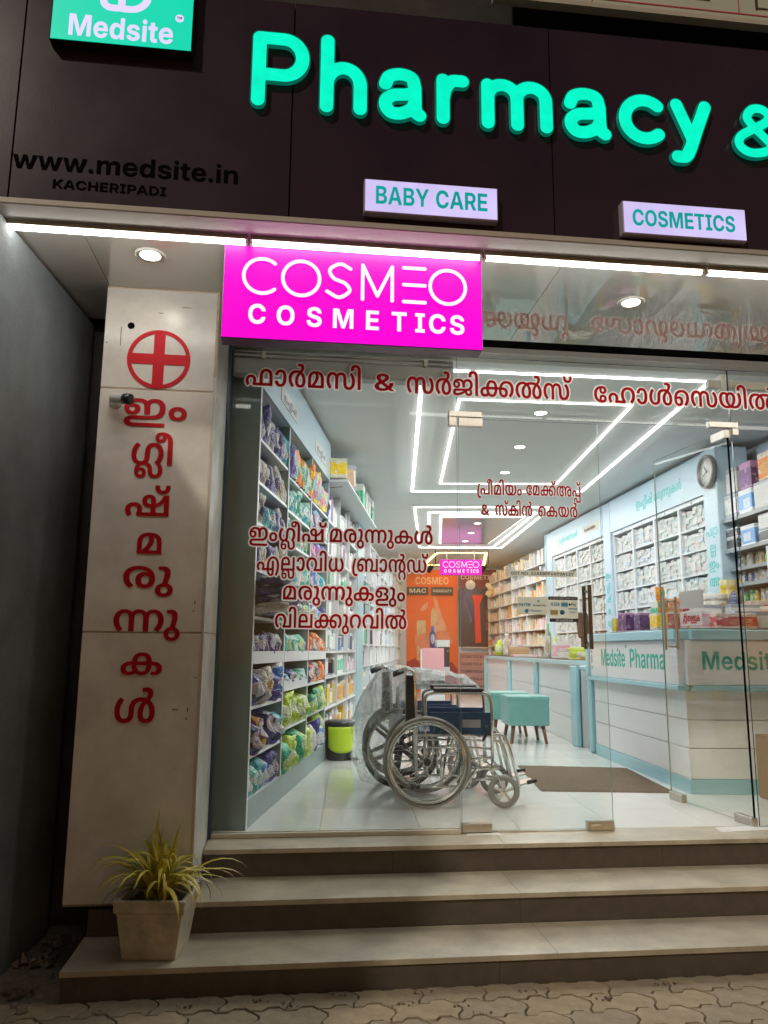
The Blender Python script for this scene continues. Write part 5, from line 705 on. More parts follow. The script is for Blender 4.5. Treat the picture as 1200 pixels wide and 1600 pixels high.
# conduit and roller box behind the glass, top left
rbx=thing('roller_blind_box','grey roller box with conduits behind the top of the left glass panel','roller box',F(0,0,0),FA)
boxo('box',(-.43,4.925,3.295),(1.035,5.02,3.455),mat('grey_box',(.40,.41,.40),.4),rbx,ch=.006)
for z in (3.435,3.405): MB().tube([(-.43,4.915,z),(1.03,4.915,z)],.006,6).build('conduit',M['steel'],rbx)
for u in (-.234,.844): boxo('clip',(u-.012,4.905,3.395),(u+.012,4.93,3.445),M['cream'],rbx)
rb2=thing('curtain_rail','pale metal curtain rail behind the top right transom glass','rail',F(0,0,0),FA)
boxo('rail',(2.86,4.93,3.355),(4.5,4.97,3.41),M['cream'],rb2); boxo('bracket',(2.95,4.92,3.34),(2.985,4.98,3.45),M['paper'],rb2)
def fitting(u0,u1,z0,z1,parent,name='patch_fitting'): return boxo(name,(u0,GV-.016,z0),(u1,GV+.028,z1),M['steel'],parent,ch=.003)
f=fitting(.991,1.216,3.048,3.088,sf); boxo('plate',(.991,GV-.0155,2.984),(1.046,GV+.0275,3.0475),M['steel'],f,ch=.003)
f=fitting(2.815,3.03,3.050,3.092,sf); boxo('plate',(2.984,GV-.0155,3.0),(3.03,GV+.0275,3.0495),M['steel'],f,ch=.003)
def door(name,label,loc,rz,hinge):
    """door leaf: local X from hinge to free edge (or reverse)"""
    t=thing(name,label,'glass door',loc,rz); pane('glass_leaf',(.004,-.006,.012),(.962,.006,2.612),t,e='gedgepale')
    boxo('top_fitting',(.0,-.022,2.555),(.165,.022,2.613),M['steel'],t,ch=.003)
    boxo('bottom_fitting',(.0,-.022,.002),(.185,.022,.055),M['steel'],t,ch=.003)
    if rz!=FA: boxo('hinge_seal',(-.0005,-.0065,.056),(.0035,.0065,2.554),M['black'],t)
    lk=boxo('lock',(.79,-.022,.0),(.962,.022,.058),M['steel'],t,ch=.003); boxo('lock_plate',(.81,-.0245,.03),(.87,-.0221,.04),M['chrome'],lk)
    for s in (-1,1):
        hp=boxo('handle',(.834 ,s*.05-.008,1.105),(.858,s*.05+.008,1.515),M['darksteel'] if rz==FA else M['steel'],t,ch=.003)
        for z in (1.13,1.475): MB().tube([(.846,0,z),(.846,s*.043,z)],.008,8).build('stud',M['chrome'],hp)
    return t
dl=door('glass_door','closed glass door with red lettering, payment stickers and bronze pull handle',F(1.056,GV+.006,ZF),FA,0)
dr=door('glass_door','glass door standing open inward at the right beside the counter',F(2.957,GV+.006,ZF),FA+R(94.5),1)
MB().tube([(2.957,GV+.006,3.046),(2.957,GV+.006,3.06)],.008).build('pivot',M['steel'],sf)
# ---- red window lettering
gv=GV-.0015
def wl_(label,keys,u0,u1,z,size,border=.009): return bordered('window_lettering',label,ml(keys),size,F(u0,gv,z),FA,u1-u0,border,group='red window lettering')
wl_('red pale-edged lettering, first word of top glass line, left end','f A Cr m s i',-.35,.415,3.203,.205)
wl_('red pale-edged ampersand in the top glass line','&',.487,.632,3.205,.165)
wl_('red pale-edged lettering, long second word of top glass line','s Cr j i kk Cl sv',.705,1.835,3.199,.205)
wl_('red pale-edged lettering, last word of top glass line, right end','E h A CL e s y i Cl',1.997,3.33,3.195,.205)
wl_('red pale-edged lettering, first word in upper line of left glass panel','ii M gl I shv',-.287,.190,2.187,.155,.0085)
wl_('red pale-edged lettering, second word in upper line of left glass panel','m r u nn u k CL',.215,.887,2.190,.155,.0085)
wl_('red pale-edged lettering, first word in second line of left glass panel','ee ll A v i dh',-.233,.317,2.003,.155,.0085)
wl_('red pale-edged lettering, second word in second line of left glass panel','ra b A nR Dv',.362,.845,2.006,.150,.0085)
wl_('red pale-edged lettering, third line of left glass panel','m r u nn u k L u M',-.07,.709,1.823,.155,.0085)
wl_('red pale-edged lettering, lowest line of left glass panel','v i l kk u R v i Cl',-.112,.718,1.650,.155,.0085)
wl_('small red lettering, first word of upper line on closed door','ra p I m i y M',1.177,1.482,2.528,.125,.0042)
wl_('small red lettering, second word of upper line on closed door','E m kk vir a pp vir',1.508,1.886,2.532,.125,.0042)
wl_('small red ampersand in lower line on closed door','&',1.201,1.258,2.392,.095,.0042)
wl_('small red lettering, middle word of lower line on closed door','sv k i Cn',1.297,1.550,2.392,.125,.0042)
wl_('small red lettering, last word of lower line on closed door','e k y Cr',1.586,1.858,2.392,.125,.0042)
# stickers on the closed door
beige=vinyl('beige_sticker',(.66,.62,.50),.5); bluep=mat('blue_print',(.05,.22,.40),.5); cyanp=mat('cyan_print',(.10,.42,.60),.5); goldp=mat('gold_print',(.55,.42,.16),.5)
s=thing('tax_sticker','beige strip sticker reading GST NO. 32AEBPF6892A1ZY on closed door','sticker',F(1.375,gv,1.995),FA)
MB().add([(0,-.001,0),(.462,-.001,0),(.462,-.001,.040),(0,-.001,.040)],[(0,1,2,3)]).build('sheet',beige,s); text_obj('lettering',list('GST NO. 32AEBPF6892A1ZY'),.026,M['darkprint'],s,(.018,-.0022,.011),width=.425,depth=.0008)
s=thing('payment_sticker','beige payment sticker reading Paytm, Google Pay and PhonePe on closed door','sticker',F(1.436,gv,1.752),FA)
MB().add([(0,-.001,0),(.203,-.001,0),(.203,-.001,.112),(0,-.001,.112)],[(0,1,2,3)]).build('sheet',beige,s)
text_obj('lettering',list('PAYTM'),.030,bluep,s,(.008,-.0022,.050),width=.075,depth=.0008); text_obj('lettering',list('Google Pay'),.019,M['rust'],s,(.100,-.0022,.052),width=.085,depth=.0008); text_obj('lettering',list('PhonePe'),.020,bluep,s,(.082,-.0022,.016),width=.075,depth=.0008)
MB().lathe([(.013,0),(.013,.0012)],16,M=Matrix.Translation((.058,-.001,.023))@Matrix.Rotation(math.pi/2,4,'X')).build('logo_disc',cyanp,s)
MB().lathe([(.007,0),(.007,.0012)],10,M=Matrix.Translation((.137,-.001,.085))@Matrix.Rotation(math.pi/2,4,'X')).build('logo_disc',M['greentext'],s)
s=thing('card_sticker','beige and black card sticker reading VISA between two black bands on closed door','sticker',F(1.640,gv,1.706),FA)
MB().add([(0,-.0012,.024),(.196,-.0012,.024),(.196,-.0012,.150),(0,-.0012,.150)],[(0,1,2,3)]).build('sheet',beige,s); boxo('band',(0,-.0018,.142),(.196,-.0015,.163),M['darkprint'],s); boxo('band',(.005,-.0018,.0),(.196,-.0015,.022),M['darkprint'],s)
text_obj('lettering',list('ALL MAJOR CREDIT & DEBIT CARDS'),.013,M['paper'],s,(.008,-.0026,.148),width=.180,depth=.0006); text_obj('lettering',list('ARE ACCEPTED HERE'),.013,M['paper'],s,(.045,-.0026,.006),width=.115,depth=.0006)
text_obj('lettering',list('VISA'),.032,bluep,s,(.014,-.0024,.102),width=.062,depth=.0008); text_obj('lettering',list('Pay'),.026,M['rust'],s,(.150,-.0024,.104),width=.034,depth=.0008); text_obj('lettering',list('VISA'),.020,cyanp,s,(.138,-.0024,.056),width=.040,depth=.0008)
boxo('card_print',(.084,-.0019,.098),(.130,-.0015,.126),cyanp,s); boxo('card_print',(.012,-.0019,.045),(.062,-.0015,.075),goldp,s); boxo('card_print',(.132,-.0019,.082),(.190,-.0015,.088),bluep,s)
MB().lathe([(.007,0),(.007,.0012)],12,M=Matrix.Translation((.141,-.0015,.112))@Matrix.Rotation(math.pi/2,4,'X')).build('logo_disc',M['darkprint'],s)
MB().lathe([(.016,0),(.016,.0012)],16,M=Matrix.Translation((.090,-.0015,.062))@Matrix.Rotation(math.pi/2,4,'X')).build('logo_disc',bluep,s)
# push sign on the open door (seen from the street, on its street-side face)
dX=Vector((math.cos(FA+R(94.5)),math.sin(FA+R(94.5)),0)); dP=F(2.957,GV+.006,0)
pb=dP+dX*.690+Vector((0,0,1.712)); ang=FA+R(94.5)+math.pi
s=thing('push_sign','small pale sign with red push lettering and figure on open door','sign',pb,ang)
boxo('sheet',(0,-.0095,0),(.275,-.0075,.105),M['paper'],s)
text_obj('lettering',ml('t LL u k'),.075,M['red'],s,(.085,-.0105,.030),width=.165,depth=.0008)
inst('figure',poly_mesh('figure',grown([[(.03,.02),(.045,.05),(.055,.085)],[(.045,.05),(.065,.02)],[(.05,.075),(.072,.062)],[(.075,.02),(.075,.09)]],.005,.002,.0004,True),M['red'],.0008),s,(0,-.0105,0),(math.pi/2,0,0))
s=thing('blank_notice','plain grey notice sheet above the push sign on open door','notice',pb+Vector((0,0,.125))-dX*.0,ang); boxo('sheet',(0,-.0095,0),(.30,-.0075,.130),mat('grey_sheet',(.45,.44,.41),.6),s)
pp_=thing('paper_sheet','loose white paper lying on the top step by the open door','paper',F(2.66,4.78,.4315),FA+R(6)); MB().add([(0,0,0),(.36,.0,0),(.40,.11,.004),(.04,.12,.001)],[(0,1,2,3)]).build('sheet',M['paper'],pp_)
pp_=thing('paper_sheet','small flattened paper strip on the top step by the closed door hinge','paper',F(1.07,4.815,.4315),FA+R(-3)); MB().add([(0,0,0),(.22,.01,0),(.20,.06,.003),(.01,.05,.001)],[(0,1,2,3)]).build('sheet',M['paper'],pp_)
# ================================================================ the shop: floor, walls, ceiling
TA=R(3.4); fo=Vector((.15,5.10,0)); tx=Vector((math.cos(TA),math.sin(TA),0)); ty=Vector((-math.sin(TA),math.cos(TA),0)); TS=.62
fl=MB(); fq=[F(-2.2,4.936,ZF-.003),F(4.6,4.936,ZF-.003),Vector((5.2,21.2,ZF-.003)),Vector((-2.4,21.2,ZF-.003))]; fl.add(fq,[(0,1,2,3)]); flo=tag(fl.build('shop_floor',M['grout']),kind='structure')
tm=MB().box((.0012,.0012,-.003),(TS-.0012,TS-.0012,.0015)).mesh('floor_tile',[M['floor']])
def clip(poly,f):
    out=[]
    for i in range(len(poly)):
        a,b=poly[i],poly[(i+1)%len(poly)]; fa_,fb=f(a),f(b)
        if fa_>=0: out.append(a)
        if (fa_>=0)!=(fb>=0): t=fa_/(fa_-fb); out.append(a+(b-a)*t)
    return out
nt=0
for i in range(-3,6):
    for j in range(-1,26):
        o=fo+tx*(i*TS)+ty*(j*TS); cor=[o,o+tx*TS,o+tx*TS+ty*TS,o+ty*TS]; fv=lambda p:p.dot(EY)-4.938
        if max(fv(c) for c in cor)<=0.02: continue
        if o.x< -1.9+ (o.y-5)*.05 or o.x>3.4: continue
        if min(fv(c) for c in cor)>=0: inst('floor_tile',tm,flo,(o.x,o.y,ZF),(0,0,TA))
        else:
            q=clip([o+tx*.0012+ty*.0012,o+tx*(TS-.0012)+ty*.0012,o+tx*(TS-.0012)+ty*(TS-.0012),o+tx*.0012+ty*(TS-.0012)],fv)
            if len(q)>2:
                n=len(q); MB().add([(p.x,p.y,ZF+.0015) for p in q]+[(p.x,p.y,ZF-.003) for p in q],[tuple(range(n))]+[(k,(k+1)%n,n+(k+1)%n,n+k) for k in range(n)]).build('floor_tile',M['floor'],flo)
        nt+=1
def wallq(name,p,q,z0,z1,m):
    p,q=Vector(p),Vector(q); d=(q-p).normalized(); n=Vector((-d.y,d.x,0))*.06
    vs=[Vector((a.x,a.y,z)) for z in (z0,z1) for a in (p,q,q+n,p+n)]
    return tag(MB().add(vs,[(0,1,5,4),(1,2,6,5),(2,3,7,6),(3,0,4,7),(4,5,6,7),(3,2,1,0)]).build(name,m),kind='structure')
wallq('wall_left',LF(-.02,.45),LF(16.3,.45),.40,3.8,M['wallin'])
wallq('wall_right',RF(-13.2,.48),RF(3.1,.48),.40,3.8,M['wallin'])
wallq('wall_back',(-1.0,20.75,0),(4.0,20.75,0),.40,3.8,M['wallin'])
ce=MB(); cq=[F(-2.2,4.99,3.70),F(4.6,4.99,3.70),Vector((5.2,21.2,3.70)),Vector((-2.4,21.2,3.70))]; ce.add(cq,[(3,2,1,0)]); ce.add([p+Vector((0,0,.06)) for p in cq],[(0,1,2,3)])
ceo=tag(ce.build('ceiling',M['ceil']),kind='structure')
def quad_slab(name,pts,z0,z1,m,parent):
    vs=[(x,y,z) for z in (z0,z1) for x,y in pts]; return MB().add(vs,[(3,2,1,0),(4,5,6,7),(0,1,5,4),(1,2,6,5),(2,3,7,6),(3,0,4,7)]).build(name,m,parent)
fy=lambda x,b:b+(x)*math.tan(FA)*.75
quad_slab('ceiling_tray',[(-.04,fy(-.04,5.45)),(2.78,fy(2.78,5.45)),(2.80,10.57),(-.036,10.58)],ZC,3.699,M['ceil'],ceo)
quad_slab('ceiling_tray',[(.74,12.60),(2.06,12.56),(1.84,15.80),(.90,15.84)],ZC-.006,ZC+.03,M['gceil'],ceo)
quad_slab('ceiling_tray',[(.20,11.70),(2.44,11.66),(2.30,16.75),(.42,16.75)],ZC+.031,3.699,M['ceil'],ceo)
def strip(parent,p,q,w,m,z=ZC):
    p,q=Vector((*p,0)),Vector((*q,0)); d=(q-p); L=d.length; a=math.atan2(d.y,d.x)
    boxo('channel',(0,-w*.75,-.004),(L,w*.75,-.0003),M['paper'],parent,(p.x,p.y,z),a)
    boxo('diffuser',(w*.1,-w/2,-.012),(L-w*.1,w/2,-.0045),m,parent,(p.x,p.y,z),a)
def ledring(label,pts,w,m,z=ZC,closed=True):
    t=thing('led_strip_light',label,'ceiling light',(0,0,0)); n=len(pts)
    for i in range(n if closed else n-1): strip(t,pts[i],pts[(i+1)%n],w,m,z)
    return t
ledring('wide bright LED strip frame on the front ceiling tray',[(.19,5.72),(2.496,5.99),(2.50,10.40),(.20,10.44)],.030,M['led'])
ledring('thin inner LED strip frame on the front ceiling tray',[(.53,6.45),(2.055,6.60),(2.064,9.91),(.558,9.93)],.022,M['led2'])
ledring('thin outer LED strip frame on the middle ceiling tray',[(.267,11.80),(2.361,11.75),(2.232,16.62),(.486,16.62)],.030,M['led2'],ZC+.030)
ledring('bright LED strip frame on the middle ceiling tray',[(.503,12.26),(2.208,12.22),(2.042,16.53),(.692,16.56)],.032,M['led'],ZC+.030)
ledring('thin inner LED strip frame around the glossy ceiling panel',[(.71,12.52),(2.09,12.48),(1.86,15.88),(.88,15.90)],.026,M['led2'],ZC+.030)
ledring('warm orange LED strip frame near the back wall',[(.70,20.2),(.909,17.6),(2.02,17.56),(2.25,20.2)],.05,M['ledwarm'],3.699,True)
pos=['nearest the street','second from the street','third from the street','fourth from the street','fifth from the street','farthest from the street']
for (x,y,z),p in zip([(1.304,6.854,ZC),(1.30,8.06,ZC),(1.31,9.28,ZC),(1.368,13.13,ZC-.006),(1.363,14.24,ZC-.006),(1.354,15.36,ZC-.006)],pos):
    t=thing('ceiling_downlight','round ceiling downlight in the shop, '+p,'downlight',(x,y,z-.0005),0,'downlights along the shop ceiling')
    MB().lathe([(.055,-.003),(.072,-.008),(.078,-.002),(.078,0)],24).build('trim_ring',M['paper'],t); MB().lathe([(0,-.005),(.055,-.005),(.055,-.002)],24).build('lens',M['down_in'],t)
# ================================================================ goods: materials and shared meshes
def pack_mat(name,c1,c2,c3,rough=.3,style=0,foil=0):
    """printed wrapper: plain ground, end bands, a label patch and lines of print on it"""
    m=bpy.data.materials.new(name); m.use_nodes=True; N=m.node_tree.nodes; L=m.node_tree.links; b=N['Principled BSDF']; b.inputs['Roughness'].default_value=rough; b.inputs['Metallic'].default_value=foil
    def mt(op,a,b_=0.,c=None):
        n=N.new('ShaderNodeMath'); n.operation=op
        for k,v in enumerate((a,b_,c)):
            if v is None: continue
            if isinstance(v,(int,float)): n.inputs[k].default_value=v
            else: L.new(v,n.inputs[k])
        return n.outputs[0]
    tc=N.new('ShaderNodeTexCoord'); oi=N.new('ShaderNodeObjectInfo'); sx=N.new('ShaderNodeSeparateXYZ'); L.new(tc.outputs['Generated'],sx.inputs[0]); rnd=oi.outputs['Random']; gx,gz=sx.outputs['X'],sx.outputs['Z']
    r2=mt('FRACT',mt('MULTIPLY',rnd,7.31)); r3=mt('FRACT',mt('MULTIPLY',rnd,13.7))
    cb=N.new('ShaderNodeCombineXYZ'); off=mt('MULTIPLY',rnd,37.0); [L.new(off,cb.inputs[k]) for k in range(3)]
    ad=N.new('ShaderNodeVectorMath'); L.new(tc.outputs['Generated'],ad.inputs[0]); L.new(cb.outputs[0],ad.inputs[1])
    nz=N.new('ShaderNodeTexNoise'); nz.inputs['Scale'].default_value=3.2; nz.inputs['Detail'].default_value=2; L.new(ad.outputs[0],nz.inputs['Vector'])
    nf=N.new('ShaderNodeTexNoise'); nf.inputs['Scale'].default_value=19; nf.inputs['Detail'].default_value=1; L.new(ad.outputs[0],nf.inputs['Vector'])
    band=mt('MAXIMUM',mt('GREATER_THAN',gz,mt('MULTIPLY_ADD',r2,.16,.74)),mt('LESS_THAN',gz,mt('MULTIPLY_ADD',r3,.16,.04)))
    dx=mt('MULTIPLY',mt('SUBTRACT',gx,mt('MULTIPLY_ADD',r3,.3,.35)),3.4); dz=mt('MULTIPLY',mt('SUBTRACT',gz,mt('MULTIPLY_ADD',r2,.2,.36)),4.2)
    if style==2: patch=mt('LESS_THAN',mt('MAXIMUM',mt('ABSOLUTE',dx),mt('ABSOLUTE',dz)),.85)
    else: patch=mt('LESS_THAN',mt('ADD',mt('MULTIPLY',dx,dx),mt('MULTIPLY',dz,dz)),1.0)
    pic=mt('GREATER_THAN',nz.outputs['Fac'],.60 if style else .56)
    ln=mt('MULTIPLY',mt('MULTIPLY',mt('GREATER_THAN',mt('SINE',mt('MULTIPLY',gz,95.)),.35),mt('LESS_THAN',mt('ABSOLUTE',dx),.62)),mt('MULTIPLY',patch,mt('GREATER_THAN',nf.outputs['Fac'],.52)))
    def mix(a,b_,f):
        n=N.new('ShaderNodeMix'); n.data_type='RGBA'; L.new(f,n.inputs['Factor'])
        for k,v in (('A',a),('B',b_)):
            i=[q for q in n.inputs if q.name==k and q.type=='RGBA'][0]
            if isinstance(v,tuple): i.default_value=(*v,1)
            else: L.new(v,i)
        return [q for q in n.outputs if q.type=='RGBA'][0]
    c=mix(c1,c2,pic) if style!=2 else mix(c1,tuple(.6*a+.4*e for a,e in zip(c1,c2)),pic)
    c=mix(c,c2,band); c=mix(c,c3,patch); c=mix(c,tuple(x*.5+y*.2 for x,y in zip(c1,c3)) if sum(c3)>sum(c1) else (.6,.6,.58),ln)
    hv=N.new('ShaderNodeHueSaturation'); mr=N.new('ShaderNodeMapRange'); mr.inputs[3].default_value=.72; mr.inputs[4].default_value=1.15; L.new(r3,mr.inputs[0]); L.new(mr.outputs[0],hv.inputs['Value']); L.new(c,hv.inputs['Color']); L.new(hv.outputs[0],b.inputs['Base Color'])
    if style<2:
        n2=N.new('ShaderNodeTexNoise'); n2.inputs['Scale'].default_value=6; n2.inputs['Detail'].default_value=3; n2.inputs['Distortion'].default_value=1.2; L.new(ad.outputs[0],n2.inputs['Vector']); bp=N.new('ShaderNodeBump'); bp.inputs['Strength'].default_value=.8; bp.inputs['Distance'].default_value=.03; L.new(n2.outputs['Fac'],bp.inputs['Height']); L.new(bp.outputs[0],b.inputs['Normal'])
    return m
wht=(.72,.72,.70)
PK={
 'purple':('purple and white',pack_mat('pack_purple',(.045,.03,.16),(.07,.05,.25),(.60,.60,.66),.28)),
 'silver':('silver grey',pack_mat('pack_silver',(.45,.45,.47),(.62,.62,.62),(.10,.08,.22),.25,1)),
 'mint':('mint green',pack_mat('pack_mint',(.10,.42,.36),(.42,.66,.58),(.70,.76,.72),.25)),
 'amber':('amber yellow',pack_mat('pack_amber',(.75,.40,.03),(.62,.16,.02),(.13,.34,.22),.3)),
 'pinkyel':('pink and yellow',pack_mat('pack_pink_yellow',(.78,.33,.38),(.74,.62,.08),(.38,.64,.70),.3,1)),
 'pinkblue':('pink and blue',pack_mat('pack_pink_blue',(.70,.50,.58),(.25,.52,.68),(.76,.74,.76),.3,1)),
 'magenta':('magenta and blue',pack_mat('pack_magenta_blue',(.60,.12,.34),(.18,.20,.52),(.72,.55,.66),.3,1)),
 'white':('white',pack_mat('pack_white',wht,(.60,.58,.55),(.40,.34,.26),.35)),
 'beige':('beige and white',pack_mat('pack_beige',(.62,.58,.50),(.74,.70,.62),(.45,.28,.12),.35)),
 'orange':('bright orange',pack_mat('pack_orange',(.75,.14,.02),(.68,.24,.06),(.78,.50,.36),.3)),
 'lime':('lime green',pack_mat('pack_lime',(.36,.52,.03),(.52,.66,.12),(.66,.70,.50),.28)),
 'green':('bottle green',pack_mat('pack_green',(.02,.26,.15),(.08,.42,.26),(.42,.55,.20),.3)),
 'aqua':('aqua and white',pack_mat('pack_aqua',(.06,.38,.48),(.12,.48,.54),(.74,.78,.78),.3,1)),
 'navy':('navy blue',pack_mat('pack_navy',(.015,.02,.08),(.05,.05,.22),(.52,.46,.50),.3)),
 'maroon':('maroon and gold',pack_mat('pack_maroon',(.16,.02,.06),(.60,.36,.06),(.55,.50,.50),.3)),
 'blue':('blue and white',pack_mat('pack_blue',(.06,.20,.52),(.66,.70,.74),(.72,.74,.76),.3,1)),
 'yellow':('yellow',pack_mat('pack_yellow',(.74,.50,.03),(.70,.60,.30),(.16,.20,.40),.35)),
}
CT={
 'cwhite':('white',pack_mat('carton_white',(.74,.74,.72),(.34,.36,.40),(.70,.70,.69),.5,2)),
 'cpink':('pink',pack_mat('carton_pink',(.72,.36,.48),(.75,.74,.73),(.70,.60,.64),.5,2)),
 'cgreen':('green and white',pack_mat('carton_green',(.05,.36,.20),(.74,.76,.73),(.20,.50,.40),.5,2)),
 'cblue':('blue and white',pack_mat('carton_blue',(.10,.26,.52),(.72,.75,.78),(.60,.68,.76),.5,2)),
 'cred':('red',pack_mat('carton_red',(.55,.05,.04),(.70,.56,.48),(.60,.16,.08),.5,1)),
 'cyellow':('yellow',pack_mat('carton_yellow',(.76,.52,.02),(.66,.62,.50),(.74,.44,.05),.5,1)),
 'cblack':('black and white',pack_mat('carton_black',(.02,.02,.025),(.60,.60,.60),(.03,.03,.04),.4,2)),
 'cpurple':('purple',pack_mat('carton_purple',(.10,.035,.12),(.42,.20,.36),(.16,.05,.20),.45,1)),
 'corange':('orange',pack_mat('carton_orange',(.66,.20,.02),(.70,.58,.48),(.60,.30,.08),.5,1)),
 'cbrown':('kraft brown',pack_mat('carton_brown',(.34,.20,.10),(.42,.28,.16),(.36,.22,.12),.7,2)),
}
rp_=random.Random(21)
def pouch_mesh(seed,top=.06,flop=.0,pw=2.4,nu=7,nv=8):
    r=random.Random(seed); vs=[];fs=[]
    ph=[r.uniform(0,6.28) for _ in range(6)]
    def pos(i,j,side):
        s=i/nu*2-1;t=j/nv
        thick=(1-abs(s)**pw)*.9+.03; prof=min(1,.72+1.2*t) if t<.3 else (1 if t<.74 else max(top,1-(t-.74)/.26*(1-top)))
        y=side*.5*thick*prof*(1+.13*math.sin(5*s+ph[0]+4*t)+.10*math.sin(9*t+ph[1]+3*s))
        wd=.5*(1-.08*math.sin(math.pi*t)+(.06 if t>.85 else 0)+.03*math.sin(11*t+ph[2]))
        x=s*wd; z=t+(.03*math.sin(4*s+ph[3]) if t>.8 else 0)-(.04*(1-abs(s)) if t<.05 else 0)+.02
        y+=flop*max(0,t-.7)*1.6
        return (x,y,z)
    idx={}
    for side in (-1,1):
        for j in range(nv+1):
            for i in range(nu+1):
                if side==1 and i in (0,nu): idx[(side,i,j)]=idx[(-1,i,j)]; continue
                idx[(side,i,j)]=len(vs); vs.append(pos(i,j,side if i not in (0,nu) else 0))
    for side in (-1,1):
        for j in range(nv):
            for i in range(nu):
                q=(idx[(side,i,j)],idx[(side,i+1,j)],idx[(side,i+1,j+1)],idx[(side,i,j+1)]); fs.append(q if side<0 else q[::-1])
    for j in (0,nv):
        for i in range(nu):
            q=[idx[(-1,i,j)],idx[(-1,i+1,j)],idx[(1,i+1,j)],idx[(1,i,j)]]; q=[a for k,a in enumerate(q) if a not in q[:k]]
            if len(q)>2: fs.append(tuple(q))
    return MB().add(vs,fs,True).mesh('pouch',[PK['white'][1]])
POU=[pouch_mesh(s,t,f,p) for s,t,f,p in ((1,.06,-.5,5),(2,.05,.0,7),(3,.10,-.9,3),(4,.5,.0,8),(5,.06,.4,6),(6,.8,0,9),(7,.05,-.3,2.6))]
BOXM=MB().box((-.5,-.5,0),(.5,.5,1),ch=.02).mesh('carton',[PK['white'][1]])
def lathe_mesh(prof,n=14): return MB().lathe(prof,n).mesh('bottle',[PK['white'][1]])
BOT=[lathe_mesh([(.42,0),(.5,.04),(.5,.62),(.44,.72),(.2,.78),(.2,.80),(.26,.80),(.26,1),(.0,1)]),lathe_mesh([(.46,0),(.5,.03),(.5,.80),(.46,.82),(.5,.82),(.5,1),(0,1)]),lathe_mesh([(.36,0),(.4,.03),(.5,.5),(.42,.7),(.22,.78),(.22,1),(0,1)])]
ORD=['bottom','second','third','fourth','fifth','sixth','seventh','eighth','ninth','tenth','eleventh']
POSW=['first','second','third','fourth','fifth','sixth','seventh','eighth','ninth','tenth']
def put(kind,pal,loc,rz,size,rot=(0,0,0),label='',group=None,seed=0):
    d,m=(PK.get(pal) or CT.get(pal))
    if kind=='pouch': me=POU[seed%len(POU)];nm='pouch_pack';cat='pack'
    elif kind=='carton': me=BOXM;nm='carton';cat='carton'
    else: me=BOT[seed%len(BOT)];nm='bottle';cat='bottle'
    o=inst(nm,me,None,loc,(rot[0],rot[1],rz+rot[2]),size,m); return tag(o,label.format(c=d,k={'pouch':'pouch pack','carton':'carton','bottle':'bottle'}[kind]),cat,group)
# ================================================================ left shelving
def tagm(o): return o
u1=thing('shelving_unit','tall grey-teal shelving unit of baby packs behind the left glass','shelving',LF(0,0,0),LA)
BX=[0,.965,1.985,2.995]; DP=.42
LV=[[.60,.86,1.16,1.47,1.73,2.04,2.345,2.62,2.915],[.60,.93,1.25,1.47,1.73,2.04,2.345,2.60,2.87],[.60,.95,1.22,1.47,1.73,2.04,2.345,2.60,2.87]]
boxo('end_panel',(-.018,-.004,ZF+.002),(.0,DP,3.655),M['shelfgrey'],u1); boxo('plinth',(.001,.0,ZF+.002),(2.994,.02,.598),M['shelfgrey'],u1)
boxo('back_panel',(.001,DP-.015,.6),(2.994,DP,3.30),M['shelfgrey'],u1)
for x in BX[1:]: boxo('divider',(x-.011,.002,.6),(x+.011,DP-.016,3.25),M['shelfgrey'],u1); boxo('edge_strip',(x-.0125,-.003,.6),(x+.0125,.0015,3.25),M['shelf'],u1)
boxo('edge_strip',(-.0185,-.007,ZF+.004),(.012,-.0042,3.64),M['shelf'],u1)
for b in range(3):
    for k,z in enumerate(LV[b]):
        boxo('shelf_board',(BX[b]+.012,.004,z-.02),(BX[b+1]-.012,DP-.016,z),M['shelf'],u1)
        if (b,k) in ((0,3),(1,3),(2,3),(1,2)): boxo('lip_board',(BX[b]+.013,-.006,z-.045),(BX[b+1]-.013,.003,z+.035),M['shelf'],u1)
boxo('header_board',(.001,-.012,3.252),(2.994,.01,3.655),M['bluewall'],u1); boxo('top_board',(.001,.011,3.252),(2.994,DP-.016,3.27),M['shelf'],u1)
for x in (.55,2.05):
    pz=boxo('name_plate',(x,-.017,3.34),(x+.62,-.0125,3.46),M['paper'],u1)
    text_obj('lettering',ml('ii M gl I shv'),.075,mat('grey_print',(.25,.30,.34),.5),pz,(x+.06,-.019,3.372),width=.5,depth=.001)
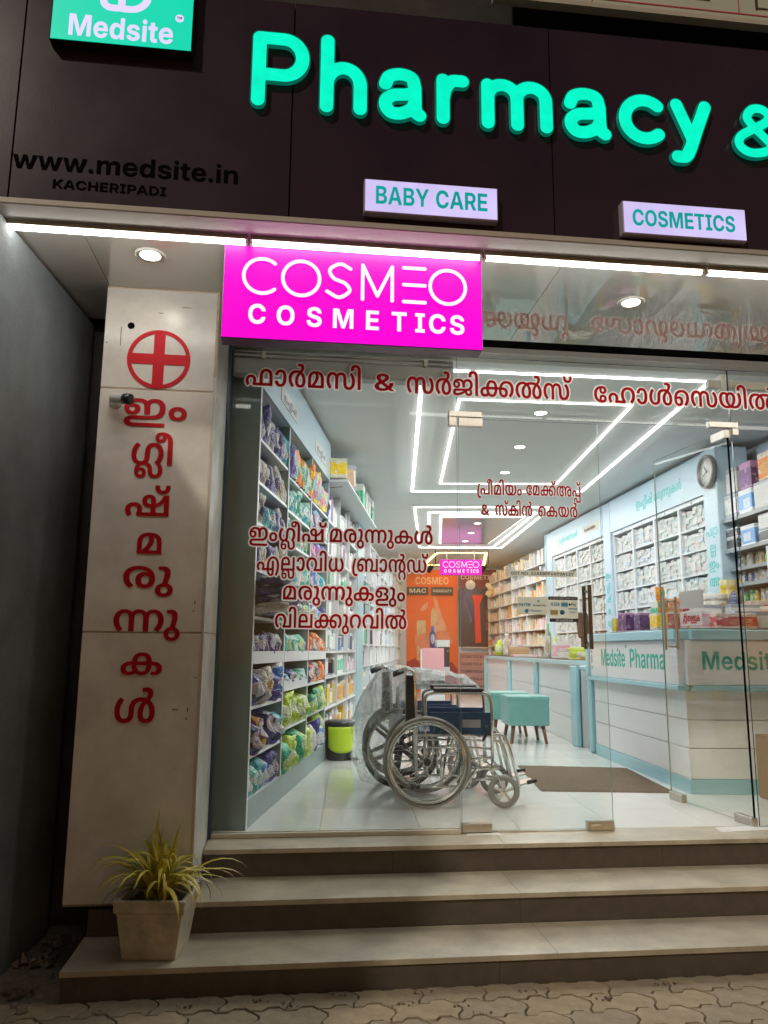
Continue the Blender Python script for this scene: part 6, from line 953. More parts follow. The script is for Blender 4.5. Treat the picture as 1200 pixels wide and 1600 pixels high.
# what stands on each shelf: (kind, palettes, count, height fraction, thickness)
ROW={
 0:[('pouch',['aqua','mint','aqua','aqua'],4,.95,.22),('pouch',['navy','maroon','navy'],3,.95,.30),('pouch',['purple','white','beige'],3,1.0,.30),('pouch',['purple','silver','purple','purple'],4,.82,.12),('flat',['silver','white','silver','beige','silver'],14,.8,.2),('pouch',['purple','white','beige','purple'],4,.9,.2),('pouch',['purple','silver','purple','navy'],4,.95,.2),('pouch',['purple','beige','purple','navy'],4,.95,.2),('pouch',['purple','silver','purple','silver'],4,1.0,.22)],
 1:[('pouch',['green','lime','lime'],3,.9,.32),('pouch',['lime','lime','lime'],3,.85,.30),('pouch',['mint','mint'],2,.6,.25),('pouch',['mint','green'],2,.8,.16),('pouch',['green','mint'],2,.85,.2),('pouch',['yellow','mint','mint'],3,.85,.2),('pouch',['mint','mint','green'],3,.9,.2),('pouch',['mint','aqua','mint','mint'],4,1.0,.22),('pouch',['mint','mint','amber','amber'],4,1.35,.22)],
 2:[('pouch',['lime','lime','lime'],3,1.0,.30),('pouch',['green','lime'],2,.9,.2),('pouch',['orange','orange','orange'],3,.95,.25),('pouch',['orange','orange','orange'],3,.9,.2),('pouch',['blue','white','blue'],3,.8,.22),('pouch',['blue','blue','pinkblue'],3,.9,.22),('pouch',['magenta','magenta','magenta'],3,.95,.2),('pouch',['pinkblue','pinkblue','pinkblue','blue'],4,.95,.2),('pouch',['pinkyel','pinkyel','pinkyel','pinkyel'],4,1.2,.24)],
}
BAY=['nearest','middle','farthest']; rg=random.Random(31)
for b in range(3):
    W_=BX[b+1]-BX[b]-.05
    for k,(kind,pals,n,hf,th) in enumerate(ROW[b]):
        if kind=='pouch': n=n+2+(k>2); th=th*.85
        z=LV[b][k]; zn=(LV[b]+[3.25])[k+1]; h=(zn-z-.035)
        for i in range(n):
            pal=pals[i%len(pals)] if rg.random()<.72 else rg.choice(['white','navy','blue','aqua','silver','purple']); lab='{c} {k}, %s along, %s shelf from floor, %s bay of left shelving'%((POSW+['eleventh','twelfth','thirteenth','fourteenth'])[i],ORD[k],BAY[b])
            if kind=='flat':
                o=put('pouch',pal,LF(BX[b]+.14+.235*(i%4)+rg.uniform(-.03,.03),.22,z+.05*(i//4)+.035),LA+rg.uniform(-.5,.5),(.22,.075,.25),(R(80+rg.uniform(-9,9)),0,0),lab,'packs on the left shelving',seed=3+i)
                o.location=LF(BX[b]+.13+.235*(i%4)+rg.uniform(-.03,.03),.02+rg.uniform(-.01,.05),z+.04+.058*(i//4)); continue
            w=W_/n*rg.uniform(.96,1.10); hh=h*min(hf,.97)*rg.uniform(.93,1.03); y=.075+th*.5+rg.uniform(-.05,.02)-.06
            bul=1.25 if b==0 and k in(1,2) else 1
            rot=(rg.uniform(-.16,.05),rg.uniform(-.09,.09),rg.uniform(-.3,.3)); hh*=rg.uniform(.80,1.03); th=th*rg.uniform(.85,1.15)
            yo=-.03 if (b>0 and k<2) or hf>1.1 else .0
            put('pouch',pal,LF(BX[b]+.025+W_/n*(i+.5),max(th*.45,.05)+yo,z+.001),LA,(w,th*bul,hh*.97),rot,lab,'packs on the left shelving',seed=rg.randrange(7))
# second row of packs behind, top shelves of the near bay are stuffed full
u2=thing('shelving_unit','white open shelving unit with a projecting loft shelf, left of the wheelchair','shelving',LF(3.02,0,0),LA)
CX2=[0,.86,1.74,2.60]; L2=[.62,.93,1.24,1.50,1.82,2.16,2.50,2.86]
boxo('plinth',(0,.0,ZF+.002),(2.6,.02,.60),M['shelf'],u2); boxo('back_panel',(0,DP-.015,.6),(2.6,DP,3.27),M['shelf'],u2)
for x in CX2: boxo('divider',(x-.010,.001,.6),(x+.010,DP-.016,3.25),M['shelf'],u2)
for b in range(3):
    for z in L2: boxo('shelf_board',(CX2[b]+.0105,.003,z-.02),(CX2[b+1]-.0105,DP-.016,z),M['shelf'],u2)
boxo('loft_shelf',(-.02,-.20,3.252),(3.35,DP-.016,3.275),M['shelf'],u2)
boxo('side_panel',(2.612,-.01,ZF+.002),(3.36,DP,3.25),M['teal'],u2)
rg=random.Random(41); pal2=['cwhite','cwhite','cpink','cblue','cgreen','cwhite','cblack','cwhite','cpurple','cwhite']
for b in range(3):
    for k,z in enumerate(L2):
        zn=(L2+[3.25])[k+1]; h=zn-z-.04; n=rg.choice([4,5,5,6]); x=CX2[b]+.03; Wc=(CX2[b+1]-CX2[b]-.06)
        for i in range(n):
            w=Wc/n; kind='carton' if rg.random()<.8 else 'bottle'; pal=rg.choice(pal2) if k not in (0,1) else rg.choice(['cyellow','cwhite','corange','cyellow','cwhite'])
            put(kind,pal,LF(3.02+x+w*(i+.5),.13,z+.0005),LA,(w*.93,.2,h*rg.uniform(.6,.98)) if kind=='carton' else (w*.6,w*.6,h*.8),(0,0,rg.uniform(-.06,.06)),'{c} {k}, %s along, %s shelf from floor, %s bay of white shelving'%(POSW[i],ORD[k],BAY[b]),'goods on the white shelving',seed=rg.randrange(3))
# things on the loft shelf
LO_=[('carton','cyellow',.12,.30,.22,.2,'yellow carton tipped on the loft shelf above the packs'),('carton','cbrown',.42,.34,.20,-.3,'open kraft carton on the loft shelf above the packs'),('carton','cwhite',.62,.30,.28,.5,'white carton tilted on top of the loft shelf'),('carton','cgreen',1.9,.24,.34,0,'tall green and white carton at the middle of the loft shelf'),('carton','cwhite',2.3,.26,.33,0,'tall white carton right of the green one on the loft shelf'),('carton','cwhite',2.65,.26,.34,0,'tall white carton second from the far end of the loft shelf'),('carton','cgreen',3.15,.24,.36,0,'tall green and white carton at the far end of the loft shelf')]
for kd,pal,x,w,h,t_,lab in LO_: put(kd,pal,LF(3.02+x,-.03,3.276),LA,(w,.26,h),(0,t_*.6 if abs(t_)<.4 else 0,t_),lab,'boxes on the loft shelf')
# third unit: hanging display further back (individual goods too small to tell apart)
u3=thing('display_wall','white slatted display wall of small hanging goods at the far left','display',LF(6.42,0,0),LA)
boxo('back_panel',(0,.30,ZF),(7.9,.33,3.2),M['shelf'],u3)
for k,z in enumerate([.62,.95,1.28,1.6,1.92,2.24,2.56,2.88,3.2]): boxo('shelf_board',(0,.02,z-.018),(7.9,.299,z),M['shelf'],u3)
for x in np.arange(0,7.95,.98): boxo('divider',(x-.012,.0,ZF),(x+.012,.2995,3.2),M['shelf'],u3)
gm=[CT[c][1] for c in ('cwhite','cblack','cpink','cblue','cgreen','cpurple','cyellow')]+[mat('goods_grey',(.45,.45,.46),.4),mat('goods_black',(.02,.02,.02),.4)]
def stuff_goods(parent,x0,x1,levels,y0,y1,wr,hr,mats_,wts,seed,name,label,hang=False,tilt=0):
    r=random.Random(seed); mb=MB()
    for z,zn in zip(levels,levels[1:]):
        x=x0
        while x<x1:
            w=r.uniform(*wr); h=min(zn-z-.03,r.uniform(*hr)*(zn-z)); mb.cm=r.choices(range(len(mats_)),wts)[0]
            y=r.uniform(y0,(y0+y1)/2); zz=z if not hang else zn-.035-h
            if r.random()<.93: mb.box((x,y,zz+.0005),(x+w*.9,y+min(.16,w*1.2),zz+h),M=Matrix.Translation((0,0,0)))
            x+=w
    o=mb.build(name,mats_,parent); o['kind']='stuff'; return o
stuff_goods(u3,.02,7.85,[.62,.95,1.28,1.6,1.92,2.24,2.56,2.88,3.2],.03,.2,(.05,.13),(.6,.95),gm,[9,2,1,2,1,1,.6,3,2],5,'small_goods','')
# end shelf with warm light
u4=thing('corner_shelf','narrow shelf of boxed goods in the far left corner by the orange poster','shelf',LF(14.35,0,0),LA)
boxo('back_panel',(0,.30,ZF),(1.2,.33,3.2),M['shelf'],u4)
for z in (.62,.95,1.28,1.6,1.92,2.24,2.56,2.88,3.2): boxo('shelf_board',(0,-.02,z-.018),(1.2,.299,z),M['shelf'],u4)
stuff_goods(u4,.02,1.15,[.62,.95,1.28,1.6,1.92,2.24,2.56,2.88,3.2],.0,.15,(.08,.16),(.6,.95),[CT['cwhite'][1],CT['corange'][1],PK['beige'][1]],[3,1,3],6,'small_goods','')
# ================================================================ right wall: medicine cabinets
def vtext(parent,x,y,zt,keys,size,step,m):
    for i,k in enumerate(keys): text_obj('letter',ml(k),size,m,parent,(x,y,zt-step*i),align='C',depth=.001)
HB=3.20
def med_cab(name,label,x0,x1,cols,lv,letters):
    t=thing(name,label,'cabinet',RF(x0,0,0),RA); Wd=x1-x0; cw=Wd/cols
    boxo('back_panel',(0,.30,ZF),(Wd,.315,HB),M['shelf'],t)
    for c in range(cols+1): boxo('divider',(c*cw-.022,.0,ZF),(c*cw+.022,.299,HB-.05),M['shelf'],t)
    boxo('top_rail',(-.02,-.004,HB-.05),(Wd+.02,.299,HB),M['shelf'],t)
    for z in lv:
        for c in range(cols): boxo('shelf_board',(c*cw+.0225,.004,z-.018),(c*cw+cw-.0225,.299,z),M['shelf'],t)
    for c,ch in enumerate(letters): text_obj('shelf_letter',[ch],.04,M['darkprint'],t,(c*cw+cw*.5,-.006,HB-.042),align='C',depth=.001)
    boxo('header_board',(-.02,-.03,HB+.002),(Wd+.02,.299,3.655),M['bluewall'],t)
    return t,cw
LVM=[1.31,1.575,1.84,2.10,2.37,2.633,2.884]
c1,cw=med_cab('medicine_cabinet','white medicine cabinet of four columns packed with cartons beside the clock',-3.05,-.235,4,LVM,'DCBA')
text_obj('lettering',ml('ii M gl I shv _ m r u nn u k CL'),.16,M['tealtext'],c1,(.95,-.032,3.37),width=1.35,depth=.001)
c2,cw2=med_cab('medicine_cabinet','white medicine cabinet of four columns farther back under pale blue header',-6.07,-3.42,4,LVM,'HGFE')
pz=boxo('name_plate',(1.75,-.034,3.34),(2.5,-.0305,3.47),M['paper'],c2); text_obj('lettering',list('Prescription Medicine'),.07,M['rust'],pz,(1.86,-.0365,3.375),width=.52,depth=.001)
text_obj('lettering',ml('ii M gl I shv _ m r u nn u k CL'),.14,M['tealtext'],c2,(.45,-.032,3.37),width=1.05,depth=.001)
def med_mat(name,c,c2):
    m=bpy.data.materials.new(name); m.use_nodes=True; N=m.node_tree.nodes; L=m.node_tree.links; b=N['Principled BSDF']; b.inputs['Roughness'].default_value=.55
    tc=N.new('ShaderNodeTexCoord'); vo=N.new('ShaderNodeTexVoronoi'); vo.inputs['Scale'].default_value=28; L.new(tc.outputs['Object'],vo.inputs['Vector'])
    rp=N.new('ShaderNodeValToRGB'); rp.color_ramp.interpolation='CONSTANT'; e=rp.color_ramp.elements; e[0].color=(*c2,1); e[1].position=.24; e[1].color=(*c,1); L.new(vo.outputs['Distance'],rp.inputs[0]); L.new(rp.outputs[0],b.inputs['Base Color']); return m
medm=[med_mat('medicine_a',(.62,.64,.61),(.22,.25,.27)),med_mat('medicine_b',(.44,.46,.45),(.20,.20,.22)),med_mat('medicine_c',(.60,.56,.55),(.45,.20,.24)),med_mat('medicine_d',(.50,.56,.60),(.12,.22,.36))]
rg=random.Random(51); medmesh=[MB().box((-.5,-.5,0),(.5,.5,1)).mesh('medicine_carton',[m]) for m in medm]
rest=MB(); cnt=0
def fill_med(x0,cw_,c,z,zn,single):
    global cnt
    x=x0+c*cw_+.03; xe=x0+(c+1)*cw_-.03
    while x<xe-.05:
        w=min(rg.uniform(.085,.115),xe-x); zz=z+.0005; yy=.012+rg.uniform(0,.012)
        while True:
            h=rg.uniform(.032,.046)
            if zz+h>zn-.022: break
            p=RF(x+w/2,yy+.10+rg.uniform(-.010,.010),zz); 
            if single:
                o=inst('medicine_carton',medmesh[rg.choice((0,0,0,1,1,2,3))],None,p,(0,0,RA+rg.uniform(-.025,.025)),(w*.975,.18,h*.97)); cnt+=1
                tag(o,'small white medicine carton stacked in the right columns of the near medicine cabinet','carton','medicine cartons in the near cabinet')
            else:
                rest.cm=rg.choice((0,0,0,1,1,2,3)); a=RA; m4=Matrix.Translation(p)@Matrix.Rotation(RA+rg.uniform(-.025,.025),4,'Z'); rest.box((-w*.4875,-.09,0),(w*.4875,.09,h*.97),M=m4)
            zz+=h
        x+=w
for c in range(4):
    for z,zn in zip(LVM,LVM[1:]+[3.15]):
        if z<1.5: continue
        fill_med(-3.05,cw,c,z,zn,c==3 and z>1.9 or c==2 and z>2.6)
        fill_med(-6.07,cw2,c,z,zn,False)
tag(rest.build('medicine_cartons',medm),'mass of small white medicine cartons filling the farther medicine cabinet columns','cartons',kind='stuff')
# pillars between cabinets
p1=thing('wall_pillar','pale blue pillar with vertical teal lettering right of the medicine cabinet','pillar',RF(-.20,0,0),RA); boxo('board',(0,-.06,ZF),(.30,.30,3.655),M['bluewall'],p1,ch=.01); vtext(p1,.15,-.062,2.72,['p ra A','ll','ii M','a','m','r u','nn u'],.15,.175,M['tealtext'])
p2=thing('wall_pillar','narrow pale blue pillar with teal lettering between the two medicine cabinets','pillar',RF(-3.39,0,0),RA); boxo('board',(0,-.03,ZF),(.30,.30,3.655),M['bluewall'],p2,ch=.01); vtext(p2,.15,-.032,2.55,['ii M','gl I','shv','m','r u','nn u'],.14,.17,M['tealtext'])
p3=thing('wall_pillar','slim teal-edged pillar at the far end of the medicine cabinets','pillar',RF(-6.45,0,0),RA); boxo('board',(0,-.03,ZF),(.34,.30,3.655),M['bluewall'],p3,ch=.01); boxo('edge_strip',(-.02,-.045,ZF),(.03,-.031,3.655),M['teal'],p3)
# clock
ck=thing('wall_clock','round grey-rimmed white wall clock on the pale blue pillar','clock',RF(-.02,-.064,3.40),RA)
Mx=Matrix.Rotation(math.pi/2,4,'X'); MB().lathe([(.175,0),(.18,.01),(.18,.05),(.168,.058),(.152,.05),(.152,.02)],36,M=Mx).build('rim',mat('clock_rim',(.09,.085,.08),.35),ck)
fc=MB().lathe([(.152,.016),(.152,.024)],36,M=Mx).build('dial',M['paper'],ck)
for k in range(12):
    a=2*math.pi*k/12; MB().box((-.004,-.0265,.118),(.004,-.0255,.138),M=Matrix.Rotation(a,4,'Y')).build('hour_mark',M['darkprint'],ck)
for L_,a,w in ((.075,R(-38),.006),(.105,R(250),.004)): MB().box((-w,-.030,-.02),(w,-.028,L_),M=Matrix.Rotation(a,4,'Y')).build('hand',M['darkprint'],ck)
# near right shelves
u5=thing('product_shelving','grey shelving with boxed devices and bottles at the far right','shelving',RF(.11,.0,0),RA)
boxo('back_panel',(0,.40,ZF),(2.6,.42,3.655),M['bluewall'],u5)
LV5=[1.75,1.98,2.20,2.36,2.545,2.86]
for z in LV5: boxo('shelf_board',(.0,.02 if z<2.4 else -.02,z-.035),(2.6,.399,z),mat('grey_shelf',(.16,.18,.19),.4),u5)
for x in (.72,1.6): boxo('divider',(x,.0,ZF),(x+.03,.399,2.50),M['shelf'],u5)
text_obj('lettering',ml('s Cr j'),.22,M['tealtext'],u5,(.85,.396,3.38),width=.7,depth=.001)
B5=[('cwhite',.14,2.86,.24,.24,'white carton, lower left on the top shelf right of the pillar'),('cblue',.42,2.86,.26,.24,'blue and white carton, lower middle on the top shelf at right'),('cwhite',.76,2.86,.36,.26,'large white carton, lower right on the top shelf at right'),('cwhite',.18,3.102,.20,.26,'white carton stacked at left above the top shelf at right'),('cpurple',.46,3.102,.22,.26,'purple carton stacked above the top shelf at right'),('corange',.85,3.122,.34,.26,'white and orange carton stacked at the picture edge at right'),
    ('cblack',.12,2.545,.22,.11,'black and white carton, lower left on the second shelf at right'),('cblack',.12,2.657,.22,.10,'black and white carton, upper left on the second shelf at right'),('cblue',.42,2.545,.26,.20,'blue carton in the middle of the second shelf at right'),('cblack',.74,2.545,.26,.11,'black and white carton on the second shelf under a white one'),('cwhite',.74,2.657,.24,.15,'white carton lying on a black one on the second shelf'),('cwhite',1.1,2.545,.3,.24,'white carton at the picture edge on the second shelf at right')]
for pal,x,z,w,h,lab in B5: put('carton',pal,RF(.11+x,.12,z+.0005),RA,(w,.24,h),(0,0,rg.uniform(-.05,.05)),lab,'cartons on the right shelving')
k=0
for (z,h),rown in zip(((2.36,.15),(2.20,.13),(1.98,.16),(1.75,.18)),('top','second','third','lowest')):
    x=.05;i=0
    while x<1.2:
        w=rg.uniform(.05,.085); pal=rg.choice(['white','white','white','yellow','blue','green','white'])
        put('bottle',pal,RF(.11+x,.10+rg.uniform(0,.03),z+.0005),RA,(w,w,h*rg.uniform(.75,1.0)),(0,0,0),'{c} bottle, %s from left, %s row of small bottles on the right shelving'%((POSW+['eleventh','twelfth','thirteenth','fourteenth','fifteenth','sixteenth','seventeenth','eighteenth','nineteenth','twentieth'])[i],rown),'small bottles on the right shelving',seed=rg.randrange(3)); x+=w+.012; i+=1
# cab 3: open shelves with cosmetics further back
u6=thing('cosmetics_shelving','open shelving of cosmetics lit warm beyond the medicine cabinets','shelving',RF(-12.0,0,0),RA)
boxo('back_panel',(0,.30,ZF),(5.5,.315,3.2),mat('dark_brown_board',(.10,.06,.04),.5),u6)
for z in (1.31,1.62,1.93,2.24,2.55,2.86,3.17): boxo('shelf_board',(0,-.02,z-.02),(5.5,.299,z),M['shelf'],u6)
for x in (0,1.3,2.6,3.9,5.5): boxo('divider',(x-.02,-.01,ZF),(x+.02,.2995,3.17),M['shelf'],u6)
stuff_goods(u6,.03,5.45,[1.31,1.62,1.93,2.24,2.55,2.86,3.17,3.5],.0,.15,(.05,.12),(.45,.92),[CT['cwhite'][1],CT['corange'][1],PK['beige'][1],CT['cpink'][1],mat('cream_goods',(.62,.52,.36),.4)],[4,1,2,1,3],8,'small_goods','')
# ================================================================ counters
cp=Vector((2.30,6.38,0)); cq=Vector((2.155,8.72,0)); CA=math.atan2((cp-cq).y,(cp-cq).x)   # local X toward the street, front = -Y
Lc=(cp-cq).length
nc=thing('pharmacy_counter','white and pale teal front counter with green Medsite Pharma lettering','counter',(cq.x,cq.y,0),CA)
dx_=.0
def cbox(nm,x0,x1,y0,y1,z0,z1,m,ch=.004,parent=nc): return boxo(nm,(x0,y0,z0),(x1,y1,z1),m,parent,ch=ch)
# body is an L: along the aisle (local x 0..Lc, y 0..0.5) and across the front to the right
body=cbox('carcass',.01,Lc-.02,.02,.55,ZF+.002,1.64,M['white'])
for i,(z0,z1) in enumerate(((.545,.772),(.778,.990),(.996,1.215))): cbox('front_board',.012,Lc-.0,.0,.019,z0,z1,M['white'],.002)
cbox('plinth_strip',.0,Lc+.004,-.006,.019,ZF+.002,.542,M['teal'],.002)
cbox('sign_panel',.06,Lc-.005,-.05,.018,1.262,1.615,M['white'],.003); cbox('lower_trim',.02,Lc+.03,-.075,.018,1.218,1.260,M['teal'],.004)
cbox('counter_top',-.02,Lc+.03,-.085,.58,1.617,1.700,M['teal'],.008); cbox('end_post',-.02,.055,-.08,.018,1.2605,1.6165,M['teal'],.006)
cbox('glass_top',-.01,Lc+.02,-.080,.575,1.7003,1.708,M['gedge'],.002)
text_obj('lettering',list('Medsite'),.235,M['greentext'],nc,(.43,-.0515,1.375),width=.72,depth=.001); text_obj('lettering',list('Pharma'),.235,M['greentext'],nc,(1.26,-.0515,1.375),width=.84,depth=.001); text_obj('lettering',['®'],.06,M['greentext'],nc,(1.16,-.0515,1.54),depth=.001)
for z,h in ((1.50,.035),(1.40,.08),(1.33,.035)): cbox('small_print',.10,.14,-.0512,-.0503,z,z+h,mat('grey_mark',(.3,.34,.36),.5),0)
# front wing facing the street
fwg=thing('counter_wing','front wing of the counter facing the street with large green Medsite lettering','counter',(cp.x,cp.y,0),R(.6))
def wbox(nm,x0,x1,y0,y1,z0,z1,m,ch=.004): return boxo(nm,(x0,y0,z0),(x1,y1,z1),m,fwg,ch=ch)
wbox('carcass',.02,2.2,.03,.55,ZF+.002,1.64,M['white'])
for z0,z1 in ((.545,.772),(.778,.990),(.996,1.215)): wbox('front_board',.001,2.2,.005,.029,z0,z1,M['white'],.002)
wbox('plinth_strip',.006,2.2,.0,.028,ZF+.002,.542,M['teal'],.002); wbox('sign_panel',.003,2.2,-.055,.028,1.262,1.615,M['white'],.003)
wbox('lower_trim',.035,2.2,-.08,.028,1.218,1.260,M['teal'],.004); wbox('counter_top',.035,2.2,-.088,.58,1.6175,1.7005,M['teal'],.008); wbox('glass_top',.036,2.2,-.08,.575,1.7008,1.7085,M['gedge'],.002)
text_obj('lettering',list('Medsite'),.195,M['greentext'],fwg,(.115,-.0565,1.385),width=.66,depth=.001)
cb=thing('cardboard_box','plain brown cardboard box on the floor before the counter wing at right edge','cardboard box',(2.985,6.16,ZF+.002),R(4)); 
boxo('carton',(-.19,-.15,0),(.19,.15,.46),M['cardboard'],cb,ch=.004); boxo('tape',(-.03,-.152,.2),(.03,-.1503,.459),mat('brown_tape',(.26,.15,.07),.3),cb); boxo('flap',(-.19,-.15,.461),(.19,-.003,.466),M['cardboard'],cb); boxo('flap',(-.19,.003,.461),(.19,.15,.466),M['cardboard'],cb)
# far counter
fp=Vector((2.135,9.30,0)); fq_=Vector((1.91,16.85,0)); FC=math.atan2((fp-fq_).y,(fp-fq_).x); Lf=(fp-fq_).length
fcn=thing('service_counter','long low white counter with pale teal arches running to the back','counter',(fq_.x,fq_.y,0),FC)
ZT=1.413
boxo('carcass',(.02,.02,ZF+.002),(Lf-.02,.5,ZT-.07),M['white'],fcn)
for z0,z1 in ((ZF+.004,.72),(.726,1.02),(1.026,ZT-.065)): boxo('front_board',(.02,.0,z0),(Lf-.1,.019,z1),M['white'],fcn,ch=.002)
boxo('counter_top',(-.02,-.05,ZT-.062),(Lf+.02,.55,ZT),M['teal'],fcn,ch=.01); boxo('glass_top',(-.01,-.045,ZT+.0003),(Lf+.01,.545,ZT+.008),M['gedge'],fcn)
def arch_post(x,w): boxo('post',(x-w/2,-.055,ZF+.002),(x+w/2,-.001,ZT-.0625),M['teal'],fcn,ch=.012)
arch_post(Lf-.12,.26)
for x in (Lf-2.35,Lf-4.6,.05): arch_post(x,.12)
pe=thing('counter_end_panel','pale teal rounded end panel between the low counter and the sign counter','panel',(2.165,8.80,0),FC); boxo('panel',(-.06,-.05,ZF+.002),(.03,.5,1.36),M['teal'],pe,ch=.02); boxo('panel_arm',(-.40,-.05,1.30),(-.061,.5,1.36),M['teal'],pe,ch=.015)
# goods on the counters
def ctop(x,y): return Vector((cq.x,cq.y,0))+Vector((math.cos(CA),math.sin(CA),0))*x+Vector((-math.sin(CA),math.cos(CA),0))*y
ITEMS=[('carton','cpurple',(2.27,7.72),.15,.14,.18,.3,'purple patterned carton at the far end of the sign counter'),('carton','cpurple',(2.33,7.45),.13,.14,.17,.1,'small purple carton beside the yellow display box on the counter'),
 ('carton','cyellow',(2.44,7.05),.30,.20,.15,.0,'yellow counter display box with small packets'),('carton','cgreen',(2.47,7.25),.20,.16,.27,.2,'green carton behind the yellow display box'),('carton','cred',(2.56,7.02),.16,.18,.24,.3,'red carton leaning behind the open door handle'),
 ('carton','cpink',(2.62,6.74),.24,.2,.16,.0,'pink carton beside the red cartons on the counter'),('carton','cwhite',(2.70,6.96),.26,.2,.22,.1,'white carton among red cartons on the counter'),('carton','cred',(2.80,6.62),.34,.2,.13,.05,'flat red carton at the front of the counter wing'),('carton','cwhite',(2.96,6.66),.30,.2,.15,.0,'white tray carton at the front of the counter wing'),('carton','cwhite',(3.02,6.90),.30,.22,.22,.0,'white box under the jars on the counter wing'),
 ('carton','corange',(3.24,6.70),.22,.2,.20,.1,'orange carton near the right edge of the counter wing'),('carton','cred',(3.22,6.98),.26,.2,.26,.0,'red carton with wafers near the right edge of the counter wing'),('bottle','yellow',(2.98,7.05),.15,.15,.45,.0,'clear jar with yellow lid standing on the counter wing'),('bottle','beige',(2.84,7.02),.20,.2,.32,.0,'wide jar of yellowish sweets on the counter wing'),('bottle','silver',(3.08,7.15),.14,.14,.36,.0,'tall grey-lidded jar on the counter wing'),('carton','cyellow',(2.22,7.90),.10,.10,.14,.2,'small yellow packet at the far end of the counter')]
for kd,pal,(x,y),w,d,h,a,lab in ITEMS: put(kd,pal,(x,y,1.7095),a,(w,d,h),(0,0,0),lab,'goods on the front counter',seed=1)
cl=random.Random(77)
for i in range(16):
    x=2.36+.055*i+cl.uniform(-.02,.02); y=6.66+.035*i*(i<8)+cl.uniform(0,.30); pal=cl.choice(['cwhite','cred','corange','cwhite','cpink','cgreen','cyellow'])
    put('carton',pal,(x,y,1.7097),cl.uniform(-.5,.5),(cl.uniform(.05,.10),cl.uniform(.04,.07),cl.uniform(.08,.15)),(0,0,0),'{c} small carton, %s from left among the clutter on the counter corner'%(POSW+['eleventh','twelfth','thirteenth','fourteenth','fifteenth','sixteenth'])[i],'small cartons on the counter corner')
PKT=[('amber',(2.36,6.98)),('orange',(2.44,6.90)),('lime',(2.50,7.12)),('amber',(2.40,7.16))]
for i,(pal,(x,y)) in enumerate(PKT): put('pouch',pal,(x,y,1.8605 if y<7.13 else 1.98),rg.uniform(-1,1),(.10,.05,.12),(0,0,0),'{c} packet, %s of four standing above the yellow display box'%POSW[i],'packets above the yellow display box',seed=i)
ZT2=ZT+.0085
def far_item(kd,pal,x,y,w,d,h,lab,seed=0,a=0): return put(kd,pal,(x,y,ZT2),a,(w,d,h),(0,0,0),lab,'goods on the low counter',seed)
far_item('bottle','white',2.20,11.6,.09,.09,.42,'tall white bottle with green cap on the low counter',0); far_item('bottle','green',2.28,11.9,.10,.10,.50,'tall green capped bottle at the back of the low counter',2); far_item('bottle','lime',2.25,11.2,.08,.08,.30,'lime green bottle on the low counter',2)
far_item('carton','cpink',2.26,10.9,.20,.16,.22,'pink carton on the low counter',0,.2); far_item('carton','cwhite',2.30,10.55,.30,.2,.10,'flat white carton on the low counter by the terminal'); far_item('carton','cyellow',2.34,9.6,.3,.25,.03,'thin yellow folder lying on the low counter'); far_item('pouch','lime',2.30,9.95,.30,.22,.14,'lime green cloth bundle on the low counter',5)
far_item('carton','cpink',2.15,13.4,.4,.25,.03,'pink folder lying far back on the low counter'); far_item('bottle','lime',2.06,15.8,.22,.22,.30,'lime green flask at the far end of the low counter',2); far_item('bottle','white',2.12,15.2,.16,.16,.42,'white pump bottle near the far end of the low counter',0); far_item('carton','cbrown',2.25,14.6,.35,.3,.16,'grey tray near the far end of the low counter')
tmn=thing('card_terminal','black payment terminal and printer standing on the low counter','terminal',(2.42,10.25,ZT2),R(20))
boxo('base',(-.10,-.12,0),(.10,.12,.10),M['blackgloss'],tmn,ch=.02); boxo('post',(-.025,-.02,.1005),(.025,.03,.30),M['blackgloss'],tmn,ch=.01); MB().box((-.09,-.03,0),(.09,.03,.34),ch=.02).build('screen',M['blackgloss'],tmn,(0,-.03,.26)).rotation_euler=(R(-10),0,0)
MB().tube([(.12,.0,.30),(.20,.02,.26),(.26,.04,.12),(.24,.0,.03)],.018,8).build('cable',M['rubberdark'],tmn)
# ================================================================ floor things
mt=thing('doormat','brown coir doormat on the pale shop floor before the counter','doormat',(0,0,ZF+.002),0)
mp_=[(1.14,6.42),(2.20,6.405),(2.19,7.70),(1.16,7.80)]; mm=MB(); nx,ny=40,40; vs=[];rmt=random.Random(2)
for j in range(ny+1):
    for i in range(nx+1):
        a,b=i/nx,j/ny; x=(1-a)*(1-b)*mp_[0][0]+a*(1-b)*mp_[1][0]+a*b*mp_[2][0]+(1-a)*b*mp_[3][0]; y=(1-a)*(1-b)*mp_[0][1]+a*(1-b)*mp_[1][1]+a*b*mp_[2][1]+(1-a)*b*mp_[3][1]
        e=i in(0,nx) or j in (0,ny); vs.append((x+(rmt.uniform(-.003,.003) if e else 0),y+(rmt.uniform(-.003,.003) if e else 0),0 if e else .010+rmt.uniform(-.0015,.0015)))
mm.add(vs,[(j*(nx+1)+i,j*(nx+1)+i+1,(j+1)*(nx+1)+i+1,(j+1)*(nx+1)+i) for j in range(ny) for i in range(nx)],True); mm.build('pile',M['coir'],mt)
bn=thing('waste_bin','black pedal bin with lime green front panel beside the left shelving','bin',(-.575,8.12,ZF+.002),R(0))
MB().lathe([(.125,0),(.128,.005),(.148,.33),(.15,.335),(.15,.35),(.145,.352)],28).build('body',M['blackgloss'],bn); MB().lathe([(.155,.345),(.157,.352),(.157,.367),(.13,.38),(.0,.384)],28).build('lid',M['blackgloss'],bn)
pn=MB(); vs=[]
for j in range(9):
    for i in range(11):
        a=R(-88+13*(i-5)+18); z=.075+.25*j/8; r=.131+(z-.0)*.053+.004
        lo=.075+.05*abs((i-5)/5)**3 ; z=max(z,lo); vs.append((r*math.cos(a),r*math.sin(a),z))
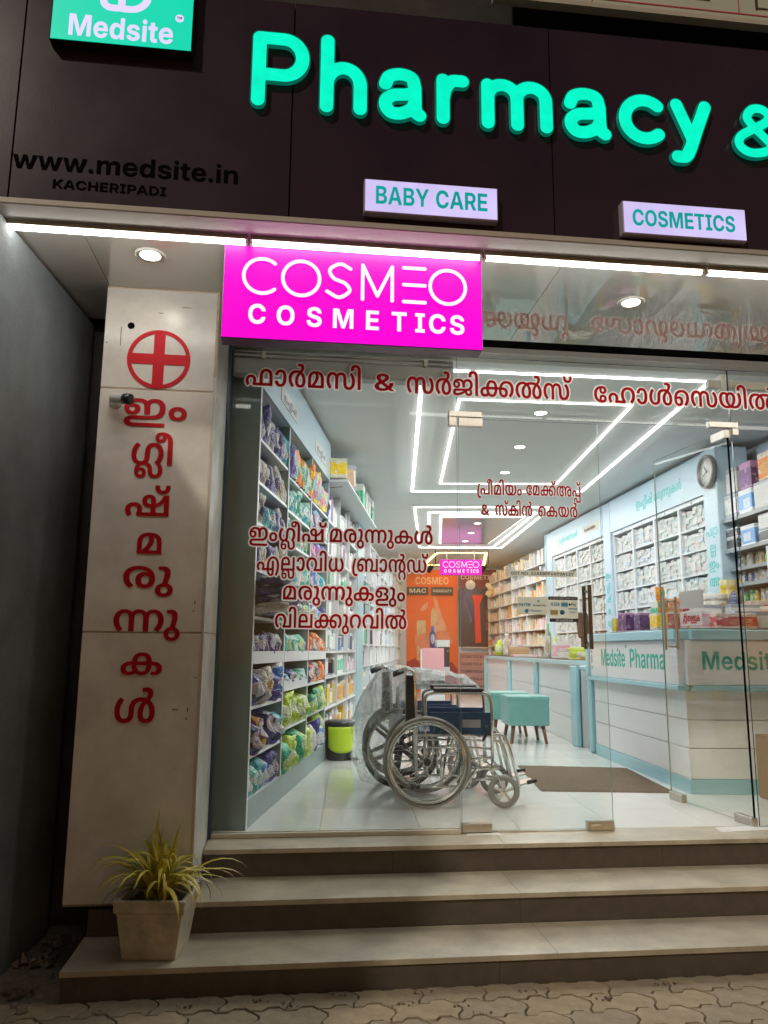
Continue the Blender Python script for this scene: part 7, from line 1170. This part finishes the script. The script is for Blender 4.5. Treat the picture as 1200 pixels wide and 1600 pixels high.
pn.add(vs,[(j*11+i,j*11+i+1,(j+1)*11+i+1,(j+1)*11+i) for j in range(8) for i in range(10)],True); o=pn.build('front_panel',M['lime'],bn); sm=o.modifiers.new('s','SOLIDIFY'); sm.thickness=.004
boxo('pedal',(.10,-.10,.01),(.20,-.05,.025),M['blackgloss'],bn)
def stool(label,x,y,rz,w):
    t=thing('stool',label,'stool',(x,y,ZF+.002),rz,'teal box stools'); 
    boxo('seat',(-w/2,-w/2,.21),(w/2,w/2,.545),M['tealleather'],t,ch=.012); boxo('seat_lid',(-w/2-.004,-w/2-.004,.49),(w/2+.004,w/2+.004,.553),M['tealleather'],t,ch=.010)
    for sx in (-1,1):
        for sy in (-1,1): MB().tube([(sx*w*.36,sy*w*.36,.21),(sx*w*.43,sy*w*.43,.0)],[.026,.017],8).build('leg',M['wood'],t)
stool('teal box stool with brown legs standing in front, nearer the doormat',1.56,9.78,R(4),.49)
stool('teal box stool with brown legs half hidden behind the other stool',1.46,10.58,R(2),.49)
# ================================================================ wheelchairs
def circ(cx,cz,r,y,n=40): return [(cx+r*math.cos(2*math.pi*i/n),y,cz+r*math.sin(2*math.pi*i/n)) for i in range(n)]
def wheelchair(label,loc,rz,mag_wheel=False):
    t=thing('wheelchair',label,'wheelchair',loc,rz); ch=M['chrome']; Wd=.50
    for y,s in ((-.045,-1),(Wd+.045,1)):
        w=MB().tube(circ(0,.312,.300,y),.0125,8,closed=True).build('wheel',M['rubber'] if not mag_wheel else M['rubberdark'],t)
        if not mag_wheel:
            MB().tube(circ(0,.312,.280,y),.0085,6,closed=True).build('rim',ch,w)
            sp=MB()
            for k in range(28):
                a=2*math.pi*k/28; b=a+(.55 if k%2 else -.55); yy=y+(.022 if k%4<2 else -.022)
                sp.tube([(.022*math.cos(b),yy,.312+.022*math.sin(b)),(.275*math.cos(a),y,.312+.275*math.sin(a))],.0013,4,caps=False)
            sp.build('spokes',ch,w)
        else:
            sp=MB()
            for k in range(6):
                a=2*math.pi*k/6+.4; sp.tube([(.02*math.cos(a),y,.312+.02*math.sin(a)),(.285*math.cos(a),y,.312+.285*math.sin(a))],[.022,.014],6)
            sp.build('spokes',M['rubberdark'],w); MB().tube(circ(0,.312,.272,y),.016,8,closed=True).build('rim',M['rubberdark'],w)
        MB().tube([(0,y-.032,.312),(0,y-.028,.312),(0,y+.028,.312),(0,y+.032,.312)],[.012,.026,.026,.012],14).build('hub',M['blackgloss'],w)
        hr=y+s*.034; MB().tube(circ(0,.312,.262,hr),.0085,8,closed=True).build('hand_rim',ch,w)
        st=MB()
        for k in range(6):
            a=2*math.pi*k/6; st.tube([(.262*math.cos(a),hr,.312+.262*math.sin(a)),(.277*math.cos(a),y,.312+.277*math.sin(a))],.003,5)
        st.build('hand_rim_stud',ch,w)
    def rnd(pts,n=5): return [(p[0],p[2],p[1]) for p in pts]
    for y in (0,Wd):
        fr=MB(); C3=lambda pts:[(x,y,z) for x,z in crom(pts,5)]
        fr.tube([(-.075,y,.20),(-.075,y,.62),(-.085,y,.87)]+C3([(-.085,.87),(-.095,.925),(-.13,.945),(-.17,.935)]),.0115,8)          # back post and push handle
        fr.tube(C3([(-.01,.50),(-.012,.70),(0,.765),(.05,.785)])+[(.39,y,.787)]+C3([(.39,.787),(.44,.775),(.462,.73),(.467,.66)])+[(.467,y,.285)],.0115,8)   # arm loop and front post
        fr.tube([(-.075,y,.49),(.467,y,.488)],.0115,8); fr.tube([(-.075,y,.405),(.30,y,.405),(.467,y,.40)],.009,8); fr.tube([(.0,y,.20),(.0,y,.49)],.010,8); fr.tube([(.10,y,.14),(.10,y,.42)],.008,8)
        fr.tube(C3([(.24,.10),(.30,.19),(.36,.255),(.42,.27)])+[(.52,y,.275)],.0115,8); fr.tube([(-.06,y,.135),(.26,y,.14)],.010,8)
        fr.tube([(.30,y,.19),(.60,y,.19)],.009,8)
        fr.build('frame',ch,t)
        MB().tube([(-.17,y,.935),(-.245,y,.905)],[.016,.0155],10).build('push_grip',M['rubberdark'],t)
        MB().tube([(-.115,y,.135),(-.055,y,.135)],[.014,.013],8).build('tip_cap',M['rubberdark'],t)
        boxo('armrest_pad',(.045,y-.022,.795),(.408,y+.026,.826),M['blackvinyl'],t,ch=.010)
        boxo('side_panel',(.022,y-.004,.498),(.462,y+.004,.650),M['navy'],t,ch=.002)
        # footrest hanger, heel loop and plate
        fo_=MB(); fo_.tube(C3([(.467,.492),(.525,.495),(.565,.470),(.590,.41)])+[(.655,y,.135)],.0105,8); fo_.tube(C3([(.467,.45),(.51,.452),(.54,.43),(.56,.38)])+[(.60,y,.20)],.008,8)
        f_=fo_.build('footrest_hanger',ch,t)
        iy=-1 if y>0 else 1
        MB().box((-.005,min(0,iy*.15),-.006),(.115,max(0,iy*.15),.006),ch=.004).build('foot_plate',M['steel'],f_,(.645,y,.150)).rotation_euler=(0,R(-14),0)
        MB().tube([(.705,y-.02,.175),(.770,y-.02,.192)],[.014,.014],8).build('plate_tip',M['rubberdark'],f_)
        # caster
        cy_=y-.02 if y==0 else y+.02
        cw_=MB().tube(circ(.54,.115,.092,cy_,26),.0215,9,closed=True).build('caster',M['rubber'],t)
        cs_=MB()
        for k in range(5):
            a=2*math.pi*k/5+.3; cs_.tube([(.54,cy_,.115),(.54+.08*math.cos(a),cy_,.115+.08*math.sin(a))],[.014,.009],6)
        cs_.build('caster_spokes',M['paper'],cw_)
        fk=MB()
        for s in (-1,1): fk.tube([(.54,cy_+s*.032,.115),(.50,cy_+s*.032,.225),(.475,cy_+s*.012,.245)],.007,6)
        fk.tube([(.472,cy_,.235),(.470,cy_,.315)],.015,10); fk.build('fork',ch,cw_)
    sx=MB().tube([(.10,0,.14),(.20,Wd,.47)],.010,8); sx.tube([(.10,Wd,.14),(.20,0,.47)],.010,8); sx.tube([(.30,0,.14),(.30,Wd,.47)],.010,8); sx.build('cross_brace',ch,t)
    boxo('seat',(-.06,.012,.497),(.455,Wd-.012,.520),M['navy'],t,ch=.008)
    boxo('backrest',(-.150,.006,.53),(-.084,Wd-.006,.91),M['blackvinyl'],t,ch=.008)
    boxo('brand_patch',(.255,-.0062,.545),(.385,-.0042,.600),mat('grey_patch',(.30,.31,.32),.6),t)
    br=MB().tube([(.40,-.02,.46),(.43,-.035,.52),(.415,-.04,.56)],[.010,.012,.013],8); br.build('brake_lever',M['rubberdark'],t)
    return t
wheelchair('chrome folding wheelchair with navy side panel parked facing right behind the glass',(.218,5.76,ZF+.002),0)
wheelchair('second wheelchair with black spoked wheels wrapped in clear plastic behind the chrome one',(.035,6.52,ZF+.002),R(2),True)
# plastic wrap over the second chair
def plasticmat():
    m=bpy.data.materials.new('clear_plastic_wrap'); m.use_nodes=True; N=m.node_tree.nodes; L=m.node_tree.links; N.remove(N['Principled BSDF'])
    t=N.new('ShaderNodeBsdfTransparent'); t.inputs[0].default_value=(.93,.94,.94,1); d=N.new('ShaderNodeBsdfDiffuse'); d.inputs[0].default_value=(.86,.87,.86,1); tr=N.new('ShaderNodeBsdfTranslucent'); tr.inputs[0].default_value=(.88,.88,.87,1); g=N.new('ShaderNodeBsdfAnisotropic'); g.inputs['Roughness'].default_value=.12
    tc=N.new('ShaderNodeTexCoord'); nz=N.new('ShaderNodeTexNoise'); nz.inputs['Scale'].default_value=6; nz.inputs['Detail'].default_value=4; L.new(tc.outputs['Object'],nz.inputs['Vector']); mr=N.new('ShaderNodeMapRange'); mr.inputs[1].default_value=.35; mr.inputs[2].default_value=.7; mr.inputs[3].default_value=.10; mr.inputs[4].default_value=.62; L.new(nz.outputs['Fac'],mr.inputs[0])
    a=N.new('ShaderNodeMixShader'); a.inputs[0].default_value=.5; L.new(d.outputs[0],a.inputs[1]); L.new(tr.outputs[0],a.inputs[2]); b=N.new('ShaderNodeMixShader'); L.new(mr.outputs[0],b.inputs[0]); L.new(t.outputs[0],b.inputs[1]); L.new(a.outputs[0],b.inputs[2])
    lw=N.new('ShaderNodeLayerWeight'); lw.inputs[0].default_value=.35; ms=N.new('ShaderNodeMath'); ms.operation='MULTIPLY_ADD'; ms.inputs[1].default_value=.45; ms.inputs[2].default_value=.10; L.new(lw.outputs['Facing'],ms.inputs[0]); c=N.new('ShaderNodeMixShader'); L.new(ms.outputs[0],c.inputs[0]); L.new(b.outputs[0],c.inputs[1]); L.new(g.outputs[0],c.inputs[2])
    n2=N.new('ShaderNodeTexNoise'); n2.inputs['Scale'].default_value=9; n2.inputs['Detail'].default_value=5; n2.inputs['Distortion'].default_value=1.5; L.new(tc.outputs['Object'],n2.inputs['Vector']); bp=N.new('ShaderNodeBump'); bp.inputs['Strength'].default_value=.9; bp.inputs['Distance'].default_value=.03; L.new(n2.outputs['Fac'],bp.inputs['Height'])
    for q in (d,tr,g): L.new(bp.outputs[0],q.inputs['Normal'])
    L.new(c.outputs[0],N['Material Output'].inputs[0]); return m
pw=MB(); vs=[]; nx,nt=52,38; rw=random.Random(4); ph=[rw.uniform(0,6) for _ in range(8)]
ztop=lambda x:np.interp(x,[-.36,-.30,-.16,.0,.16,.35,.55,.68],[.98,1.14,1.35,1.39,1.37,1.36,1.33,1.24])
znear=lambda x:np.interp(x,[-.36,-.28,-.12,-.04,.04,.12,.3,.68],[.66,.50,.465,.56,1.02,1.20,1.23,1.20])
for i in range(nx+1):
    x=-.36+1.04*i/nx; zt=ztop(x); zn=znear(x)
    for j in range(nt+1):
        t=j/nt
        y0,y1=6.42,7.10
        if t<.42: f=t/.42; z=zn+(zt-zn-.03)*f; y=y0-.015-.03*(1-f)
        elif t<.58: f=(t-.42)/.16; z=zt-.03+.03*math.sin(math.pi*f); y=y0+(y1-y0)*f
        else: f=(t-.58)/.42; z=zt-.03-(zt-.03-max(.62,zn))*f; y=y1+.02*f
        q=Vector((x*5.5,z*3.2,y*4.0)); rid=lambda v:1-abs(mnoise.noise(v))*2
        wv=.045*rid(q)+.022*rid(q*2.3+Vector((3,1,7)))-.04+.012*math.sin(23*x+7*z+ph[0])
        xx=x+.014*mnoise.noise(q*1.7+Vector((9,2,4)))
        if i==0: xx+=.03*mnoise.noise(Vector((0,z*9,y*9)))
        zz=z+(.030*rid(Vector((x*7,y*5,2.0)))-.02)*(1 if .3<t<.7 else .25)
        vs.append((xx,y-wv if t<.5 else y+wv,max(zz,.445)))
pw.add(vs,[f for i in range(nx) for j in range(nt) for f in (((i*(nt+1)+j,(i+1)*(nt+1)+j,(i+1)*(nt+1)+j+1),(i*(nt+1)+j,(i+1)*(nt+1)+j+1,i*(nt+1)+j+1)) if mnoise.noise(Vector((i*.7,j*.9,0)))>0 else ((i*(nt+1)+j,(i+1)*(nt+1)+j,i*(nt+1)+j+1),((i+1)*(nt+1)+j,(i+1)*(nt+1)+j+1,i*(nt+1)+j+1)))],False)
n0=(nt+1); 
pc=pw.build('plastic_cover',plasticmat()); tag(pc,'crumpled clear plastic sheet draped over the second wheelchair','plastic sheet')
# trolley with pink board behind the wheelchairs
tr=thing('display_stand','white stand carrying a pink board behind the wheelchairs','stand',(.50,10.9,ZF+.002),0)
boxo('pedestal',(-.16,-.05,0),(.16,.25,.80),M['white'],tr,ch=.01); boxo('board',(-.147,-.09,.80),(.147,-.06,1.112),mat('pink_board',(.68,.34,.38),.5),tr,ch=.004); boxo('board_edge',(-.175,-.085,.80),(-.150,-.055,1.10),M['paper'],tr)
put('bottle','navy',(.50,10.98,ZF+1.115),0,(.10,.10,.30),(0,0,0),'dark bottle standing behind the pink board','goods behind the pink board',seed=2); put('carton','cblack',(.62,10.98,ZF+.805),0,(.20,.12,.42),(0,0,.4),'black and white carton behind the pink board','goods behind the pink board')
# ================================================================ back wall
YB=20.745
op=thing('orange_poster','tall orange printed wall poster reading COSMEO at the back of the shop','poster',(.93,YB,0),0)
def flat(nm,x0,x1,z0,z1,y,m,parent): return boxo(nm,(x0,y-.004,z0),(x1,y,z1),m,parent)
orm=mat('orange_print',(.80,.11,.006),.45,c2=(.74,.16,.012),vs=.8); flat('sheet',-.68,.68,ZF+.01,3.62,-.001,orm,op)
text_obj('lettering',list('COSMEO'),.26,mat('pale_orange_print',(.80,.62,.42),.5),op,(0,-.007,3.235),width=.90,align='C',depth=.002)
gold=mat('gold_printing',(.55,.38,.15),.35,c2=(.75,.62,.36),vs=5); coral=mat('coral_print',(.78,.33,.20),.5,c2=(.66,.20,.10),vs=3); coral2=mat('pale_coral_print',(.82,.50,.36),.5,c2=(.70,.28,.16),vs=4); dkred=mat('dark_red_print',(.36,.03,.02),.5)
def pshape(nm,pts,m,y): inst(nm,poly_mesh(nm,[pts],m,.002),op,(0,y,0),(math.pi/2,0,0))
pshape('printed_lipstick',[(-.40,1.25),(-.14,1.25),(-.14,1.60),(-.17,1.60),(-.17,2.28),(-.40,2.28)],gold,-.007); pshape('printed_lipstick',[(-.03,1.9),(.12,1.9),(.12,2.55),(.02,2.62),(-.03,2.5)],gold,-.0075)
pshape('printed_paper',[(-.32,2.55),(-.22,2.70),(-.10,2.78),(-.12,2.62),(-.22,2.52)],coral2,-.008); pshape('printed_paper',[(.02,2.98),(.14,2.80),(.26,2.40),(.40,2.05),(.30,1.98),(.10,2.0),(.10,2.45)],coral2,-.009)
pshape('printed_bow',[(-.44,1.90),(-.20,1.95),(.06,1.78),(.22,2.02),(.44,1.98),(.55,1.70),(.30,1.62),(.06,1.66),(-.10,1.40),(-.40,1.28),(-.30,1.56),(-.44,1.66)],coral,-.010)
pshape('printed_ribbon',[(.02,1.70),(.14,1.68),(.40,1.0),(.22,.75),(.12,1.2)],coral,-.0105); pshape('printed_cube',[(-.66,.7),(-.66,1.2),(-.45,1.30),(-.22,1.08),(-.26,.62)],dkred,-.008); pshape('printed_cube',[(.30,.62),(.30,1.1),(.52,1.22),(.66,1.0),(.66,.6)],dkred,-.008)
for x0,x1,txt,wd in ((-.66,-.10,'MAC',.46),(-.02,.56,'HUDABEAUTY',.50)):
    s=thing('brand_board','dark wooden name board reading %s on the orange poster wall'%txt,'sign',(.93+(x0+x1)/2,YB-.03,2.95),0); h=(x1-x0)/2; boxo('board',(-h,-.02,0),(h,.0,.21),mat('dark_board',(.035,.03,.025),.4),s,ch=.003); text_obj('lettering',list(txt),.15 if txt=='MAC' else .10,mat('silver_print',(.66,.62,.52),.4),s,(0,-.022,.055 if txt=='MAC' else .07),width=wd,align='C',depth=.002)
dd=thing('makeup_display','dark makeup display cabinet with red strip and word COSMETICS at the back','display',(2.16,YB-.10,0),0)
flat('back',-.53,.56,1.60,3.12,0,mat('dark_display',(.035,.025,.035),.25),dd); flat('top_board',-.53,.56,3.122,3.62,0,mat('maroon_board',(.13,.015,.03),.4),dd); flat('ledge',-.53,.56,1.565,1.598,-.02,M['paper'],dd); flat('ledge',.30,.56,3.06,3.085,-.02,M['paper'],dd)
text_obj('lettering',list('COSMETICS'),.16,mat('pale_print',(.50,.38,.40),.5),dd,(.02,-.006,3.36),width=1.0,align='C',depth=.002)
def dsh(nm,pts,m,y=-.006): inst(nm,poly_mesh(nm,[pts],m,.002),dd,(0,y,0),(math.pi/2,0,0))
dsh('printed_red_strip',[(-.18,2.95),(.12,2.95),(.02,2.70),(.05,1.72),(-.10,1.70),(-.12,2.70)],mat('red_strip',(.75,.03,.015),.4)); dsh('printed_purple_streak',[(-.45,3.08),(-.40,3.08),(-.18,2.30),(-.22,2.2)],mat('purple_streak',(.12,.06,.28),.4))
for x,z,w,h in ((.20,2.6,.10,.25),(.18,2.3,.12,.25),(.30,1.95,.17,.22),(.22,1.68,.06,.22),(.31,1.70,.17,.22),(.17,2.02,.08,.22)): dsh('palette_box',[(x,z),(x+w,z),(x+w,z+h),(x,z+h)],mat('brown_red_box',(.22,.045,.03),.35),-.0075)
lp=thing('lower_display_panel','pink graded panel of repeated skin care wording below the makeup display','panel',(2.16,YB-.12,0),0)
flat('panel',-.53,.56,ZF+.01,1.45,0,mat('dusky_pink_panel',(.42,.20,.18),.5,c2=(.55,.30,.26),vs=1.5),lp)
for k in range(5): text_obj('lettering',list('SKIN CARE & MAKEUP') if 0 else list('COSMETICS & SKIN CARE'),.09,M['darkprint'],lp,(-.48,-.006,1.32-.19*k),width=.98,depth=.002)
hs=thing('hanging_sign','small magenta COSMEO COSMETICS lightbox hanging deep inside the shop','lightbox sign',(1.393,17.0,3.130),0)
boxo('box',(-.46,0,0),(.46,.08,.344),magside,hs); boxo('face',(-.457,-.004,.003),(.457,-.0003,.341),mag,hs); cosmeo(hs,-.006,.914,.344,whiteem)
for s in (-.3,.3): boxo('hanger',(s-.006,.03,.3445),(s+.006,.042,.568),M['steel'],hs)
for x,lab in ((.86,'left'),(2.03,'right')):
    s=thing('spotlight','black ceiling spotlight on a stem just %s of the hanging magenta sign'%lab,'spotlight',(x,17.3,3.69),0); MB().tube([(0,0,.009),(0,0,-.28),(-.10,-.02,-.36)],.012,6).build('stem',M['black'],s); MB().lathe([(.05,-.08),(.055,.08),(.0,.085)],14,M=Matrix.Translation((-.13,-.03,-.40))@Matrix.Rotation(R(35),4,'Y')).build('lamp_head',M['black'],s)
rd=thing('round_notice','round white hanging notice below the magenta sign','notice',(1.75,18.6,3.05),0); MB().lathe([(.115,0),(.115,.006)],28,M=Mx).build('disc',M['paper'],rd); MB().tube([(0,0,.114),(0,0,.649)],.003,4).build('string',M['paper'],rd)
fn=thing('wall_fan','small beige four-bladed fan at the back right','fan',(2.42,19.6,3.02),0); MB().lathe([(.05,-.03),(.05,.04),(.03,.06)],16,M=Mx).build('hub',M['cream'],fn)
for k in range(5):
    a=2*math.pi*k/5; o=inst('blade',poly_mesh('blade',[[(.04,-.02),(.16,-.07),(.24,-.03),(.22,.05),(.12,.06),(.04,.03)]],mat('cream_blade',(.70,.60,.38),.4),.006),fn,(0,-.02,0),(math.pi/2,0,0)); o.rotation_euler=(math.pi/2,a,0)
boxo('bracket',(-.02,.03,-.02),(.02,1.04,.02),M['cream'],fn)
# ================================================================ the last small things on the street side
